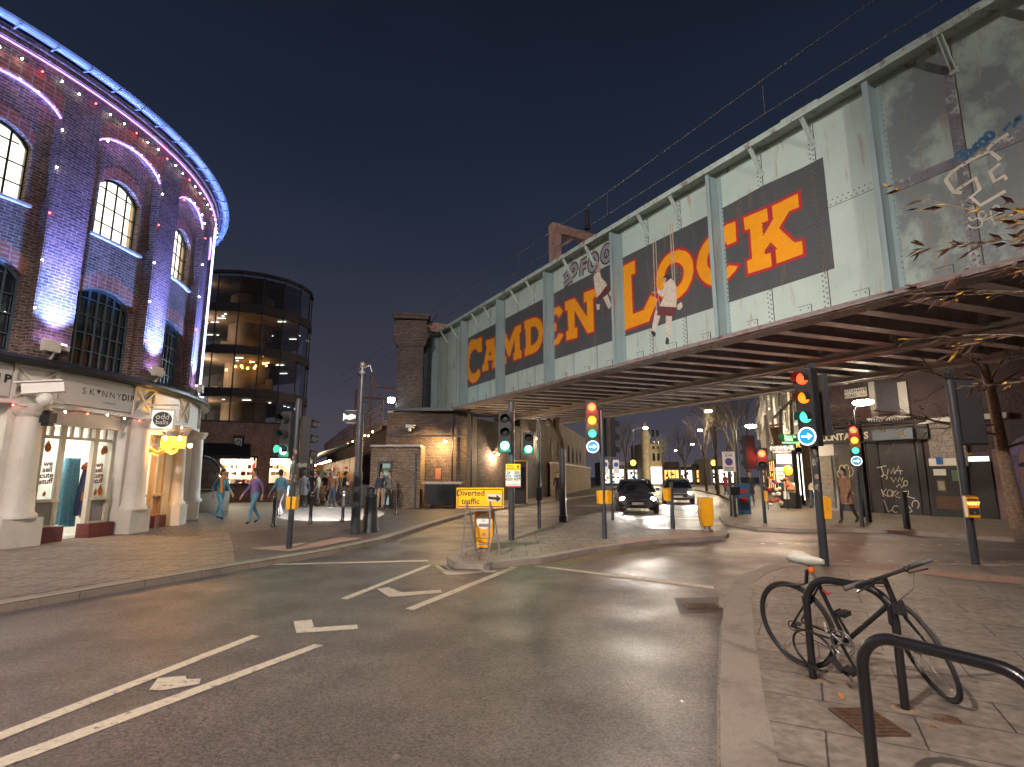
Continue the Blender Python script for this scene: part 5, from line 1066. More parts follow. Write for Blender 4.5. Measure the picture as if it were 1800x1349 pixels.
# H: pole at right with WAIT box, signal seen from behind
b = G(1715, 993, .1); t = thing('traffic_light', 'stickered pole at right with an orange WAIT box, its signal head turned away', 'traffic light', b, 'traffic lights at the junction'); ztop_ = AT(1668, 660, b.y).z; pole(t, b, Vector((b.x-.02, b.y, ztop_)), .065)
P = Vector((b.x+.22, b.y+.05, AT(1690, 690, b.y).z)); sig_head(t, P, (.25, 1, 0), [None, None, None], 1.12, backboard=.06); mb = MB(); mb.tube([Vector((b.x, b.y, P.z+.15)), P+Vector((0, -.12, .1))], .03, 6); mb.tube([Vector((b.x, b.y, P.z-.7)), P+Vector((0, -.12, -.7))], .03, 6); mb.build('mounting_bracket', polem, t)
push_box(t, Vector((b.x-.04, b.y-.14, AT(1703, 890, b.y).z)), (-.35, -1, 0), s=1.1, text='WAIT'); mb = MB(); mb.lathe(Vector((b.x-.02, b.y, ztop_+.02)), [(.05, 0), (.05, .08), (.03, .12), (0, .13)]); mb.box(Vector((b.x-.1, b.y-.05, ztop_-.02)), (.1, .08, .1)); mb.build('pole_cap', blackm, t)
def stickers(b, r, z0, z1, n, label_parent, seed):
    rr = random.Random(seed); mb = MB()
    for k in range(n):
        a = rr.uniform(-2.6, -.5); z = rr.uniform(z0, z1); w = rr.uniform(.012, .03); h = rr.uniform(.015, .045); C = Vector((b.x+math.cos(a)*(r+.003), b.y+math.sin(a)*(r+.003), z)); O = Vector((math.cos(a), math.sin(a), 0)); T = Vector((-O.y, O.x, 0)); mb.add([C-T*w-Zv*h, C+T*w-Zv*h, C+T*w+Zv*h, C-T*w+Zv*h], [(0, 1, 2, 3)], rr.randrange(4))
    s = mb.build('stickers', [mat('worn_sticker', (.38, .35, .32), .6, var=.6, scale=60) if 'worn_sticker' not in MATS else MATS['worn_sticker'], galv, rusty, blackm], label_parent); s['kind'] = 'stuff'
for o in list(scene.objects):
    if o.type == 'EMPTY' and o.get('category') == 'traffic light' and ('left pavement' in o['label'] or 'nearest' in o['label'] or 'leaning' in o['label']): stickers(o.location, .067, 1.35, 2.2, 22, o, 4)
# ---- banner pole, cone bollard, small bollards
b = G(624, 940, .1); t = thing('banner_pole', 'tall grey catenary pole carrying a small white banner on the left pavement', 'pole', b); zt = AT(634, 648, b.y).z; mb = MB(); mb.tube([b, b+Zv*1.6], .12, 14); mb.tube([b+Zv*1.6, Vector((b.x, b.y, zt))], [.10, .075], 14); mb.build('pole', polem, t)
mb = MB(); mb.lathe(Vector((b.x, b.y, zt-.15)), [(.1, 0), (.09, .06), (.06, .1), (.06, .2), (.09, .22), (.07, .3), (0, .34)], n=12); mb.tube([Vector((b.x, b.y, zt)), Vector((b.x+.2, b.y, zt+.08)), Vector((b.x+.26, b.y, zt-.1))], .025, 6); mb.build('pole_cap', galv, t)
c0 = AT(608, 723, b.y); c1 = AT(630, 743, b.y); mb = MB(); mb.box((c0+c1)/2-Vector((.07, 0, 0)), (.36, .01, c0.z-c1.z)); q = mb.build('banner', blackm, t); mb = MB(); w = .3; C = (c0+c1)/2-Vector((.07, .01, 0)); mb.poly([C+Vector((x, 0, z)) for x, z in ((-.17, -.12), (-.1, -.05), (0, -.09), (.17, -.04), (.17, .04), (.05, .08), (-.06, .03), (-.17, .1))], .002, (0, -1, 0)); mb.build('banner_emblem', white, q)
mb = MB(); mb.tube([AT(608, 722, b.y), AT(632, 722, b.y)], .015, 6); mb.tube([AT(608, 744, b.y), AT(632, 744, b.y)], .015, 6); mb.build('banner_arms', galv, t)
sp_ = thing('ground_spotlight', 'spotlight clamped on the banner pole throwing a white disc on the cobbles', 'spotlight', Vector((b.x, b.y, 4.5))); P = Vector((b.x-.05, b.y+.18, 4.6)); mb = MB(); mb.beam(P, P+Vector((-.12, .18, -.2)), .16, .16); mb.beam(P, Vector((b.x, b.y, 4.65)), .04, .04); mb.build('housing', blackm, sp_)
tg = Vector((-6.9, 21.2, .1)); lamp('SPOT', P+Vector((-.24, .40, -.42)), 17000, (1, .97, .95), sp_, .02, target=tg, spot=29, blend=.06)
b = G(650, 935, .1); t = thing('cone_bollard', 'broad tapering black iron bollard beside the banner pole', 'bollard', b); mb = MB(); mb.lathe(b, [(.27, 0), (.27, .04), (.23, .08), (.15, .9), (.17, .93), (.17, .98), (.09, 1.02), (.11, 1.1), (.09, 1.18), (0, 1.2)], n=14); mb.build('body', iron, t)
def bollard(b, label):
    t = thing('bollard', label, 'bollard', b, 'slim black bollards on the left pavement'); mb = MB(); mb.lathe(b, [(.07, 0), (.07, .05), (.055, .08), (.052, .82), (.065, .84), (.065, .87), (.05, .89), (.05, .94), (.06, .96), (.04, 1.0), (0, 1.01)], n=12); mb.build('post', black, t)
for (x, y), s in (((480, 927), 'slim black bollard left of the green-lit traffic light pole'), ((545, 922), 'slim black bollard just right of the green-lit traffic light pole'), ((602, 918), 'slim black bollard left of the banner pole'), ((697, 905), 'slim black bollard in front of the brick kiosk')): bollard(G(x, y, .1), s)
# ---- diverted traffic sign
dv = thing('diversion_sign', 'yellow Diverted traffic sign on a splayed steel trestle at the tip of the island', 'road sign', (-.6, 10.9, .1))
c = [AT(804, 857.6, 10.9), AT(887, 857.6, 10.9), AT(884.5, 894, 10.9), AT(801, 893.4, 10.9)]; C = sum(c, Vector())/4; ex = (c[1]-c[0]).normalized(); W = (c[1]-c[0]).length; Hh = (c[0]-c[3]).length; ez = Zv; M3 = Matrix((ex, Vector((-ex.y, ex.x, 0)), Zv)).transposed()
mb = MB(); mb.box(C, (W, .02, Hh), M3); mb.build('board', sign_yellow, dv); mb = MB(); yo = Vector((0, -.014, 0))
for s in (-1, 1): mb.beam(C+yo-ex*(W/2-.03)+Zv*s*(Hh/2-.03), C+yo+ex*(W/2-.03)+Zv*s*(Hh/2-.03), .014, .002, up=(0, 1, 0)) if False else mb.box(C+yo+Zv*s*(Hh/2-.03), (W-.06, .003, .014), M3); mb.box(C+yo+ex*s*(W/2-.03), (.014, .003, Hh-.06), M3)
mb.build('border', signblack, dv); mb = MB(); text_bm(mb, 'Diverted', C+Vector((-.19, -.014, .09)), ex, Zv, .155, bold=.002); text_bm(mb, 'traffic', C+Vector((-.19, -.014, -.07)), ex, Zv, .155, bold=.002); mb.build('lettering', signblack, dv)
mb = MB(); mb.box(C+Vector((.28, -.015, 0)), (.28, .006, .15), Matrix.Rotation(.06, 3, 'Y')); q = mb.build('arrow_plate', mat('worn_cream_plate', (.7, .62, .42), .35), dv); mb = MB(); mb.poly([C+Vector((.28+x, -.021, z)) for x, z in ((-.12, .03), (.04, .015), (.04, .06), (.13, -.015), (.05, -.08), (.045, -.04), (-.12, -.02))], .002, (0, -1, 0)); mb.build('arrow', signblack, q)
mb = MB(); zb = C.z-Hh/2
fl_ = G(811, 989, .1); fr_ = G(858, 992, .1); bl_ = G(836, 972, .1)+Vector((0, .15, 0)); br2 = G(879, 976, .1)+Vector((0, .1, 0)); tl_ = C-ex*.26+Vector((0, .02, -.05)); tr_ = C+ex*.2+Vector((0, .02, -.05))
for s, (a, b_) in enumerate(((fl_, tl_), (fr_, tr_), (bl_, tl_+Vector((.03, .05, 0))), (br2, tr_+Vector((.03, .05, 0))))): m_ = MB(); m_.tube([a, b_], .018, 8); m_.build('leg', galv, dv)
mb.tube([fl_.lerp(tl_, .28), fr_.lerp(tr_, .28)], .01, 6); mb.tube([fl_.lerp(tl_, .82), fr_.lerp(tr_, .82)], .01, 6); mb.tube([bl_.lerp(tl_, .28), br2.lerp(tr_, .28)], .01, 6); mb.build('crossbars', galv, dv)
# ---- yellow keep-left bollards
def ybollard(b, h, w, label, disc=True, zoff=.3):
    t = thing('traffic_bollard', label, 'bollard', b, 'yellow island bollards'); mb = MB(); P = b
    sh = [(-w*.36, 0), (w*.36, 0), (w*.5, h*.32), (w*.5, h*.93), (w*.42, h), (-w*.42, h), (-w*.5, h*.93), (-w*.5, h*.32)]; zz = zoff
    mb.poly([P+Vector((x, -.1, z+zz)) for x, z in sh], .22, (0, 1, 0)); mb.build('shell', signal_yellow, t)
    mb = MB(); mb.poly([P+Vector((x*1.04, .118, z*1.015+zz-.005)) for x, z in sh], .025, (0, 1, 0)); mb.poly([P+Vector((x*1.04, -.098, z*1.015+zz-.005)) for x, z in sh], .012, (0, 1, 0)); mb.build('rim', iron, t)
    mb = MB(); mb.cyl(P, P+Zv*(zz+.03), .09, n=12); mb.cyl(P, P+Zv*.05, .16, n=14); mb.build('foot', galv, t)
    if disc:
        mb = MB(); C = P+Vector((0, -.104, zz+h*.72)); mb.cyl(C+Vector((0, .003, 0)), C-Vector((0, .004, 0)), w*.43, n=26); d_ = mb.build('white_disc', white, t); mb = MB(); text_bm(mb, 'G', C+Vector((-.01, -.009, .02)), (1, 0, 0), Zv, .09); mb.box(C+Vector((0, -.007, -.07)), (.2, .004, .05)); mb.build('disc_marks', galv, d_)
        mb = MB(); mb.box(P+Vector((w*.28, -.106, zz+h*.93)), (.1, .006, .05)); mb.build('sticker', white, t); mb = MB(); mb.box(P+Vector((0, -.106, zz+h*.36)), (.07, .006, .07)); mb.build('sticker', rusty, t)
bb_ = Vector((AT(851, 930, 11.35).x, 11.35, .1)); _zt = AT(851, 899, 11.25).z; _zb = AT(851, 963, 11.25).z; ybollard(bb_, _zt-_zb, .36, 'yellow bollard with a white disc standing under the diversion sign', zoff=_zb-.1); ybollard(G(1243, 934, .1), .76, .34, 'plain yellow bollard on the far tip of the island', disc=False, zoff=.14)
# ---- right pavement posts and signs
b = G(1286, 908, .1); t = thing('parking_sign', 'white controlled parking zone sign with a blue no-waiting disc, right pavement', 'road sign', b); pole(t, b, Vector((b.x, b.y, AT(1286, 790, b.y).z)), .05); C = AT(1281, 812, b.y-.08); mb = MB(); mb.box(C, (.48, .012, .76)); mb.build('panel', white, t); mb = MB(); mb.cyl(C+Vector((0, -.008, 0)), C+Vector((0, -.012, 0)), .15, n=24); d_ = mb.build('blue_disc', MATS['blue_enamel'], t)
mb = MB(); mb.lathe(C+Vector((0, -.013, 0)), [(.15, 0), (.15, .004), (.125, .004)], axis=(0, -1, 0), n=24); mb.beam(C+Vector((-.1, -.016, .1)), C+Vector((.1, -.016, -.1)), .025, .004, up=(0, 1, 0)); mb.build('red_ring', signred, d_); mb = MB(); text_bm(mb, 'CONTROLLED', C+Vector((0, -.008, .32)), (1, 0, 0), Zv, .06); text_bm(mb, 'ZONE', C+Vector((0, -.008, .23)), (1, 0, 0), Zv, .11, bold=.002)
for k in range(3): mb.box(C+Vector((0, -.008, -.22-.05*k)), (.34, .002, .02))
mb.build('lettering', signblack, t)
bnb = thing('litter_bin', 'small black litter bin post beside the parking sign', 'bin', b+Vector((-.1, -.9, 0))); q = b+Vector((.0, -.35, 0)); mb = MB(); mb.box(q+Zv*.95, (.36, .3, .3)); mb.cyl(q, q+Zv*.9, .06, n=10); mb.build('body', iron, bnb)
q = b+Vector((1.0, 1.2, 0)); ab_ = thing('advert_board', 'blue upright notice board with red patches on the right pavement', 'board', q); mb = MB(); mb.box(q+Zv*.6, (.5, .12, 1.2)); mb.build('panel', mat('blue_board', (.04, .10, .2), .5), ab_); mb = MB(); mb.box(q+Vector((0, -.065, .9)), (.3, .01, .12)); mb.box(q+Vector((0, -.065, .55)), (.26, .01, .22)); mb.build('posters', signred, ab_)
# belisha beacons
for x, y, s in ((1113, 814, 'amber belisha beacon at the left of the far road'), (1255, 814, 'amber belisha beacon at the right of the far road')):
    P = AT(x, y, 48); t = thing('belisha_beacon', s, 'beacon', (P.x, 48, 0), 'belisha beacons'); mb = MB()
    for k in range(6): mb.cyl((P.x, 48, k*P.z/6), (P.x, 48, (k+1)*P.z/6-.2), .05, n=8, mi=k % 2)
    mb.build('striped_pole', [white, blackm], t); mb = MB(); mb.ball(P, .24, 12); mb.build('globe', emit('belisha_globe', (1, .5, .03), 9) if 'belisha_globe' not in MATS else MATS['belisha_globe'], t)
# telephone box / payphone kiosk by the left wall
P = Vector((.45, 30.6, .1)); t = thing('telephone_kiosk', 'slim black payphone kiosk with an amber frame on the far left pavement', 'kiosk', P); mb = MB(); mb.box(P+Zv*1.15, (.8, .7, 2.3)); mb.build('body', blackm, t); mb = MB(); mb.box(P+Vector((0, -.36, 1.35)), (.62, .02, 1.3)); mb.build('glass', darkpane, t); mb = MB()
for s in (-1, 1): mb.box(P+Vector((s*.37, -.37, 1.2)), (.05, .03, 2.3))
mb.box(P+Vector((0, -.37, 2.32)), (.8, .03, .05)); mb.build('frame', signal_yellow, t)
# drain grate, service covers
def cover(P0, X, w, d, label, m, bars=0):
    X = Vector(X).normalized(); Y = Vector((-X.y, X.x, 0)); M = Matrix((X, Y, Zv)).transposed(); t = thing('drain_grate' if bars else 'service_cover', label, 'drain cover', P0); mb = MB()
    for s in (-1, 1): mb.box(P0+Y*s*d/2+Zv*.006, (w, .02, .012), M); mb.box(P0+X*s*w/2+Zv*.006, (.02, d, .012), M)
    mb.build('frame', m, t); mb = MB()
    if bars:
        mb.box(P0+Zv*.003, (w-.02, d-.02, .003), M, mi=1)
        for k in range(bars): mb.box(P0+X*(w*((k+.5)/bars-.5))+Zv*.008, (w/bars*.5, d-.02, .01), M)
    else:
        mb.box(P0+Zv*.004, (w-.02, d-.02, .006), M)
        for i in range(9):
            for j in range(7): mb.box(P0+X*(w*((i+.5)/9-.5))*.9+Y*(d*((j+.5)/7-.5))*.9+Zv*.009, (.03, .02, .005), M)
    mb.build('plate', [m, blackm], t)
iron_r = mat('rusty_cast_iron', (.15, .085, .055), .6, metal=.3, var=.5, scale=20, bump=.4)
cover(G(1235, 1066, .002), (1, -.12, 0), .40, .28, 'slotted road drain near the right kerb', iron_r, 9); a = G(1525, 1270, .1); cover(a, G(1580, 1282, .1)-G(1505, 1282, .1), .26, .36, 'rusty rectangular service cover set in the paving under the cycle stand', iron_r)
mb = MB(); a = G(1665, 1265, .1); mb.lathe(a, [(.0, .006), (.07, .006), (.075, 0)], n=18); tag(mb.build('service_cover', iron_r), 'small round patch cover in the paving behind the near cycle stand', 'drain cover')
# leaf litter
leafm = mat('fallen_leaf', (.42, .16, .03), .7, var=.5, scale=3)
for k, (x, y, s) in enumerate(((1479, 1233, 'upright rusty leaf on the paving left of the service cover'), (1732, 1071, 'small orange leaf on the paving far right'), (1200, 1236, 'pale scrap of litter on the asphalt near the kerb'), (1640, 1280, 'small yellow leaf right of the service cover'))):
    P = G(x, y, .1 if x > 1260 else 0); mb = MB(); a = k*1.3; pts = [(0, .05), (.018, .02), (.03, .025), (.02, 0), (.022, -.03), (0, -.02), (-.022, -.03), (-.02, 0), (-.03, .025), (-.018, .02)]
    mb.add([P+Vector((x_*math.cos(a)-y_*math.sin(a), (x_*math.sin(a)+y_*math.cos(a)), .006+abs(x_)*.5+(y_+.03)*(.8 if k == 0 else .1))) for x_, y_ in [(p_*.6, q_*.6) for p_, q_ in pts]], [tuple(range(10))]); tag(mb.build('leaf', leafm if k != 2 else white), s, 'leaf')
# ================================================================ CYCLE STANDS AND BICYCLE
def stand(a, b_, h, r, label, bend=.2):
    t = thing('cycle_stand', label, 'cycle stand', a, 'black tubular cycle stands'); d = (b_-a).normalized(); pts = [a, a+Zv*(h-bend)]
    for k in range(1, 8): g = math.pi/2*k/8; pts.append(a+Zv*(h-bend+bend*math.sin(g))+d*(bend-bend*math.cos(g)))
    pts += [a+Zv*h+d*bend, b_+Zv*h-d*bend]
    for k in range(1, 8): g = math.pi/2*k/8; pts.append(b_+Zv*(h-bend+bend*math.cos(g))-d*(bend-bend*math.sin(g)))
    pts += [b_+Zv*(h-bend), b_]; mb = MB(); mb.tube(pts, r, 16); mb.build('tube', black, t)
    for p in (a, b_): mb = MB(); mb.lathe(p, [(.085, .0), (.08, .004), (.05, .006)], n=20); mb.build('mortar_ring', mat('sandy_mortar', (.27, .20, .13), .9, var=.5, scale=40) if 'sandy_mortar' not in MATS else MATS['sandy_mortar'], t)
s1a, s1b = G(1438, 1190, .1), G(1600, 1243, .1)
s1a -= Vector((.053, .029, 0)); s1b -= Vector((.053, .029, 0)); stand(s1a, s1b, .735, .027, 'black cycle stand with the bicycle locked to it')
dd = (s1b-s1a).normalized()
s2a = Vector((1.69, 2.80, .1)); s2b = s2a+Vector((.29, -.60, 0)).normalized()*.70
stand(s2a, s2b, .755, .027, 'empty black cycle stand nearest the viewer, cut by the right edge', bend=.16)
bk = thing('bicycle', 'black fixed-gear bicycle with white saddle locked against the far cycle stand', 'bicycle', G(1500, 1200, .1))
Rw = .335; RA = Vector((2.336, 4.634, .1)); LEAN = .18
ux = Vector((math.cos(-1.125), math.sin(-1.125), 0)); sd_ = Vector((-ux.y, ux.x, 0)); up = (Zv*math.cos(LEAN)-sd_*math.sin(LEAN)).normalized()
nrm = ux.cross(up).normalized()
def B3(x, z, y=0): return RA+ux*x+up*z-nrm*y*-1
bm_ = mat('black_bike_frame', (.015, .015, .017), .3, coat=.5)
def wheel(C, ax, label_side, hubr=.03):
    ax = ax.normalized(); X = ax.cross(Zv).normalized(); Y = X.cross(ax); mb = MB(); ringp = lambda r, n=48, o=0: [C+X*(r*math.cos(2*math.pi*i/n))+Y*(r*math.sin(2*math.pi*i/n))+ax*o for i in range(n)]
    mb.tube(ringp(Rw-.014), .014, 10, closed=True); w = mb.build('wheel', rubber, bk); mb = MB(); mb.tube(ringp(Rw-.034), .011, 8, closed=True); mb.build('rim', mat('dark_rim', (.06, .06, .062), .3, metal=.6) if 'dark_rim' not in MATS else MATS['dark_rim'], w)
    mb = MB(); n = 28
    for i in range(n):
        a = 2*math.pi*i/n; s = .03 if i % 2 else -.03; b2 = a+(.5 if (i//2) % 2 else -.5)
        mb.tube([C+ax*s+X*(.022*math.cos(b2))+Y*(.022*math.sin(b2)), C+X*((Rw-.035)*math.cos(a))+Y*((Rw-.035)*math.sin(a))], .0011, 4, cap=False)
    mb.build('spokes', chrome, w); mb = MB(); mb.lathe(C-ax*.05, [(.008, 0), (.012, .01), (.026, .015), (.026, .022), (.016, .03), (.016, .07), (.026, .078), (.026, .085), (.01, .1)], axis=ax, n=14); mb.build('hub', chrome, w)
    a = 3.0; mb = MB(); q = C+X*((Rw-.075)*math.cos(a))+Y*((Rw-.075)*math.sin(a)); mb.tube([q-Y*.035, q+Y*.035], .008, 6); mb.build('spoke_reflector', white, w); return w
RC = B3(0, Rw); wheel(RC, nrm, 'rear')
BB = B3(.402, .305); ST = B3(.268, .71); HTt = B3(.785, .80); HTb = B3(.819, .68)
# front wheel turned in toward the viewer
fx = Vector((math.cos(-1.752), math.sin(-1.752), 0)); fsd = Vector((-fx.y, fx.x, 0)); fax = (fsd*math.cos(.356)+Zv*math.sin(.356)).normalized(); fup = (Zv*math.cos(.356)-fsd*math.sin(.356)).normalized()
FC = Vector((2.955, 3.975, .1))+fup*Rw; wheel(FC, fax, 'front')
mb = MB()
for a, b2, r in ((BB, ST, .0155), (BB, HTb+Vector((0, 0, .01)), .019), (ST, HTt, .0145), (HTt+up*.02, HTb-up*.02, .018)): mb.tube([a, b2], r, 12)
for s in (-1, 1):
    mb.tube([BB+nrm*s*.03, RC+nrm*s*.06], .009, 8); mb.tube([ST-up*.02+nrm*s*.02, RC+nrm*s*.06], .008, 8)
mb.lathe(BB-nrm*.035, [(.021, 0), (.021, .07)], axis=nrm, n=14); mb.build('frame', bm_, bk)
mb = MB(); cr_ = HTb-up*.02
for s in (-1, 1): mb.tube([cr_+fax*s*.045-Zv*.01, cr_+fax*s*.05-Zv*.1+fx*.01, FC+fax*s*.052], [.012, .012, .007], 8)
mb.tube([cr_-fax*.05, cr_+fax*.05], .014, 8); mb.build('fork', bm_, bk)
stp = HTt+up*.04; mb = MB(); mb.tube([HTt, stp], .016, 10); sfw = stp+fx*.07+Zv*.02; mb.tube([stp, sfw], .015, 8); bar0 = sfw-fax*.30+fx*-.01; bar1 = sfw+fax*.30
bax = fax; bar0 = sfw-bax*.29-fx*.02; bar1 = sfw+bax*.29-fx*.02; mb.tube([bar0, sfw-bax*.05, sfw+bax*.05, bar1], .0125, 10); hb = mb.build('handlebar', bm_, bk)
for q0, q1 in ((bar0, bar0.lerp(bar1, .24)), (bar1, bar1.lerp(bar0, .24))): mb = MB(); mb.tube([q0-(q1-q0)*.03, q1], .0175, 12); mb.build('grip', mat('grey_rubber_grip', (.10, .095, .095), .7) if 'grey_rubber_grip' not in MATS else MATS['grey_rubber_grip'], hb)
for q, s in ((bar0.lerp(bar1, .3), 1), (bar1.lerp(bar0, .3), -1)): mb = MB(); mb.tube([q, q+fx*.05-Zv*.02, q+fx*.06-Zv*.03+(-bax*s)*.12], .006, 6); mb.ball(q+fx*.02, .02, 8); mb.build('brake_lever', bm_, hb)
mb = MB()
for s in (-1, 1): q = sfw+bax*s*.14; mb.tube([q+fx*.05-Zv*.02, q+fx*.10-Zv*.10-bax*s*.04, sfw+fx*.07-Zv*.16, HTb+fx*.05], .0028, 5)
mb.tube([ST-up*.03, ST.lerp(HTt, .5)-up*.02, HTt-up*.03], .0025, 5); mb.build('cables', black, bk)
mb = MB(); q = cr_+fx*.03; mb.box(q-Zv*.02, (.05, .04, .07)); mb.box(cr_-Zv*.055+fax*.035+fx*.02, (.02, .05, .05)); mb.build('front_brake', blackm, bk)
mb = MB(); q = ST.lerp(RC, .42); mb.box(q-ux*.01, (.05, .06, .05)); mb.build('rear_brake', blackm, bk)
# saddle and post
SD = ST+(ST-BB).normalized()*.155; mb = MB(); mb.tube([ST-(ST-BB).normalized()*.02, SD], .0125, 10); mb.lathe(ST, [(.02, -.015), (.021, .02)], axis=(ST-BB), n=12); mb.build('seat_post', chrome, bk)
mb = MB(); rows = [(-.14, .055, .0, .03), (-.12, .072, .012, .04), (-.07, .072, .01, .045), (0, .042, .0, .045), (.05, .024, -.004, .035), (.10, .019, -.004, .028), (.135, .014, -.006, .018)]; rows = [(x_, w_, z_, d_*1.5) for x_, w_, z_, d_ in rows]; n = 14; V = []; Fs = []
for x, w, z, dz in rows:
    for i in range(n): a = 2*math.pi*i/n; V.append(SD+ux*x+nrm*(w*math.cos(a))+up*(z+.03+(dz*.42*math.sin(a) if math.sin(a) > 0 else dz*.9*math.sin(a))))
for j in range(len(rows)-1):
    for i in range(n): Fs.append((j*n+i, j*n+(i+1) % n, (j+1)*n+(i+1) % n, (j+1)*n+i))
mb.add(V, Fs, sm=True); mb.add(V[:n], [tuple(range(n))]); mb.add(V[-n:], [tuple(range(n))]); mb.build('saddle', mat('pale_saddle', (.55, .57, .48), .4, var=.1), bk)
# chainset, pedals, chain
mb = MB(); CR = BB-nrm*-.05 if False else BB+nrm*.05
side = nrm if nrm.dot(Vector((0, -1, 0))) > 0 else -nrm; CR = BB+side*.045; Xr = ux; Yr = up
def circ(C, r, n=32): return [C+Xr*(r*math.cos(2*math.pi*i/n))+Yr*(r*math.sin(2*math.pi*i/n)) for i in range(n)]
mb.tube(circ(CR, .088), .006, 6, closed=True); mb.tube(circ(CR, .07), .004, 5, closed=True)
for k in range(5): a = k*1.257; mb.tube([CR, CR+Xr*(.085*math.cos(a))+Yr*(.085*math.sin(a))], .008, 6)
mb.build('chainring', chrome, bk)
mb = MB(); rc2 = RC+side*.045; mb.tube([CR+Yr*.088, rc2+Yr*.035], .004, 5); mb.tube([CR-Yr*.088, rc2-Yr*.035], .004, 5); mb.tube(circ(rc2, .036, 18), .005, 5, closed=True); mb.build('chain', mat('rusty_chain', (.14, .10, .08), .5, metal=.5), bk)
ca_ = Xr*.07-Yr*.155; ca_.normalize()
for s, cdir in ((1, ca_), (-1, -ca_)):
    mb = MB(); q = BB+side*.06*s; e_ = q+cdir*.168; mb.tube([q, e_], [.013, .009], 8); c_ = mb.build('crank', bm_, bk); mb = MB(); pc = e_+side*s*.055; M = Matrix((Xr, side, Yr)).transposed(); mb.box(pc, (.085, .09, .02), M); mb.box(pc, (.03, .1, .03), M)
    for qx in (-.04, .04): mb.box(pc+Xr*qx, (.006, .09, .034), M)
    mb.build('pedal', blackm, c_)
# clip-on mudguard, strap, rear light
mb = MB(); q = ST+(ST-BB).normalized()*.09; V = [q-ux*.04, q-ux*.07-up*.11, q-ux*.12-up*.13, q-ux*.26-up*.15, q-ux*.38-up*.185]; 
for a, b2, w in ((0, 1, .03), (1, 2, .04), (2, 3, .055), (3, 4, .06)): mb.beam(V[a], V[b2], w, .012, up=up)
mb.build('mudguard', mat('dark_grey_plastic', (.05, .045, .05), .5), bk)
mb = MB(); mb.lathe(q-(ST-BB).normalized()*.02, [(.017, 0), (.024, .005), (.024, .04), (.017, .045)], axis=(ST-BB), n=12); mb.build('orange_strap', mat('orange_strap', (.8, .16, .01), .5), bk)
mb = MB(); mb.tube([ST+ux*.02-up*.05, ST+ux*.08-up*.075], .009, 6); mb.build('red_tag', signred, bk)
# oval D-lock
lk = thing('cycle_lock', 'black oval shackle lock looped through the wheel and cycle stand', 'lock', s1a+Zv*.3); LC = s1a+Zv*.23+side*.05+ux*.06; mb = MB(); pts = [LC+ux*(.19*math.cos(a)+.03*math.sin(a))+Zv*(.12*math.sin(a)-.03*math.cos(a))+side*(.035*math.cos(a)) for a in [2*math.pi*i/40 for i in range(36)]]; mb.tube(pts, .0095, 8); mb.build('shackle', bm_, lk)
mb = MB(); q = pts[0]; mb.beam(q-ux*.03+Zv*.03, q+ux*.05-Zv*.03, .03, .035); mb.build('lock_body', blackm, lk)
# ================================================================ TREES
bark_far = mat('grey_bark', (.13, .105, .08), .9, var=.4, scale=8); leaf_b = mat('brown_dry_leaf', (.11, .045, .028), .7, var=.5, scale=10); leaf_y = mat('yellow_leaf', (.62, .36, .03), .6, var=.3, scale=10)
def tree(base, h, label, seed=0, spread=.5, depth=4, r=.14, lean=(0, 0), m=None, name='bare_tree', group='bare winter trees along the road', trunk_frac=.35, kids=3):
    rr = random.Random(seed); t = thing(name, label, 'tree', base, group); base = Vector(base); m = m or bark_far
    top = base+Vector((lean[0], lean[1], h*trunk_frac)); mb = MB(); mb.tube([base, base.lerp(top, .5)+Vector((.05*rr.uniform(-1, 1), 0, 0)), top], [r*1.25, r, r*.8], 9); mb.build('trunk', m, t)
    mb = MB()
    def grow(p, d, l, rad, dep):
        n = 3; pts = [p]; q = p.copy(); dd = d.copy()
        for i in range(n): dd = (dd+Vector((rr.uniform(-1, 1), rr.uniform(-1, 1), rr.uniform(-.3, .7)))*.16).normalized(); q = q+dd*l/n; pts.append(q.copy())
        mb.tube(pts, [rad*(1-.5*i/n) for i in range(n+1)], 6 if dep > 2 else (4 if dep > 1 else 3), cap=False)
        if dep <= 0: return
        for k in range(kids+(1 if dep < 3 else 0)):
            f = rr.uniform(.35, 1); a = pts[min(n-1, int(f*n))].lerp(pts[min(n, int(f*n)+1)], f*n-int(f*n)) if f < 1 else pts[-1]
            nd = (dd+Vector((rr.uniform(-1, 1), rr.uniform(-1, 1), rr.uniform(-.4, .8)))*spread*1.5).normalized(); grow(a, nd, l*rr.uniform(.55, .78), rad*.5, dep-1)
    for k in range(4): grow(top-Zv*rr.uniform(0, h*.06), (Vector((rr.uniform(-1, 1), rr.uniform(-1, 1), 0))*spread+Zv).normalized(), h*.26, r*.55, depth)
    mb.build('branches', m, t); return t
for k, (x, y, Y, h, s) in enumerate(((1206, 852, 62, 9, 'thin bare tree left of the white-lit shops in the distance'), (1242, 856, 55, 10.5, 'tall bare tree nearest the middle of the far road'), (1262, 858, 46, 10, 'dense bare tree left of the parking sign'), (1294, 862, 38, 9.5, 'dark bare tree behind the parking sign'), (1102, 852, 60, 10, 'bare tree at the left of the far road by the amber beacon'), (1166, 850, 80, 9, 'small distant bare tree in front of the ornate lit building'), (1318, 866, 42, 11, 'dark bare tree rising beside the right-hand shops'))):
    P = AT(x, y, Y); tree((P.x, Y, 0), h, s, seed=k+2, depth=4 if k < 4 else 3, r=.13, spread=.45)
tree(G(986, 886, .1)+Vector((.3, 3, 0)), 8.5, 'forked dark tree trunk rising beside the wall beyond the bridge', seed=22, r=.2, depth=3, trunk_frac=.45)
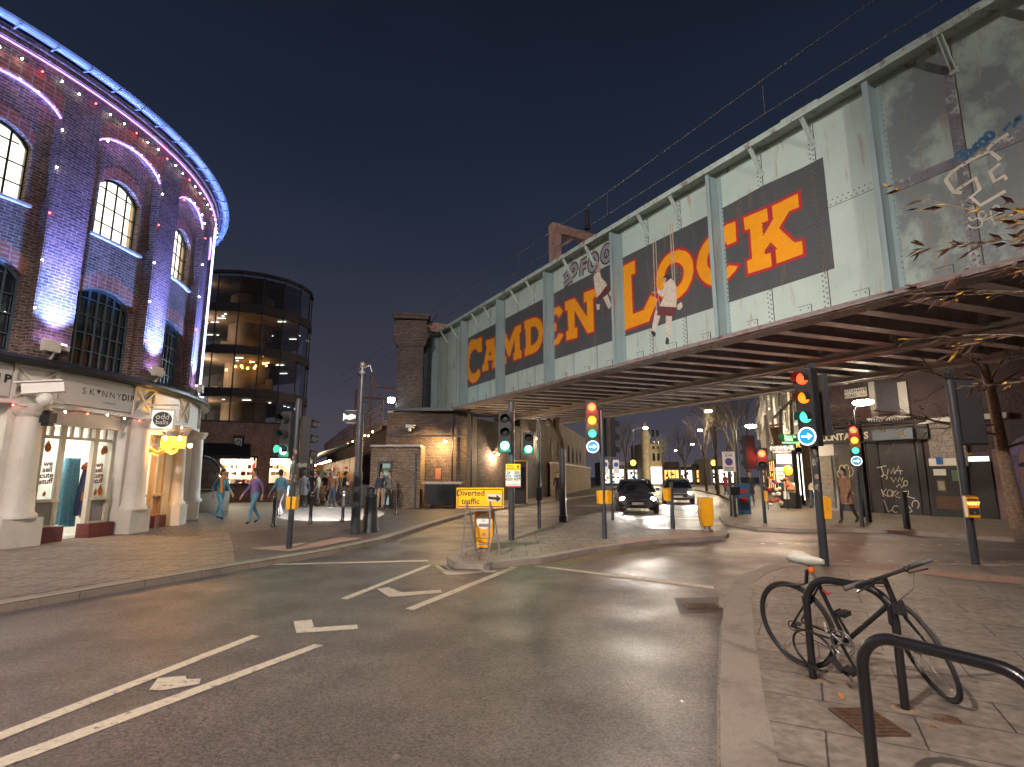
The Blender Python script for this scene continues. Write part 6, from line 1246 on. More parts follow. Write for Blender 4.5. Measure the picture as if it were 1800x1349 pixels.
# right-hand tree in front of the mural
b = G(1792, 930, .1); t = thing('street_tree', 'lamp-lit bare tree with a mottled trunk in front of the purple-haired mural', 'tree', b); rr = random.Random(12)
p1 = AT(1762, 790, b.y); p2 = AT(1745, 700, b.y); mb = MB(); mb.tube([b, b.lerp(p1, .5), p1, p2, p2+Vector((-.1, .1, 1.6))], [.21, .18, .155, .13, .10], 12); mb.build('trunk', bark, t)
def branch(mb, p, d, l, rad, dep, droop=0.0, kids=4, wig=.22, tips=None, sub=(.4, .65)):
    n = 5; pts = [p]; q = p.copy(); dd = d.normalized()
    for i in range(n): dd = (dd+Vector((rr.uniform(-1, 1), rr.uniform(-1, 1), rr.uniform(-1, 1)))*wig+Vector((0, 0, droop))).normalized(); q = q+dd*l/n; pts.append(q.copy())
    mb.tube(pts, [rad*(1-.7*i/n) for i in range(n+1)], 5 if dep > 1 else 3, cap=False)
    if tips is not None: tips.append((pts[-1], dd)); tips.append((pts[3], dd))
    if dep <= 0: return
    for k in range(kids):
        i = rr.randint(1, n); nd = (dd+Vector((rr.uniform(-1, 1), rr.uniform(-1, 1), rr.uniform(-1, 1)))*.55).normalized(); branch(mb, pts[i], nd, l*rr.uniform(*sub), rad*.5, dep-1, droop, kids, wig, tips, sub)
mb = MB(); s = AT(1752, 765, b.y); e_ = AT(1600, 735, b.y-.5)
branch(mb, s, e_-s, (e_-s).length*1.15, .035, 3, .0, 5, .12); branch(mb, s+Zv*.3, AT(1560, 750, b.y)-s, 2.6, .03, 3, .01, 5, .12); branch(mb, p1, AT(1860, 740, b.y)-p1, 2.2, .04, 3, .01)
for k in range(5): branch(mb, p2+Zv*rr.uniform(-.3, .8), Vector((rr.uniform(-1, 1), rr.uniform(-.6, .3), rr.uniform(.1, .8))), 2.4, .04, 3)
mb.build('branches', bark, t)
mb = MB(); rr2 = random.Random(5)
for x, y in ((1535, 725), (1549, 756), (1580, 763), (1586, 765), (1618, 717), (1700, 800)):
    P = AT(x, y, b.y-.3)
    for k in range(3): P2 = P+Vector((rr2.uniform(-.06, .06), 0, rr2.uniform(-.05, .05))); mb.add([P2, P2+Vector((.05, .02, .03)), P2+Vector((.09, 0, 0)), P2+Vector((.05, -.02, -.04))], [(0, 1, 2, 3)])
mb.build('leaves', leaf_y, t)['kind'] = 'stuff'
# near tree, trunk out of frame, with its branches reaching in front of the bridge
t = thing('overhanging_tree', 'brown-leaved tree at the right edge whose twigs hang before the grey bridge panel', 'tree', (8.6, 4.3, .1)); rr = random.Random(31)
mb = MB(); mb.tube([(8.6, 4.3, .1), (8.5, 4.35, 2.2), (8.3, 4.5, 4.4)], [.16, .13, .1], 10); mb.build('trunk', bark, t)
mb = MB(); tips = []
for (x, y), l, Y in (((1660, 408), 3.3, 5.4), ((1690, 420), 2.9, 5.6), ((1730, 380), 2.6, 5.5), ((1755, 300), 2.4, 5.2), ((1720, 500), 2.5, 5.6), ((1735, 560), 2.3, 5.6), ((1700, 600), 2.6, 5.8), ((1770, 620), 2.0, 5.4), ((1780, 440), 2.0, 5.2)):
    s = Vector((8.0+rr.uniform(-.2, .2), 4.6, AT(1900, y+70, 4.6).z)); d = AT(x+25, y, Y)-s; branch(mb, s, d, d.length*.92, .014, 2, 0, 6, .05, tips, (.12, .3)); mb.tube([Vector((8.3, 4.5, min(4.4, s.z))), s], [.04, .02], 6)
mb.build('branches', bark, t)
m1 = MB(); m2 = MB()
for P, d in tips:
    for k in range(rr.choice([0, 1, 1, 2])):
        dd = (d*.6+Vector((rr.uniform(-1.2, .1), rr.uniform(-.4, .4), rr.uniform(-.9, .2)))).normalized(); l = rr.uniform(.09, .20) if rr.random() < .85 else .05; s = dd.cross(Vector((rr.uniform(-1, 1), rr.uniform(-1, 1), 1))).normalized()*l*(.14 if l > .06 else .4)
        (m1 if l > .06 and rr.random() < .85 else m2).add([P, P+dd*l*.4+s, P+dd*l, P+dd*l*.4-s, P+dd*l*.5+s.cross(dd)*.6], [(0, 1, 4), (1, 2, 4), (2, 3, 4), (3, 0, 4)])
m1.build('leaves', leaf_b, t)['kind'] = 'stuff'; q = m2.build('leaves', leaf_y, t); q['kind'] = 'stuff'; q['label'] = 'yellow leaves among the brown ones'
# ================================================================ CORNER BUILDING (right, beyond the bridge)
DF = 13.2
def FB(x, y): return BR(x, y, -DF)
def FPt(u, z, out=0): return BP(u, z, -DF+out)
MF = Matrix((BD, BN, Zv)).transposed()
def fbox(mb, x0, y0, x1, y1, out=.0, th=.06, mi=0):
    u0, z1 = FB(x0, (y0)); u1, _ = FB(x1, y0); xm = (x0+x1)/2; _, z1 = FB(xm, y0); _, z0 = FB(xm, y1); mb.box(FPt((u0+u1)/2, (z0+z1)/2, out+th/2), (abs(u1-u0), th, abs(z1-z0)), MF, mi); return mb
purple_wall = brick('aubergine_painted_brick', (.10, .062, .07), (.085, .054, .062), (.06, .04, .045), var=.35, bump=.5)
shutter = mat('charcoal_shutter', (.055, .053, .062), .5, var=.3, scale=3); shut_dark = mat('dark_shop_board', (.03, .03, .034), .6, dirt=((.12, .11, .11), 7, .62, .7))
cbld = thing('corner_building', 'aubergine brick corner building with closed dark shopfronts under the bridge at right', 'building', FPt(-8, 0)); mb = MB(); uL = FB(1432, 700)[0]
mb.box(FPt((uL+8)/2, 4.6, -3.0), (8-uL, 6, 9.2), MF); mb.build('wall', purple_wall, cbld)
mb = MB(); fbox(mb, 1528, 672, 1538, 740, 0, .12); fbox(mb, 1579, 672, 1595, 740, 0, .12); fbox(mb, 1528, 733, 1597, 741, .02, .2); mb.build('window', fascia_m, cbld); mb = MB(); fbox(mb, 1538, 672, 1579, 733, 0, .03); mb.build('window_pane', mat('blind_pane', (.09, .08, .10), .3), cbld)
mb = MB(); fbox(mb, 1612, 732, 1775, 741, 0, .25); mb.build('string_course', fascia_m, cbld)
mb = MB(); u0, u1 = FB(1436, 700)[0], FB(1628, 700)[0]; mb.box(FPt((u0+u1)/2, 3.32, .12), (u1-u0, .24, .62), MF); mb.box(FPt((u0+u1)/2, 3.72, .16), (u1-u0, .32, .07), MF)
for k in range(44): mb.box(FPt(u0+(u1-u0)*(k+.5)/44, 3.85, .2), (.05, .1, .12), MF)
mb.build('shop_cornice', shut_dark, cbld)
mb = MB(); u2, u3 = FB(1545, 780)[0], FB(1617, 780)[0]; mb.box(FPt((u2+u3)/2, 3.25, .36), (u3-u2, .2, .42), MF); mb.build('awning_box', mat('blue_grey_awning_box', (.14, .17, .21), .3), cbld)
tx = MB(); ua, ub = FB(1449, 785)[0], FB(1536, 785)[0]; word = 'CONTACTS'
for i, ch in enumerate(word): text_bm(tx, ch, FPt(ua+(ub-ua)*(i+.5)/8, 3.27, .245), BD, Zv, .40, bold=.012)
cs = tag(tx.build('shop_lettering', mat('cream_lettering', (.7, .66, .58), .5)), None); cs.parent = cbld; attach(cs, cbld)
mb = MB(); U = [FB(x, 850)[0] for x in (1440, 1474, 1530, 1552, 1618, 1632)]
for k in range(5):
    mb = MB(); a, b_ = U[k], U[k+1]; mb.box(FPt((a+b_)/2, 1.55, .03), (b_-a-.04, .1, 2.9), MF)
    if k in (1, 3):
        for j in range(24): mb.box(FPt((a+b_)/2, .25+j*.115, .085), (b_-a-.14, .012, .085), MF)
    mb.build('shutter', (fascia_m if k == 0 else (shutter if k in (1, 3) else shut_dark)), cbld)
mb = MB(); fbox(mb, 1444, 802, 1465, 892, .0, .22); mb.build('pier', mat('mottled_pier', (.20, .19, .18), .8, var=.5, scale=12), cbld)
mb = MB(); fbox(mb, 1630, 742, 1694, 820, .0, .12); mb.build('block_wall', brick('concrete_blocks', (.30, .255, .24), (.25, .21, .20), (.17, .15, .14), w=.45, h=.225, mort=.01, var=.3, bump=.4), cbld)
mb = MB(); fbox(mb, 1633, 820, 1698, 912, .02, .1); mb.build('poster_board', shut_dark, cbld)
mb = MB(); fbox(mb, 1635, 806, 1694, 819, .13, .01, 0); fbox(mb, 1648, 804, 1660, 817, .145, .01, 1); fbox(mb, 1643, 825, 1665, 836, .125, .01, 0); fbox(mb, 1675, 827, 1691, 846, .125, .01, 2); fbox(mb, 1648, 843, 1666, 865, .125, .01, 3); fbox(mb, 1651, 846, 1663, 862, .137, .01, 4); fbox(mb, 1648, 873, 1690, 895, .125, .008, 3)
mb.build('posters', [white, MATS['blue_enamel'], mat('green_poster', (.12, .2, .12), .5), mat('brown_poster', (.10, .05, .03), .6), mat('pale_print', (.35, .36, .3), .6)], cbld)
mb = MB(); fbox(mb, 1704, 812, 1742, 915, .0, .05); mb.build('door', shut_dark, cbld); mb = MB(); fbox(mb, 1703, 803, 1738, 811, .0, .07); mb.build('lit_transom', emit('lit_transom', (1, .97, .9), 1.4), cbld)
mb = MB(); fbox(mb, 1743, 790, 1772, 915, .0, .04); mb.build('painted_wall', mat('dusty_pink_paint', (.22, .13, .13), .7), cbld)
mu = thing('wall_mural', 'wall mural of a purple-haired face at the right edge behind the bare tree', 'mural', FPt(FB(1800, 820)[0], 1.8, .05)); mb = MB(); fbox(mb, 1773, 745, 1870, 900, .0, .03); mb.build('panel', mat('mural_ground', (.05, .045, .06), .7), mu)
def fpoly(mb, pts, out, mi=0): mb.poly([FPt(*FB(*p), out) for p in pts], mi=mi)
mb = MB(); fpoly(mb, [(1772, 800), (1778, 782), (1790, 770), (1806, 765), (1830, 768), (1850, 790), (1860, 860), (1840, 900), (1796, 895), (1788, 850), (1780, 825)], .035, 0); fpoly(mb, [(1792, 800), (1800, 786), (1815, 780), (1835, 790), (1840, 840), (1825, 875), (1808, 878), (1796, 850)], .040, 1); fpoly(mb, [(1790, 818), (1798, 812), (1806, 816), (1798, 822)], .045, 2); fpoly(mb, [(1820, 816), (1828, 812), (1836, 818), (1828, 823)], .045, 2)
mb.build('painted_face', [mat('mural_purple', (.24, .18, .36), .7, var=.5, scale=5), mat('mural_skin', (.36, .20, .17), .7), blackm], mu)
wg = MB()
def fstroke(pts, w=.035, out=.15):
    q = [FB(1340+x/5.19, 660+y/5.19) for x, y in pts]; l, r = ribbon2(q, w)
    for i in range(len(l)-1): wg.add([FPt(l[i][0], l[i][1], out), FPt(r[i][0], r[i][1], out), FPt(r[i+1][0], r[i+1][1], out), FPt(l[i+1][0], l[i+1][1], out)], [(0, 1, 2, 3)])
for P in [[(1062, 845), (1150, 825)], [(1100, 835), (1125, 900), (1115, 930)], arc(1130, 930, 28, 22, 180, 420, 8), [(1160, 905), (1165, 850), (1195, 895), (1215, 840), (1222, 900)], [(1225, 900), (1262, 830), (1280, 905)], [(1230, 870), (1298, 872)], [(1190, 930), (1215, 975), (1235, 935), (1255, 975), (1270, 930), (1290, 970), (1298, 935)], [(1240, 1020), (1270, 990), (1290, 1025), (1310, 1000)], arc(1325, 985, 18, 26, 0, 350, 8), [(1105, 1040), (1125, 1110)], [(1150, 1035), (1115, 1075), (1165, 1105)], arc(1180, 1075, 22, 30, 0, 350, 10), [(1205, 1110), (1212, 1050)], [(1240, 1050), (1210, 1080), (1250, 1115)], arc(1270, 1090, 24, 26, 180, 480, 8), [(1310, 1135), (1310, 1060), (1350, 1055), (1350, 1090), (1318, 1098), (1410, 1125)], [(1125, 1135), (1170, 1250), (1200, 1225)], arc(1235, 1220, 30, 30, 60, 320, 8), [(1310, 1190), (1325, 1265), (1385, 1240), (1360, 1200), (1330, 1195)], arc(1415, 1180, 32, 38, 150, 420, 12)]: fstroke(P)
for P in [arc(725, 900, 25, 30, 90, 330, 8), arc(745, 850, 25, 30, 120, 360, 8), arc(785, 845, 22, 28, 150, 400, 8), arc(825, 880, 22, 40, -90, 120, 8), [(745, 900), (760, 950)], [(815, 870), (810, 940)], arc(770, 985, 52, 45, 0, 360, 16), arc(780, 985, 25, 26, 0, 360, 10), [(720, 1000), (745, 1060), (800, 1095), (825, 1060), (855, 1085)], [(865, 860), (920, 910), (942, 990), (930, 1060), (890, 1090)], [(885, 1000), (915, 1000), (912, 1080)], [(880, 965), (905, 960)], [(893, 945), (895, 980)]]: fstroke(P, .022)
wg.build('graffiti', gr4, cbld)
sg = thing('street_name_sign', 'white CASTLEHAVEN ROAD NW1 street name sign on the aubergine wall', 'sign', FPt(*FB(1503, 691), .05)); mb = MB(); fbox(mb, 1484, 683.5, 1523, 699, .0, .03); mb.build('plate', white, sg); u, z = FB(1503, 691); mb = MB(); text_bm(mb, 'CASTLEHAVEN', FPt(u, z+.09, .035), BD, Zv, .19, bold=.003); text_bm(mb, 'ROAD', FPt(u-.2, z-.11, .035), BD, Zv, .19, bold=.003); mb.build('lettering', signblack, sg); mb = MB(); text_bm(mb, 'NW1', FPt(u+.38, z-.11, .035), BD, Zv, .14); mb.build('lettering', signred, sg)
for k, (x, y) in enumerate(((1528, 918), (1595, 930))):
    b = G(x, y, .1); t = thing('bollard_post', ('square dark post right of the red and green signal', 'short dark post in front of the TMA graffiti shutters')[k], 'post', b); mb = MB(); h = 3.2 if k == 0 else 1.0; mb.box(b+Zv*h/2, (.12, .12, h)); mb.box(b+Zv*(h+.02), (.15, .15, .05)); mb.build('post', iron, t)
# ================================================================ SHOPS ALONG THE FAR ROAD, RIGHT SIDE
def bld(P0, P1, h, mt, label, nw, nf, winm, shop=None, depth=8, roof=None, name='terraced_shop', group=None, lit=(), wz=3.4, shopm=None, signm=None, sill=True, cat='building'):
    P0 = Vector(P0); P1 = Vector(P1); d = (P1-P0).normalized(); n = Vector((d.y, -d.x, 0)); W = (P1-P0).length
    if n.dot(-(P0+P1)/2) < 0: n = -n
    M = Matrix((d, n, Zv)).transposed(); t = thing(name, label, cat, (P0+P1)/2, group); mb = MB(); mb.box((P0+P1)/2-n*depth/2+Zv*h/2, (W-.05, depth, h), M); mb.box((P0+P1)/2+n*.06+Zv*(h-.12), (W-.05, .24, .2), M); mb.build('wall', mt, t)
    if roof: mb = MB(); mb.box((P0+P1)/2-n*depth/2+Zv*(h+.25), (W-.4, depth-.6, .5), M); mb.build('roof', roof, t)
    fh = (h-wz)/max(nf, 1)
    for f in range(nf):
        for i in range(nw):
            c = P0+d*(W*(i+.5)/nw)+Zv*(wz+fh*(f+.5))+n*.01; mb = MB(); ww = min(1.1, W/nw*.5); hh = fh*.58
            for s in (-1, 1): mb.box(c+d*s*ww/2, (.09, .1, hh), M); mb.box(c+Zv*s*hh/2, (ww+.1, .1, .09), M)
            mb.box(c, (.05, .07, hh), M); mb.box(c, (ww, .07, .05), M); w = mb.build('window', fascia_m, t); mb = MB(); mb.box(c+n*.0, (ww, .03, hh), M); mb.build('pane', winm[1] if (f*nw+i) in lit else winm[0], w)
    if shop:
        c = (P0+P1)/2; mb = MB(); mb.box(c+Zv*1.45+n*.04, (W*.86, .08, 2.3), M); mb.build('lit_shopfront', shopm, t); mb = MB()
        for i in range(5): mb.box(P0+d*(W*(.07+.215*i))+Zv*1.45+n*.1, (.09, .1, 2.4), M)
        mb.box(c+Zv*.3+n*.1, (W*.88, .12, .45), M); mb.build('shop_frame', blackm, t); mb = MB(); mb.box(c+Zv*2.95+n*.14, (W*.9, .28, .55), M); mb.build('shop_sign', signm or shut_dark, t)
        rr = random.Random(int(W*100)); mb = MB()
        for i in range(14): mb.box(P0+d*(W*rr.uniform(.1, .9))+Zv*rr.uniform(.7, 2.2)+n*.12, (rr.uniform(.1, .4), .06, rr.uniform(.15, .5)), M, rr.randrange(4))
        s_ = mb.build('window_goods', [signred, blackm, MATS['brown_poster'], signal_yellow], t); s_['kind'] = 'stuff'
    return t
lit_w = emit('lit_shop_white', (1, .95, .82), 2.0); lit_o = emit('lit_shop_orange', (1, .48, .12), 1.5); lit_g = emit('lit_shop_pale', (.85, 1, .9), 1.4); lit_win = emit('lit_room_window', (1, .75, .4), .8)
timber = mat('weathered_timber', (.26, .22, .18), .8, var=.5, scale=9, bump=.4); render_g = mat('grey_render', (.28, .25, .235), .8); brn = brick('plum_brick', (.16, .10, .08), (.11, .07, .06), (.07, .06, .05))
row = [Vector((14.6, 27.4, .1)), Vector((16.7, 33, .1)), Vector((18.9, 39, .1)), Vector((21.3, 45.5, .1)), Vector((24.5, 53, .1)), Vector((30, 66, .1)), Vector((38, 84, .1))]
specs = [(7.2, timber, 'timber-clad shop with bright white window next to the pedestrian signal', 3, 1, lit_w, None), (7.8, render_g, 'grey rendered shop second from the corner on the right of the road', 2, 1, lit_g, None), (8.5, brn, 'plum brick shop with an orange-lit front on the right of the road', 2, 2, lit_o, None), (9.5, render_g, 'pale four-window house beyond the orange-lit shop', 2, 2, lit_o, None), (9, brn, 'dark brick house behind the bare roadside trees at right', 3, 2, lit_w, None), (8.5, stone_paint, 'cream terrace end farthest down the right of the road', 3, 2, lit_w, None)]
for k, sp2 in enumerate(specs): bld(row[k], row[k+1], sp2[0], sp2[1], sp2[2], sp2[3], sp2[4], (darkpane, lit_win), True, roof=MATS['slate_roof'], shopm=sp2[5], lit=(1,), group='shops along the right of the far road')
# small poster-covered kiosk front at the corner, signs, timber prop
ks2 = thing('shop_corner_stall', 'dark shop corner plastered with white and yellow round posters under a red sign', 'stall', G(1405, 892, .1)); a = G(1376, 893, .1); a2 = G(1428, 897, .1); a2.y = a.y-.6; d = (a2-a).normalized(); n = Vector((d.y, -d.x, 0)); W = (a2-a).length; M = Matrix((d, n, Zv)).transposed(); c = (a+a2)/2
mb = MB(); mb.box(c+Zv*1.35, (W, .5, 2.7), M); mb.build('body', shut_dark, ks2); mb = MB(); mb.box(c+Zv*2.75+n*.3, (W*.72, .2, .42), M); mb.build('sign_board', mat('maroon_board', (.14, .03, .03), .5), ks2); mb = MB(); text_bm(mb, 'EYEWEAR', c+Zv*2.80+n*.41, d, Zv, .26, bold=.003); text_bm(mb, 'CAMDEN TOWN', c+Zv*2.63+n*.41, d, Zv, .11); mb.build('lettering', MATS['cream_lettering'], ks2)
mb = MB(); mb.box(c-d*W*.28+Zv*1.55+n*.26, (.45, .02, .7), M); mb.box(c+d*W*.22+Zv*.95+n*.26, (.5, .02, .45), M); mb.box(c-d*W*.02+Zv*.6+n*.26, (.28, .02, .35), M); p_ = mb.build('posters', white, ks2); mb = MB(); text_bm(mb, '129', c+d*W*.22+Zv*.95+n*.275, d, Zv, .22, bold=.006); mb.lathe(c-d*W*.28+Zv*1.6+n*.275, [(.13, 0), (.16, .002)], axis=n, n=16); mb.build('lettering', signblack, ks2)
mb = MB(); mb.lathe(c+d*W*.18+Zv*1.75+n*.26, [(.0, .012), (.22, .012), (.24, 0)], axis=n, n=20); mb.build('yellow_disc', signal_yellow, ks2); mb = MB(); mb.box(c+Zv*2.3+n*.27, (W*.9, .03, .42), M); mb.build('lit_panel', lit_w, ks2); lamp('POINT', c+Zv*2.3+n*1.2, 140, (1, .9, .7), ks2, .2)
gs = thing('green_neon_sign', 'glowing green two-line takeaway sign beside the blue arrow sign', 'sign', c+Zv*3.2); P = AT(1388, 773, 26.5); mb = MB(); mb.box(P, (1.0, .15, .5)); mb.build('box', mat('green_sign_box', (.05, .25, .1), .4), gs); mb = MB(); text_bm(mb, 'Best In', P+Vector((0, -.085, .14)), (1, 0, 0), Zv, .2); text_bm(mb, 'THAI', P+Vector((-.1, -.085, -.01)), (1, 0, 0), Zv, .18, bold=.006); text_bm(mb, 'NOODLE HOUSE', P+Vector((0, -.085, -.16)), (1, 0, 0), Zv, .11); mb.build('lettering', emit('green_neon', (.35, 1, .35), 3), gs)
os_ = thing('orange_neon_sign', 'small orange script neon sign above the EYEWEAR board', 'sign', P); P = AT(1408, 783, 26.4); mb = MB(); text_bm(mb, 'Pizza', P, (1, 0, .15), Zv, .24, bold=.004); mb.build('lettering', emit('orange_neon', (1, .35, .05), 3), os_); mb = MB(); mb.box(P+Vector((0, .06, 0)), (.6, .04, .2)); mb.build('backing', blackm, os_)
tpz = thing('timber_prop', 'huge slanting plywood shop prop lit orange over the pavement', 'shop sign', G(1383, 893, .1)); mb = MB(); A1 = AT(1356, 752, 29); A2 = AT(1384, 862, 25.5); 
for k in range(4): o_ = Vector((.16*k, 0, 0)); mb.beam(A1+o_, A2+o_*.6, .15, .07, up=(0, -1, .2))
mb.beam(A1+Vector((-.1, .1, .1)), A1+Vector((.7, .1, .2)), .1, .1); mb.build('planks', wood, tpz); mb = MB()
for k, (x0, y0, x1, y1) in enumerate(((1345, 730, 1352, 790), (1360, 735, 1395, 700), (1372, 720, 1374, 790), (1390, 705, 1393, 780))): mb.beam(AT(x0, y0, 28), AT(x1, y1, 28), .12, .12)
mb.build('braces', timber, tpz); lamp('POINT', A2+Vector((-.3, -1.0, .8)), 60, (1, .55, .2), tpz, .15)
gd = thing('goods_rack', 'rack of red and brown leather goods on the pavement by the timber prop', 'rack', G(1366, 896, .1)); b = G(1366, 896, .1); mb = MB(); mb.tube([b+Vector((-.4, 0, 0)), b+Vector((-.4, 0, 1.7)), b+Vector((.5, 0, 1.7)), b+Vector((.5, 0, 0))], .025, 6); mb.build('frame', iron, gd); rr = random.Random(8)
mb = MB()
for i in range(26): mb.ball(b+Vector((rr.uniform(-.4, .5), rr.uniform(-.15, .1), rr.uniform(.2, 1.6))), rr.uniform(.08, .15), 8, mi=rr.randrange(4), sq=(1, .7, .8))
mb.build('goods', [signred, MATS['brown_poster'], fur, white], gd)['kind'] = 'stuff'
# ---- far background across the end of the road
ob = thing('ornate_building', 'ornate cream stone building with a spirelet, floodlit at the end of the road', 'building', (21.5, 90, 0)); x0 = AT(1130, 850, 88).x; x1 = AT(1166, 850, 88).x; mb = MB(); zt = AT(1150, 780, 88).z; mb.box(((x0+x1)/2, 92, zt/2), (x1-x0, 8, zt)); mb.build('wall', mat('floodlit_cream_stone', (.42, .35, .23), .7, var=.4, scale=1.5), ob)
mb = MB(); xc = AT(1133, 770, 88).x; mb.cyl((xc, 87.5, 0), (xc, 87.5, zt+.8), .7, n=8); mb.lathe((xc, 87.5, zt+.8), [(.9, 0), (.9, .3), (.5, 1.4), (0, 2.8)], n=8); mb.build('turret', MATS['floodlit_cream_stone'], ob)
for i in range(4):
    for f in range(3): mb = MB(); mb.box((x0+(x1-x0)*(i+.6)/4.4, 87.95, 4.6+f*1.9), (.38, .12, 1.2)); mb.build('window', darkpane, ob)
mb = MB()
for z in (3.6, 5.6, zt-.3): mb.box(((x0+x1)/2, 87.9, z), (x1-x0+.3, .3, .22))
mb.build('cornice', MATS['floodlit_cream_stone'], ob); mb = MB(); mb.box(((x0+x1)/2, 87.9, 1.7), (x1-x0-.3, .15, 2.6)); mb.build('lit_shopfront', lit_w, ob); lamp('POINT', ((x0+x1)/2-1, 83, 2), 260, (1, .85, .5), ob, .3)
for k, (xa, xb, Y, yt, m, s, shop) in enumerate(((1166, 1196, 96, 812, brn, 'dim brick house right of the ornate lit building', lit_o), (1196, 1223, 100, 822, stone_paint, 'low white building with brilliant columns of light at the road end', lit_w), (1223, 1250, 98, 826, brn, 'dim low house right of the brilliant white building', lit_o), (1100, 1130, 92, 815, brn, 'dim brick shop left of the ornate lit building', lit_g), (1060, 1100, 84, 812, render_g, 'grey shops at the far left end of the road', lit_g), (1250, 1300, 92, 806, render_g, 'tall dim terrace behind the bare trees at the road end', lit_w))):
    pa_ = AT(xa, 850, Y); pb_ = AT(xb, 850, Y); h = AT((xa+xb)/2, yt, Y).z; bld((pa_.x, Y, 0), (pb_.x, Y, 0), max(h, 3.7), m, s, 2, 1 if h > 5 else 0, (darkpane, lit_win), True, shopm=shop, lit=(0,), group='buildings closing the far end of the road', name='distant_building', wz=3.3)
# ================================================================ MARKET SIDE (left background)
mk = thing('market_brick_building', 'low orange brick market building with lit food counters behind the left traffic light', 'building', (-15, 33, 0)); Y0 = 32; pts = [AT(x, 870, y) for x, y in ((300, 31.0), (360, 31.8), (420, 32.6), (470, 33.4), (522, 34.4))]
for p in pts: p.z = 0
zt = 4.75; mb = MB(); top = MB()
for a, b in zip(pts, pts[1:]): mb.beam(a+Zv*(2.75+(zt-2.75)/2), b+Zv*(2.75+(zt-2.75)/2), .4, zt-2.75); top.beam(a+Zv*(zt+.04), b+Zv*(zt+.04), .5, .1)
wins = [(0, .0, .3), (1, .35, 1.0), (2, .0, .55), (3, .02, .9)]
for k, (a, b) in enumerate(zip(pts, pts[1:])):
    w0, w1 = [(0, 0), (.35, 1.0), (0, .45), (0.0, .92)][k]
    if k == 2: w0, w1 = .0, .5
    for s0, s1 in ((0, w0), (w1, 1)):
        if s1-s0 > .02: mb.beam(a.lerp(b, s0)+Zv*1.37, a.lerp(b, s1)+Zv*1.37, .4, 2.76)
    if w1 > w0: mb.beam(a.lerp(b, w0)+Zv*.55, a.lerp(b, w1)+Zv*.55, .4, 1.1)
mb.build('wall', mk_brick, mk); top.build('coping', iron, mk)
for k, (w0, w1) in ((1, (.35, 1.0)), (2, (0, .5)), (3, (0, .92))):
    a, b = pts[k].lerp(pts[k+1], w0), pts[k].lerp(pts[k+1], w1); d = (b-a).normalized(); n = Vector((-d.y, d.x, 0)); n = n if n.y > 0 else -n; W = (b-a).length; M = Matrix((d, n, Zv)).transposed(); c = (a+b)/2; mb = MB(); mb.box(c+n*1.6+Zv*1.95, (W, .05, 1.9), M); mb.box(c+n*.9+Zv*2.85, (W, 1.5, .05), M); mb.build('counter_interior', white_room, mk)
    mb = MB(); mb.box(c+Zv*1.14-n*.3, (W, .5, .08), M); mb.box(c-n*.24+Zv*2.72, (W+.1, .1, .12), M); mb.build('counter', iron, mk); rr = random.Random(k); mb = MB()
    for i in range(26): mb.box(a+d*rr.uniform(0, W)+n*rr.uniform(-.2, 1.4)+Zv*rr.choice((1.28, 1.3, 1.75, 2.15)), (rr.uniform(.08, .25), .15, rr.uniform(.1, .3)), M, rr.randrange(5))
    mb.build('goods', [signred, signal_yellow, white, MATS['green_poster'], wood], mk)['kind'] = 'stuff'; lamp('AREA', c+n*.7+Zv*2.75, 50, (1, .9, .7), mk, 1.2, target=c+n*.9)
    mb = MB()
    for i in range(3): mb.ball(a+d*W*(i+.5)/3+n*.6+Zv*2.45, .09, 8)
    mb.build('pendant_lamps', al, mk)
aw = thing('dark_awning', 'long black canvas awning over the left market counter', 'awning', pts[1]); mb = MB(); a, b = pts[0].lerp(pts[1], .2), pts[2].lerp(pts[3], .25); d = (b-a).normalized(); n = Vector((d.y, -d.x, 0)); mb.add([a+Zv*3.5+n*.22, b+Zv*3.5+n*.22, b+Zv*2.75+n*1.5, a+Zv*2.75+n*1.5, b+Zv*2.55+n*1.5, a+Zv*2.55+n*1.5], [(0, 1, 2, 3), (3, 2, 4, 5)]); mb.build('canvas', blackm, aw)
P = AT(419, 779, 32.2); t = thing('framed_wall_sign', 'small framed white emblem sign on the orange brick wall', 'sign', P); mb = MB(); mb.box(P, (.62, .08, .75)); mb.box(P+Zv*.45, (.8, .05, .03)); mb.build('frame', blackm, t); mb = MB(); mb.box(P-Vector((0, .05, 0)), (.46, .02, .58)); mb.build('panel', white, t); mb = MB(); mb.lathe(P-Vector((0, .062, 0)), [(.15, 0), (.17, .004), (.19, 0)], axis=(0, -1, 0), n=18)
for k in range(3): mb.beam(P-Vector((-.12+.12*k, .065, .1)), P-Vector((0, .065, -.12)), .02, .004, up=(0, 1, 0))
mb.build('emblem', blackm, t)
P = AT(352, 780, 31.4); mb = MB(); mb.box(P, (.5, .06, .42)); tag(mb.build('wall_sign', render_g), 'plain grey sign plate on the brick wall beside the amber lamps', 'sign')
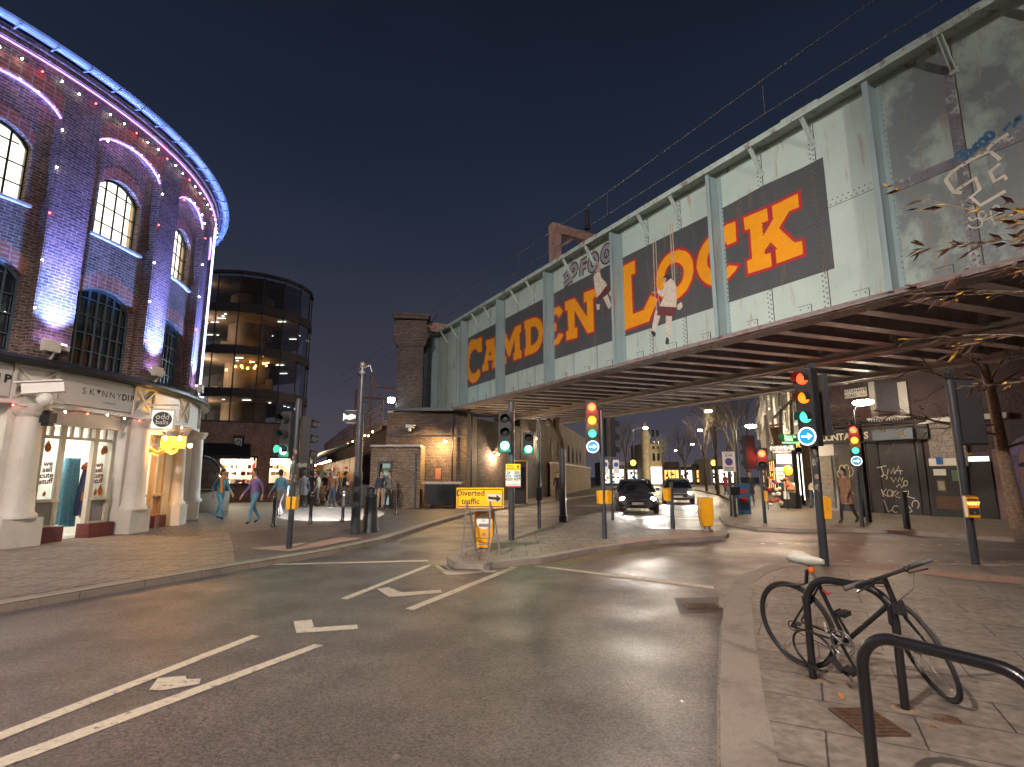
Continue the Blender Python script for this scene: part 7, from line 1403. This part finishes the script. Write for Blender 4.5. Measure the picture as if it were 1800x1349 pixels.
# transparent dome pod
P = G(345, 899, .1); t = thing('dome_pod', 'clear plastic dining pod with dark ribs beside the shop corner', 'dome', P); R0 = 1.25; mb = MB(); n = 20; V = []; Fs = []
for j in range(9):
    ph = math.pi/2*j/8
    for i in range(n): a = 2*math.pi*i/n; V.append(P+Vector((R0*math.cos(a)*math.cos(ph), R0*math.sin(a)*math.cos(ph), .9+1.5*math.sin(ph))))
for j in range(8):
    for i in range(n): Fs.append((j*n+i, j*n+(i+1) % n, (j+1)*n+(i+1) % n, (j+1)*n+i))
mb.add(V, Fs, sm=True); mb.build('clear_shell', seeglass('clear_plastic', (.75, .75, .72), .35), t); mb = MB()
for i in range(0, n, 4): mb.tube([V[j*n+i] for j in range(9)], .025, 6)
mb.tube(V[:n], .035, 6, closed=True); mb.build('ribs', iron, t); mb = MB(); mb.lathe(P, [(R0, 0), (R0, .9), (R0-.05, .9), (R0-.05, 0)], n=20); mb.build('skirt', mat('tan_skirt', (.26, .2, .15), .7), t)
lamp('POINT', P+Zv*1.9, 30, (1, .85, .6), t, .1)
P = G(470, 897, .1)+Vector((0, 2.5, 0)); t = thing('counter_block', 'pale draped counter block standing in the cobbled yard', 'counter', P); mb = MB(); mb.box(P+Zv*.5, (1.0, .8, 1.0)); mb.box(P+Zv*1.03, (1.15, .95, .06)); mb.build('body', mat('draped_grey', (.30, .27, .24), .8, bump=.4, bscale=4), t)
# viaduct with railings and the lean-to stalls beneath
vd = thing('railway_viaduct', 'dark railed viaduct running back from the brick tower above the market stalls', 'viaduct', (-7, 30, 0)); VA = Vector((-6.7, 29.6, 0)); VD = Vector((-.42, 1, 0)).normalized(); VN = Vector((-VD.y, VD.x, 0)); VN = VN if VN.x < 0 else -VN; LV = 46; Mv = Matrix((VD, VN, Zv)).transposed()
mb = MB(); mb.box(VA+VD*LV/2-VN*.6+Zv*2.15, (LV, 1.0, 4.3), Mv); mb.build('wall', dark_brick, vd); mb = MB(); mb.box(VA+VD*LV/2-VN*.4+Zv*4.45, (LV, 1.6, .3), Mv); mb.box(VA+VD*LV/2+VN*.45+Zv*4.2, (LV, .06, .25), Mv); mb.build('deck_beam', rusty, vd)
mb = MB()
for z in (5.0, 5.35, 5.7): mb.tube([VA+VN*.38+Zv*z, VA+VD*LV+VN*.38+Zv*z], .025, 5)
for k in range(int(LV/.9)): q = VA+VD*(k*.9)+VN*.38; mb.box(q+Zv*5.15, (.04, .05, 1.15), Mv)
mb.build('railing', rusty, vd)
lt = thing('stall_roof', 'long dark corrugated lean-to roof over the market stalls beside the brick kiosk', 'roof', VA); mb = MB(); A_ = VA+VN*.5; n = 60
for k in range(n): a, b = A_+VD*(2+k*.6), A_+VD*(2+k*.6+.58); mb.add([a+Zv*3.9, b+Zv*3.9, b+VN*3.4+Zv*2.75, a+VN*3.4+Zv*2.75, a+Zv*3.86, b+Zv*3.86, b+VN*3.4+Zv*2.71, a+VN*3.4+Zv*2.71], [(0, 1, 2, 3), (7, 6, 5, 4), (3, 2, 6, 7), (0, 3, 7, 4), (1, 0, 4, 5), (2, 1, 5, 6)])
mb.build('roof_sheets', mat('blue_black_roof', (.06, .075, .095), .45, var=.5, scale=2), lt); mb = MB()
for k in range(11): q = A_+VD*(2+k*3.4)+VN*3.2; mb.box(q+Zv*1.4, (.12, .12, 2.8), Mv)
mb.box(A_+VD*20+VN*3.3+Zv*2.6, (36, .1, .16), Mv); mb.build('posts', iron, lt)
stall_lights = emit('stall_back_glow', (1, .86, .62), .9)
for k in range(9):
    q = A_+VD*(3.6+k*3.4)+VN*1.5; s_ = ('nearest the brick kiosk', 'second from the brick kiosk', 'third from the brick kiosk', 'fourth from the brick kiosk', 'fifth from the brick kiosk', 'sixth from the brick kiosk', 'seventh from the brick kiosk', 'eighth from the brick kiosk', 'farthest from the brick kiosk')[k]
    t = thing('market_stall', 'lit market stall under the lean-to roof, '+s_, 'stall', q, 'lit market stalls under the lean-to roof'); mb = MB(); mb.box(q+VN*1.3+Zv*.5, (2.9, .6, 1.0), Mv); mb.box(q+VN*1.35+Zv*1.03, (3.05, .8, .06), Mv); mb.build('counter', [wood, shutter, render_g][k % 3], t)
    mb = MB(); mb.box(q-VN*.6+Zv*1.5, (3.1, .06, 2.4), Mv); mb.build('back_panel', wood, t); rr = random.Random(k+40); mb = MB()
    for i in range(22): mb.box(q+VD*rr.uniform(-1.4, 1.4)+VN*rr.choice((-.4, 1.2, 1.4))+Zv*rr.choice((1.2, 1.15, 1.7, 2.1)), (rr.uniform(.1, .35), .2, rr.uniform(.12, .4)), Mv, rr.randrange(5))
    mb.build('goods', [signred, signal_yellow, white, MATS['green_poster'], wood], t)['kind'] = 'stuff'
    mb = MB(); mb.box(q+VN*1.75+Zv*2.45, (1.1, .05, .3), Mv); mb.build('name_board', [white, blackm, signal_yellow][k % 3], t); mb = MB()
    for i in (-1, 0, 1): mb.ball(q+VD*i*.9+VN*.8+Zv*2.45, .06, 8)
    mb.build('bulbs', al, t); lamp('POINT', q+VN*.7+Zv*2.3, 30, (1, .84, .62), t, .12)
lsv = thing('string_lights', 'warm string lights sagging along the viaduct above the stalls', 'string lights', VA); mb = MB(); P0 = A_+VN*.4; mb.tube([P0+VD*i*1.5+Zv*(4.0-.12*(i % 2)) for i in range(26)], .01, 4); mb.build('wire', blackm, lsv)
for i in range(26): mb = MB(); mb.ball(P0+VD*i*1.5+Zv*(3.95-.12*(i % 2)), .05, 6); mb.build('bulb', al, lsv)
for k, (d_, h_) in enumerate(((9, 8.6), (18, 9.0))):
    q = VA+VD*d_+Zv*4.5-VN*.2; t = thing('catenary_mast', ('nearer steel railway mast behind the banner pole', 'farther steel railway mast frame on the viaduct')[k], 'mast', q); mb = MB(); mb.box(q+Zv*(h_-4.5)/2, (.2, .2, h_-4.5), Mv); mb.build('post', rusty, t); mb = MB(); mb.beam(q+Zv*(h_-5.2), q+Zv*(h_-5.2)-VN*7, .14, .14); mb.beam(q+Zv*(h_-6.2), q+Zv*(h_-5.2)-VN*1.5, .08, .08); mb.beam(q-VN*7, q-VN*7+Zv*(h_-4.6), .18, .18); mb.build('crossbeam', rusty, t)
tree(VA+VD*24+Zv*4.4, 3.0, 'small bushy bare tree on the skyline left of the masts', seed=5, r=.05, depth=3, name='small_tree', group='small skyline trees', trunk_frac=.15)
P = AT(532, 815, 30); t = thing('white_wall_sign', 'small square white sign hanging just right of the left traffic light', 'sign', P); mb = MB(); mb.box(P, (.46, .06, .4)); mb.build('panel', white, t); mb = MB(); mb.box(P-Vector((0, .035, 0)), (.2, .01, .03)); mb.build('mark', signblack, t)
# picket fence by the stall
P = G(625, 893, .1); t = thing('timber_planter', 'dark slatted timber planter left of the brick kiosk', 'planter', P); mb = MB()
for k in range(9): mb.box(P+Vector((-.6+k*.15, 1.2, .55)), (.12, .06, 1.05))
mb.box(P+Vector((0, 1.5, .5)), (1.4, .5, .9)); mb.build('slats', shutter, t)
# ================================================================ GLASS OFFICE BUILDING
gb = thing('glass_office_building', 'tall curved dark glass office block glinting behind the brick market building', 'building', (-30, 62, 0)); GC = Vector((-30.9, 62, 0)); GR = 6.6; gh = AT(505, 492, 58).z
gl_m = seeglass('tinted_facade_glass', (.62, .60, .62), .4); slab_m = mat('brown_spandrel', (.09, .07, .07), .5); core_m = mat('office_core', (.34, .27, .22), .8, var=.6, scale=.6)
gpts = [Vector((-66, 83, 0)), Vector((-55.5, 74.8, 0)), Vector((-45, 66.6, 0))]+[GC+Vector((GR*math.cos(R_(a)), GR*math.sin(R_(a)), 0)) for a in (-150, -132, -115, -95, -75, -55, -35, -15, 5, 25, 50)]
sl = MB(); mu_ = MB(); gm = MB(); lights = MB(); warm = MB()
floors = [0, 5.6, 10.2, 14.8, 19.4, gh]
for a, b in zip(gpts, gpts[1:]):
    for z in floors[1:]: sl.beam(a+Zv*z, b+Zv*z, .35, .9 if z < gh else .3)
    gm.add([a, b, b+Zv*gh, a+Zv*gh], [(0, 1, 2, 3)]); n_ = max(1, int((b-a).length/2.3))
    for k in range(n_): q = a.lerp(b, k/n_); mu_.box(q+Zv*gh/2, (.10, .10, gh))
gm.build('glass_skin', gl_m, gb); sl.build('floor_bands', slab_m, gb); mu_.build('mullions', slab_m, gb)
ceil = MB()
for z in floors[1:]:
    ceil.poly([p+Zv*(z-.5) for p in gpts]+[Vector((-30, 74, z-.5)), Vector((-58, 88, z-.5))])
ceil.build('ceilings', core_m, gb)
mb = MB(); mb.cyl(GC, GC+Zv*(gh-1), 2.4, n=14); mb.beam((-36, 68, gh/2-.5), (-58, 86, gh/2-.5), 3, gh-1); mb.build('core', core_m, gb)
rr = random.Random(77); cool = MB()
for k in range(60):
    z = rr.choice(floors[1:5])-.62; a = rr.uniform(0, 2*math.pi); r = rr.uniform(3, 6); 
    P = GC+Vector((r*math.cos(a), r*math.sin(a), z)) if rr.random() < .6 else Vector((-38, 62.5, z))+Vector((-.79, .61, 0))*rr.uniform(0, 22)+Vector((.61, .79, 0))*rr.uniform(0, 3); cool.box(P, (rr.choice((.25, .9)), .12, .04))
cool.build('ceiling_lights', emit('office_ceiling_light', (.85, 1, .85), 4), gb); 
for k in range(26): P = Vector((AT(rr.uniform(392, 462), rr.uniform(622, 650), 58.5 if True else 0))); warm.ball(P+Vector((0, rr.uniform(0, 2), 0)), rr.uniform(.08, .16), 6)
warm.build('warm_bulbs', emit('warm_office_bulb', (1, .5, .08), 14), gb)
for z, e in ((4.5, 350), (8.5, 380), (13.2, 520), (17.8, 260), (22.0, 40)): lamp('POINT', GC+Vector((-3.0, -4.0, z)), e, (1, .72, .42), gb, .4); lamp('POINT', Vector((-44, 69, z)), e*.8, (.9, .95, .8), gb, .4)
des = MB()
for k in range(70): z = rr.choice(floors[1:4]); qx = Vector((-31+rr.uniform(-3.2, 3.2), 61+rr.uniform(-2, 3), 0)) if rr.random() < .5 else Vector((-38, 62.5, 0))+Vector((-.79, .61, 0))*rr.uniform(0, 22); des.box((qx.x, qx.y, z+.9+rr.uniform(0, .8)), (rr.uniform(.3, 1.4), .4, rr.uniform(.5, 1.6)), None, rr.randrange(3))
des.build('furnishings', [core_m, blackm, MATS['tan_skirt']], gb)['kind'] = 'stuff'
mb = MB(); mb.cyl(GC+Zv*gh, GC+Zv*(gh+1.6), .06, n=6); mb.cyl(GC+Zv*gh, GC+Zv*(gh+.5), .25, n=8); mb.build('roof_mast', iron, gb)
red_p = MB(); red_p.beam((-34, 54.2, 1), (-32.6, 55, 6.4), .8, .5); red_p.build('red_panel', signred, gb)
# ================================================================ VEHICLES
car_paint = mat('dark_car_paint', (.05, .05, .06), .25, metal=.4, coat=1); car_paint2 = mat('silver_car_paint', (.32, .32, .33), .3, metal=.6, coat=1); head_m = emit('headlight_lens', (1, .97, .88), 150); plate_m = mat('number_plate', (.7, .7, .66), .4)
def car(loc, rz, paint, label, e):
    t = thing('parked_car' if False else 'car', label, 'car', loc, 'oncoming cars under the bridge'); R = Matrix.Rotation(rz, 3, 'Z'); O = Vector(loc)
    def P(x, y, z): return O+R @ Vector((x, y, z))
    # y: front is -y in local space
    def loft(mb, secs, n=16, mi=0, sup=3.2, cap=True):
        V = []; Fs = []
        for y, w, z0, z1, ty in secs:
            cz_ = (z0+z1)/2; hz_ = (z1-z0)/2
            for i in range(n):
                a = 2*math.pi*i/n; cx = abs(math.cos(a))**(2/sup)*math.copysign(1, math.cos(a)); cy = abs(math.sin(a))**(2/sup)*math.copysign(1, math.sin(a)); ww = w*(1-(ty if cy > 0 else 0)*abs(cy)); V.append(P(cx*ww, y, cz_+cy*hz_))
        for j in range(len(secs)-1):
            for i in range(n): Fs.append((j*n+i, (j+1)*n+i, (j+1)*n+(i+1) % n, j*n+(i+1) % n))
        mb.add(V, Fs, mi, sm=True)
        if cap: mb.add(V[:n], [tuple(range(n))], mi); mb.add(V[-n:], [tuple(reversed(range(n)))], mi)
    mb = MB(); loft(mb, [(-2.05, .62, .32, .62, 0), (-1.98, .80, .24, .72, .04), (-1.6, .87, .22, .84, .06), (-.9, .89, .22, .93, .06), (.6, .89, .22, .97, .05), (1.6, .87, .24, .98, .06), (2.0, .78, .3, .92, .05), (2.06, .6, .4, .8, 0)], 20); loft(mb, [(-.35, .66, 1.36, 1.42, 0), (0, .64, 1.36, 1.47, 0), (1.0, .63, 1.36, 1.45, 0), (1.55, .58, 1.33, 1.38, 0)], 12)
    for s in (-1, 1):
        for a, b in (((s*.80, -1.05, .92), (s*.62, -.3, 1.4)), ((s*.82, .3, .95), (s*.62, .3, 1.42)), ((s*.80, 1.75, .95), (s*.58, 1.5, 1.36))): mb.beam(P(*a), P(*b), .07, .07)
        mb.add([P(s*.88, -.75, .95), P(s*1.02, -.78, .95), P(s*1.02, -.78, 1.08), P(s*.88, -.75, 1.08), P(s*.88, -.66, .95), P(s*1.02, -.66, .95), P(s*1.02, -.66, 1.08), P(s*.88, -.66, 1.08)], [(0, 1, 2, 3), (5, 4, 7, 6), (1, 5, 6, 2), (3, 2, 6, 7), (0, 4, 5, 1)])
    mb.build('body', paint, t); mb = MB(); loft(mb, [(-1.15, .79, .88, .95, 0), (-.75, .77, .90, 1.15, .1), (-.3, .76, .92, 1.39, .18), (.9, .76, .92, 1.42, .2), (1.55, .74, .92, 1.34, .2), (1.85, .72, .9, 1.0, .1)], 16); mb.build('glasshouse', darkpane, t)
    for s in (-1, 1):
        for y in (-1.3, 1.3):
            c = P(s*.80, y, .31); ax = R @ Vector((s, 0, 0)); mb = MB(); mb.lathe(c-ax*.1, [(.2, 0), (.29, .0), (.31, .03), (.31, .17), (.29, .2), (.2, .2)], axis=ax, n=20); w = mb.build('wheel', rubber, t); mb = MB(); mb.lathe(c+ax*.085, [(.2, 0), (.19, .01), (.06, .0), (0, .02)], axis=ax, n=16)
            for k in range(5): g = k*1.257; up_ = Zv*math.cos(g)+(R @ Vector((0, 1, 0)))*math.sin(g); mb.beam(c+ax*.1+up_*.03, c+ax*.1+up_*.19, .04, .02, up=ax)
            mb.build('rim', chrome, w)
        mb = MB(); mb.ball(P(s*.62, -1.965, .62), .12, 12, sq=(1.1, .5, .7), M=R); h = mb.build('headlight', head_m, t)
        lamp('SPOT', P(s*.62, -2.1, .62), e, (1, .95, .85), t, .06, target=P(s*.62, -8, .15), spot=75, blend=.8)
    mb = MB(); mb.box(P(0, -2.04, .5), (1.0, .04, .16), R); mb.box(P(0, -2.04, .32), (1.2, .04, .1), R); mb.build('grille', blackm, t); mb = MB(); mb.box(P(0, -2.08, .44), (.5, .02, .11), R); mb.build('number_plate', plate_m, t)
a = G(1142, 906, 0); car((a.x, 25.5, 0), R_(-10), car_paint, 'dark oncoming car with blazing headlights just beyond the island', 150)
a = AT(1189, 880, 33.5); car((a.x+.1, 33.5, 0), R_(-16), car_paint2, 'silver oncoming car behind the dark one, nearer the right kerb', 110)
# ================================================================ PEOPLE
skin_m = mat('skin', (.42, .26, .19), .55, var=.1); hair_m = mat('dark_hair', (.03, .02, .015), .7)
def cloth(name, c, v=.3): return MATS.get(name) or mat(name, c, .85, var=v, scale=9, bump=.2, bscale=30)
def person(loc, rz, label, top, legs, shoes=None, pose='walk', hair=hair_m, coat=None, scarf=None, group=None, phase=1, h=1.72, skirt=None):
    shoes = shoes or blackm; O = Vector(loc); S = h/1.74; R = Matrix.Rotation(rz, 3, 'Z')
    st = {'walk': .17, 'stand': .02, 'bend': .04}[pose]*phase; pit = R_(62) if pose == 'bend' else R_(3)
    def up_(p):   # pitch the upper body forward (+y) about the hips
        p = Vector(p); q = p-Vector((0, 0, .95)); return Vector((q.x, q.y*math.cos(pit)+q.z*math.sin(pit), -q.y*math.sin(pit)+q.z*math.cos(pit)+.95))
    V = []; E_ = []; rad = []
    def v(p, r, par=None):
        V.append(R @ (Vector(p)*S)+O); rad.append(r*S)
        if par is not None: E_.append((par, len(V)-1))
        return len(V)-1
    pel = v((0, 0, .95), .125); sp1 = v(up_((0, .0, 1.12)), .118, pel); sp2 = v(up_((0, 0, 1.30)), .135, sp1); nb = v(up_((0, 0, 1.45)), .075, sp2); nk = v(up_((0, .015, 1.53)), .05, nb); hd = v(up_((0, .03, 1.58)), .06, nk)
    segs = []; hands = []
    for s in (-1, 1):
        sw = st*s; hp = v((s*.085, 0, .88), .09, pel); kn = v((s*.095, sw*.75+.04, .49), .06, hp); ank = v((s*.10, sw*1.1-(.10 if sw < 0 else 0), .10+(.07 if sw < -.1 else 0)), .042, kn); v((s*.115, sw*1.1+.14-(.08 if sw < 0 else 0), .045), .036, ank)
        sh = v(up_((s*.165, 0, 1.41)), .062, sp2); 
        if pose == 'bend': el = v(up_((s*.20, .10, 1.16))+Vector((0, 0, 0)), .045, sh); wr = v((s*.16, .50, .62), .03, el); pm = v((s*.15, .54, .55), .03, wr)
        else: el = v((s*.225, -sw*.55-.03, 1.13), .045, sh); wr = v((s*.235, -sw*1.1+.08, .92), .03, el); pm = v((s*.235, -sw*1.15+.10, .85), .032, wr)
        hands.append((pm, wr, s))
    me = bpy.data.meshes.new('sk'); me.from_pydata(V, E_, []); ob = bpy.data.objects.new('sk', me); COL.objects.link(ob); sk = ob.modifiers.new('s', 'SKIN'); sk.use_smooth_shade = True; sb = ob.modifiers.new('b', 'SUBSURF'); sb.levels = 1; sb.render_levels = 1
    for i, d_ in enumerate(me.skin_vertices[0].data): d_.radius = (rad[i], rad[i]*(.78 if i in (1, 2) else 1)); d_.use_root = (i == 0)
    dg = bpy.context.evaluated_depsgraph_get(); ev = bpy.data.meshes.new_from_object(ob.evaluated_get(dg)); mb = MB()
    inv = R.transposed()
    def reg(c):
        q = (inv @ (c-O))/S; dmin = 9; k = 0
        for i, (a, b) in enumerate(E_):
            A, B = V[a], V[b]; t_ = max(0, min(1, (c-A).dot(B-A)/max((B-A).length_squared, 1e-6))); d_ = (c-A.lerp(B, t_)).length
            if d_ < dmin: dmin = d_; k = (a, b)
        a, b = k
        if (a, b) in ((pel, sp1), (sp1, sp2), (sp2, nb)): return 0
        if a in (nb, nk): return 2
        for pm, wr, s in hands:
            if b in (pm,): return 2
        if q.z < .11 and pose != 'x': return 3
        if q.z < .98 and a != sp2 and not any(b == wr for _, wr, _ in hands) and abs(q.x) < .19: return 1
        return 0
    vs_ = [x.co.copy() for x in ev.vertices]; fs = [tuple(p.vertices) for p in ev.polygons]
    for f in fs:
        pass
    mb.v = vs_; 
    for f in fs: c = sum((vs_[i] for i in f), Vector())/len(f); mb.f.append(list(f)); mb.m.append(reg(c)); mb.sm.append(True)
    bpy.data.objects.remove(ob); bpy.data.meshes.remove(me); bpy.data.meshes.remove(ev)
    hc = R @ (up_((0, .035, 1.645))*S)+O; fw = (R @ (up_((0, 1, 1.6))-up_((0, 0, 1.6)))).normalized(); ut = (R @ (up_((0, 0, 1.7))-up_((0, 0, 1.6)))).normalized(); rt = fw.cross(ut); MH = Matrix((rt, fw, ut)).transposed()
    mb.ball(hc, .108*S, 16, 2, sq=(.74, .88, 1.08), M=MH); mb.ball(hc+fw*.098*S-ut*.01*S, .018*S, 6, 2, sq=(.8, 1, 1.4), M=MH); mb.ball(hc+fw*.03*S-ut*.07*S, .055*S, 8, 2, M=MH)
    for s in (-1, 1): mb.ball(hc+rt*s*.08*S, .022*S, 6, 2, sq=(.4, .8, 1.2), M=MH); mb.ball(hc+fw*.086*S+rt*s*.032*S+ut*.015*S, .010*S, 6, 3)
    mb.ball(hc+fw*.09*S-ut*.05*S, .02*S, 6, 4, sq=(1.2, .4, .3), M=MH)
    for pm, wr, s in hands:
        A = V[pm]; d_ = (A-V[wr]).normalized(); sd = (R @ Vector((0, 1, 0))); sd = (sd-d_*sd.dot(d_)).normalized(); ot = d_.cross(sd); mb.ball(A+d_*.02, .04*S, 8, 2, sq=(.45, .9, 1), M=Matrix((ot, sd, d_)).transposed())
        for k, ln in enumerate((.062, .072, .068, .055)): q = A+d_*.04+sd*(.026-.017*k); mb.tube([q, q+d_*ln*.5*S, q+d_*ln*S+ot*.02*s], [.009, .0085, .007], 5, mi=2)
        q = A+sd*.03; mb.tube([q, q+sd*.03+d_*.02, q+sd*.035+d_*.05], [.011, .010, .008], 5, mi=2)
    t = mb.build('person', [top, legs, skin_m, shoes, MATS['red_lip'] if 'red_lip' in MATS else mat('red_lip', (.25, .07, .06), .5)]); tag(t, label, 'person', group)
    # child meshes keep world coordinates, the person object sits at the origin
    hb_ = MB(); n = 14; rows = []
    hb_.ball(hc-fw*.016*S+ut*.018*S, .117*S, 14, 0, sq=(.78, .88, 1.02), M=MH); hb_.ball(hc-fw*.05*S-ut*.04*S, .085*S, 10, 0, sq=(.85, .7, 1.2), M=MH); hb_.build('hair', hair, t)
    if coat:
        cb_ = MB(); V2 = []; n = 18; zs = ((1.46, .10, .08), (1.40, .175, .115), (1.25, .175, .13), (1.05, .16, .125), (.85, .185, .15), (.62, .215, .18)) if pose != 'bend' else ((1.46, .12, .09), (1.38, .20, .15), (1.2, .23, .18), (1.0, .22, .18), (.86, .2, .17))
        for z, a_, b_ in zs:
            for i in range(n):
                g = 2*math.pi*i/n; q = Vector((a_*math.cos(g)*(1+.05*math.sin(5*g)), b_*math.sin(g), z)); q = up_(q) if z > .95 else q; V2.append(R @ (q*S)+O)
        cb_.add(V2, [(j*n+i, j*n+(i+1) % n, (j+1)*n+(i+1) % n, (j+1)*n+i) for j in range(len(zs)-1) for i in range(n)], sm=True); cb_.build('coat', coat, t)
    if scarf: cb_ = MB(); cb_.tube([R @ (up_(q)*S)+O for q in ((-.09, .02, 1.47), (0, .11, 1.46), (.09, .02, 1.47), (.12, .12, 1.2), (.10, .14, .95))], [.04, .045, .045, .035, .05], 8); cb_.build('scarf', scarf, t)
    return t
jk = cloth('navy_jacket_cloth', (.035, .045, .07)); blk = cloth('black_cloth', (.025, .025, .028)); bl = cloth('pale_blue_cloth', (.09, .27, .40)); gry = cloth('grey_cloth', (.16, .155, .15)); crm = cloth('cream_cloth', (.50, .44, .34)); brwn = cloth('tan_brown_cloth', (.30, .17, .10)); org = cloth('orange_cloth', (.75, .28, .02)); den = cloth('denim_cloth', (.08, .12, .2)); redc = cloth('red_cloth', (.4, .04, .04)); skc = cloth('bare_leg_tone', (.40, .25, .18), .1)
def at_g(x, y, z=.1): return G(x, y, z)
person(at_g(668, 897), R_(200), 'person in a dark jacket and shorts waiting at the brick kiosk door, left of two', jk, skc, pose='stand', group=None)
person(at_g(683, 897), R_(170), 'person in a grey top beside the one at the kiosk door, right of two', gry, blk, pose='walk')
person(at_g(1321, 889), R_(150), 'person in a long dark coat walking past the parking sign on the right pavement', blk, den, coat=blk)
person(at_g(1419, 893)+Vector((0, -.6, 0)), R_(-60), 'person in a shaggy cream coat bending over beside the poster-covered stall', crm, den, pose='bend', coat=crm)
person(at_g(1493, 921), R_(110), 'person in a tan brown coat walking past the closed shutters', brwn, blk, coat=brwn)
person(at_g(981, 884), R_(180), 'person in black standing by the wall beyond the bridge on the left', blk, blk, pose='stand')
person(at_g(384, 914), R_(250), 'person in pale blue with an orange scarf in the cobbled yard, leftmost', bl, bl, scarf=org, coat=None)
person(at_g(444, 922), R_(150), 'person in purple and pale blue in the middle of the cobbled yard', cloth('violet_cloth', (.15, .1, .3)), bl, phase=-1)
person(at_g(490, 910), R_(60), 'person in pale blue striding by the draped counter block', bl, gry, phase=1)
mk_cols = [(gry, blk), (jk, den), (crm, gry), (blk, blk), (brwn, den), (gry, den), (redc, blk), (blk, gry)]
labs = ['in grey top and black trousers just right of the left traffic light', 'in a navy jacket near the white wall sign', 'in cream among the market stalls, centre of the crowd', 'all in black facing the farther stalls', 'in tan brown left of the timber planter', 'in grey and denim deep in the market lane', 'in red near the far stalls', 'in black and grey close to the banner pole']
for k, (x, y) in enumerate(((531, 894), (545, 888), (558, 891), (569, 884), (583, 892), (592, 882), (577, 880), (603, 889))): person(at_g(x, y), R_(40*k+20), 'person '+labs[k], mk_cols[k][0], mk_cols[k][1], pose='walk' if k % 2 else 'stand', phase=1 if k % 3 else -1, group='people milling in the market yard', coat=mk_cols[k][0] if k % 3 == 0 else None)
person(at_g(1277, 872), R_(30), 'person in a red coat far off on the right pavement by the road', redc, blk, coat=redc)
# ---- repairs, seams and stains in the asphalt
patchm = mat('asphalt_repair', (.088, .072, .070), .6, var=.4, scale=20, bump=.4, bscale=140); seam_m = mat('tar_seam', (.02, .018, .018), .35); stain_m = mat('worn_asphalt', (.135, .112, .105), .5, var=.5, scale=30, bump=.4, bscale=140)
mb = MB()
for P in [[(1185, 1052), (1264, 1050), (1262, 1078), (1195, 1080)]]: mb.poly([(*tuple(G(*p))[:2], .002) for p in P])
tag(mb.build('road_patch', patchm), kind='structure'); mb = MB(); rr = random.Random(9)
def seam(pts, w=.011, z=.0045):
    P = [Vector(tuple(G(*p))[:2]) for p in pts]; Q = []
    for a, b in zip(P, P[1:]):
        n = max(2, int((b-a).length/.25))
        for k in range(n): Q.append(a.lerp(b, k/n)+Vector((rr.uniform(-1, 1), rr.uniform(-1, 1)))*.022)
    Q.append(P[-1]); l, r = ribbon2(Q, w)
    for i in range(len(l)-1): mb.add([(*l[i], z), (*r[i], z), (*r[i+1], z), (*l[i+1], z)], [(0, 1, 2, 3)])
for pts in [[(1700, 958), (1460, 950), (1330, 945)], [(1760, 985), (1600, 978), (1440, 962), (1350, 958)]]: seam(pts)
tag(mb.build('tar_seams', seam_m), kind='structure')
mb = MB()
for k in range(50):
    y = rr.uniform(1000, 1345); x = rr.uniform(0, 1250); P = G(x, y); r = rr.uniform(.012, .03); mb.poly([(P.x+r*rr.uniform(.6, 1.2)*math.cos(a), P.y+r*rr.uniform(.6, 1.2)*math.sin(a), .0055) for a in (0, 1, 2, 3, 4, 5.2)])
q = mb.build('chewing_gum_spots', mat('pale_gum', (.22, .195, .18), .7)); tag(q, kind='structure')
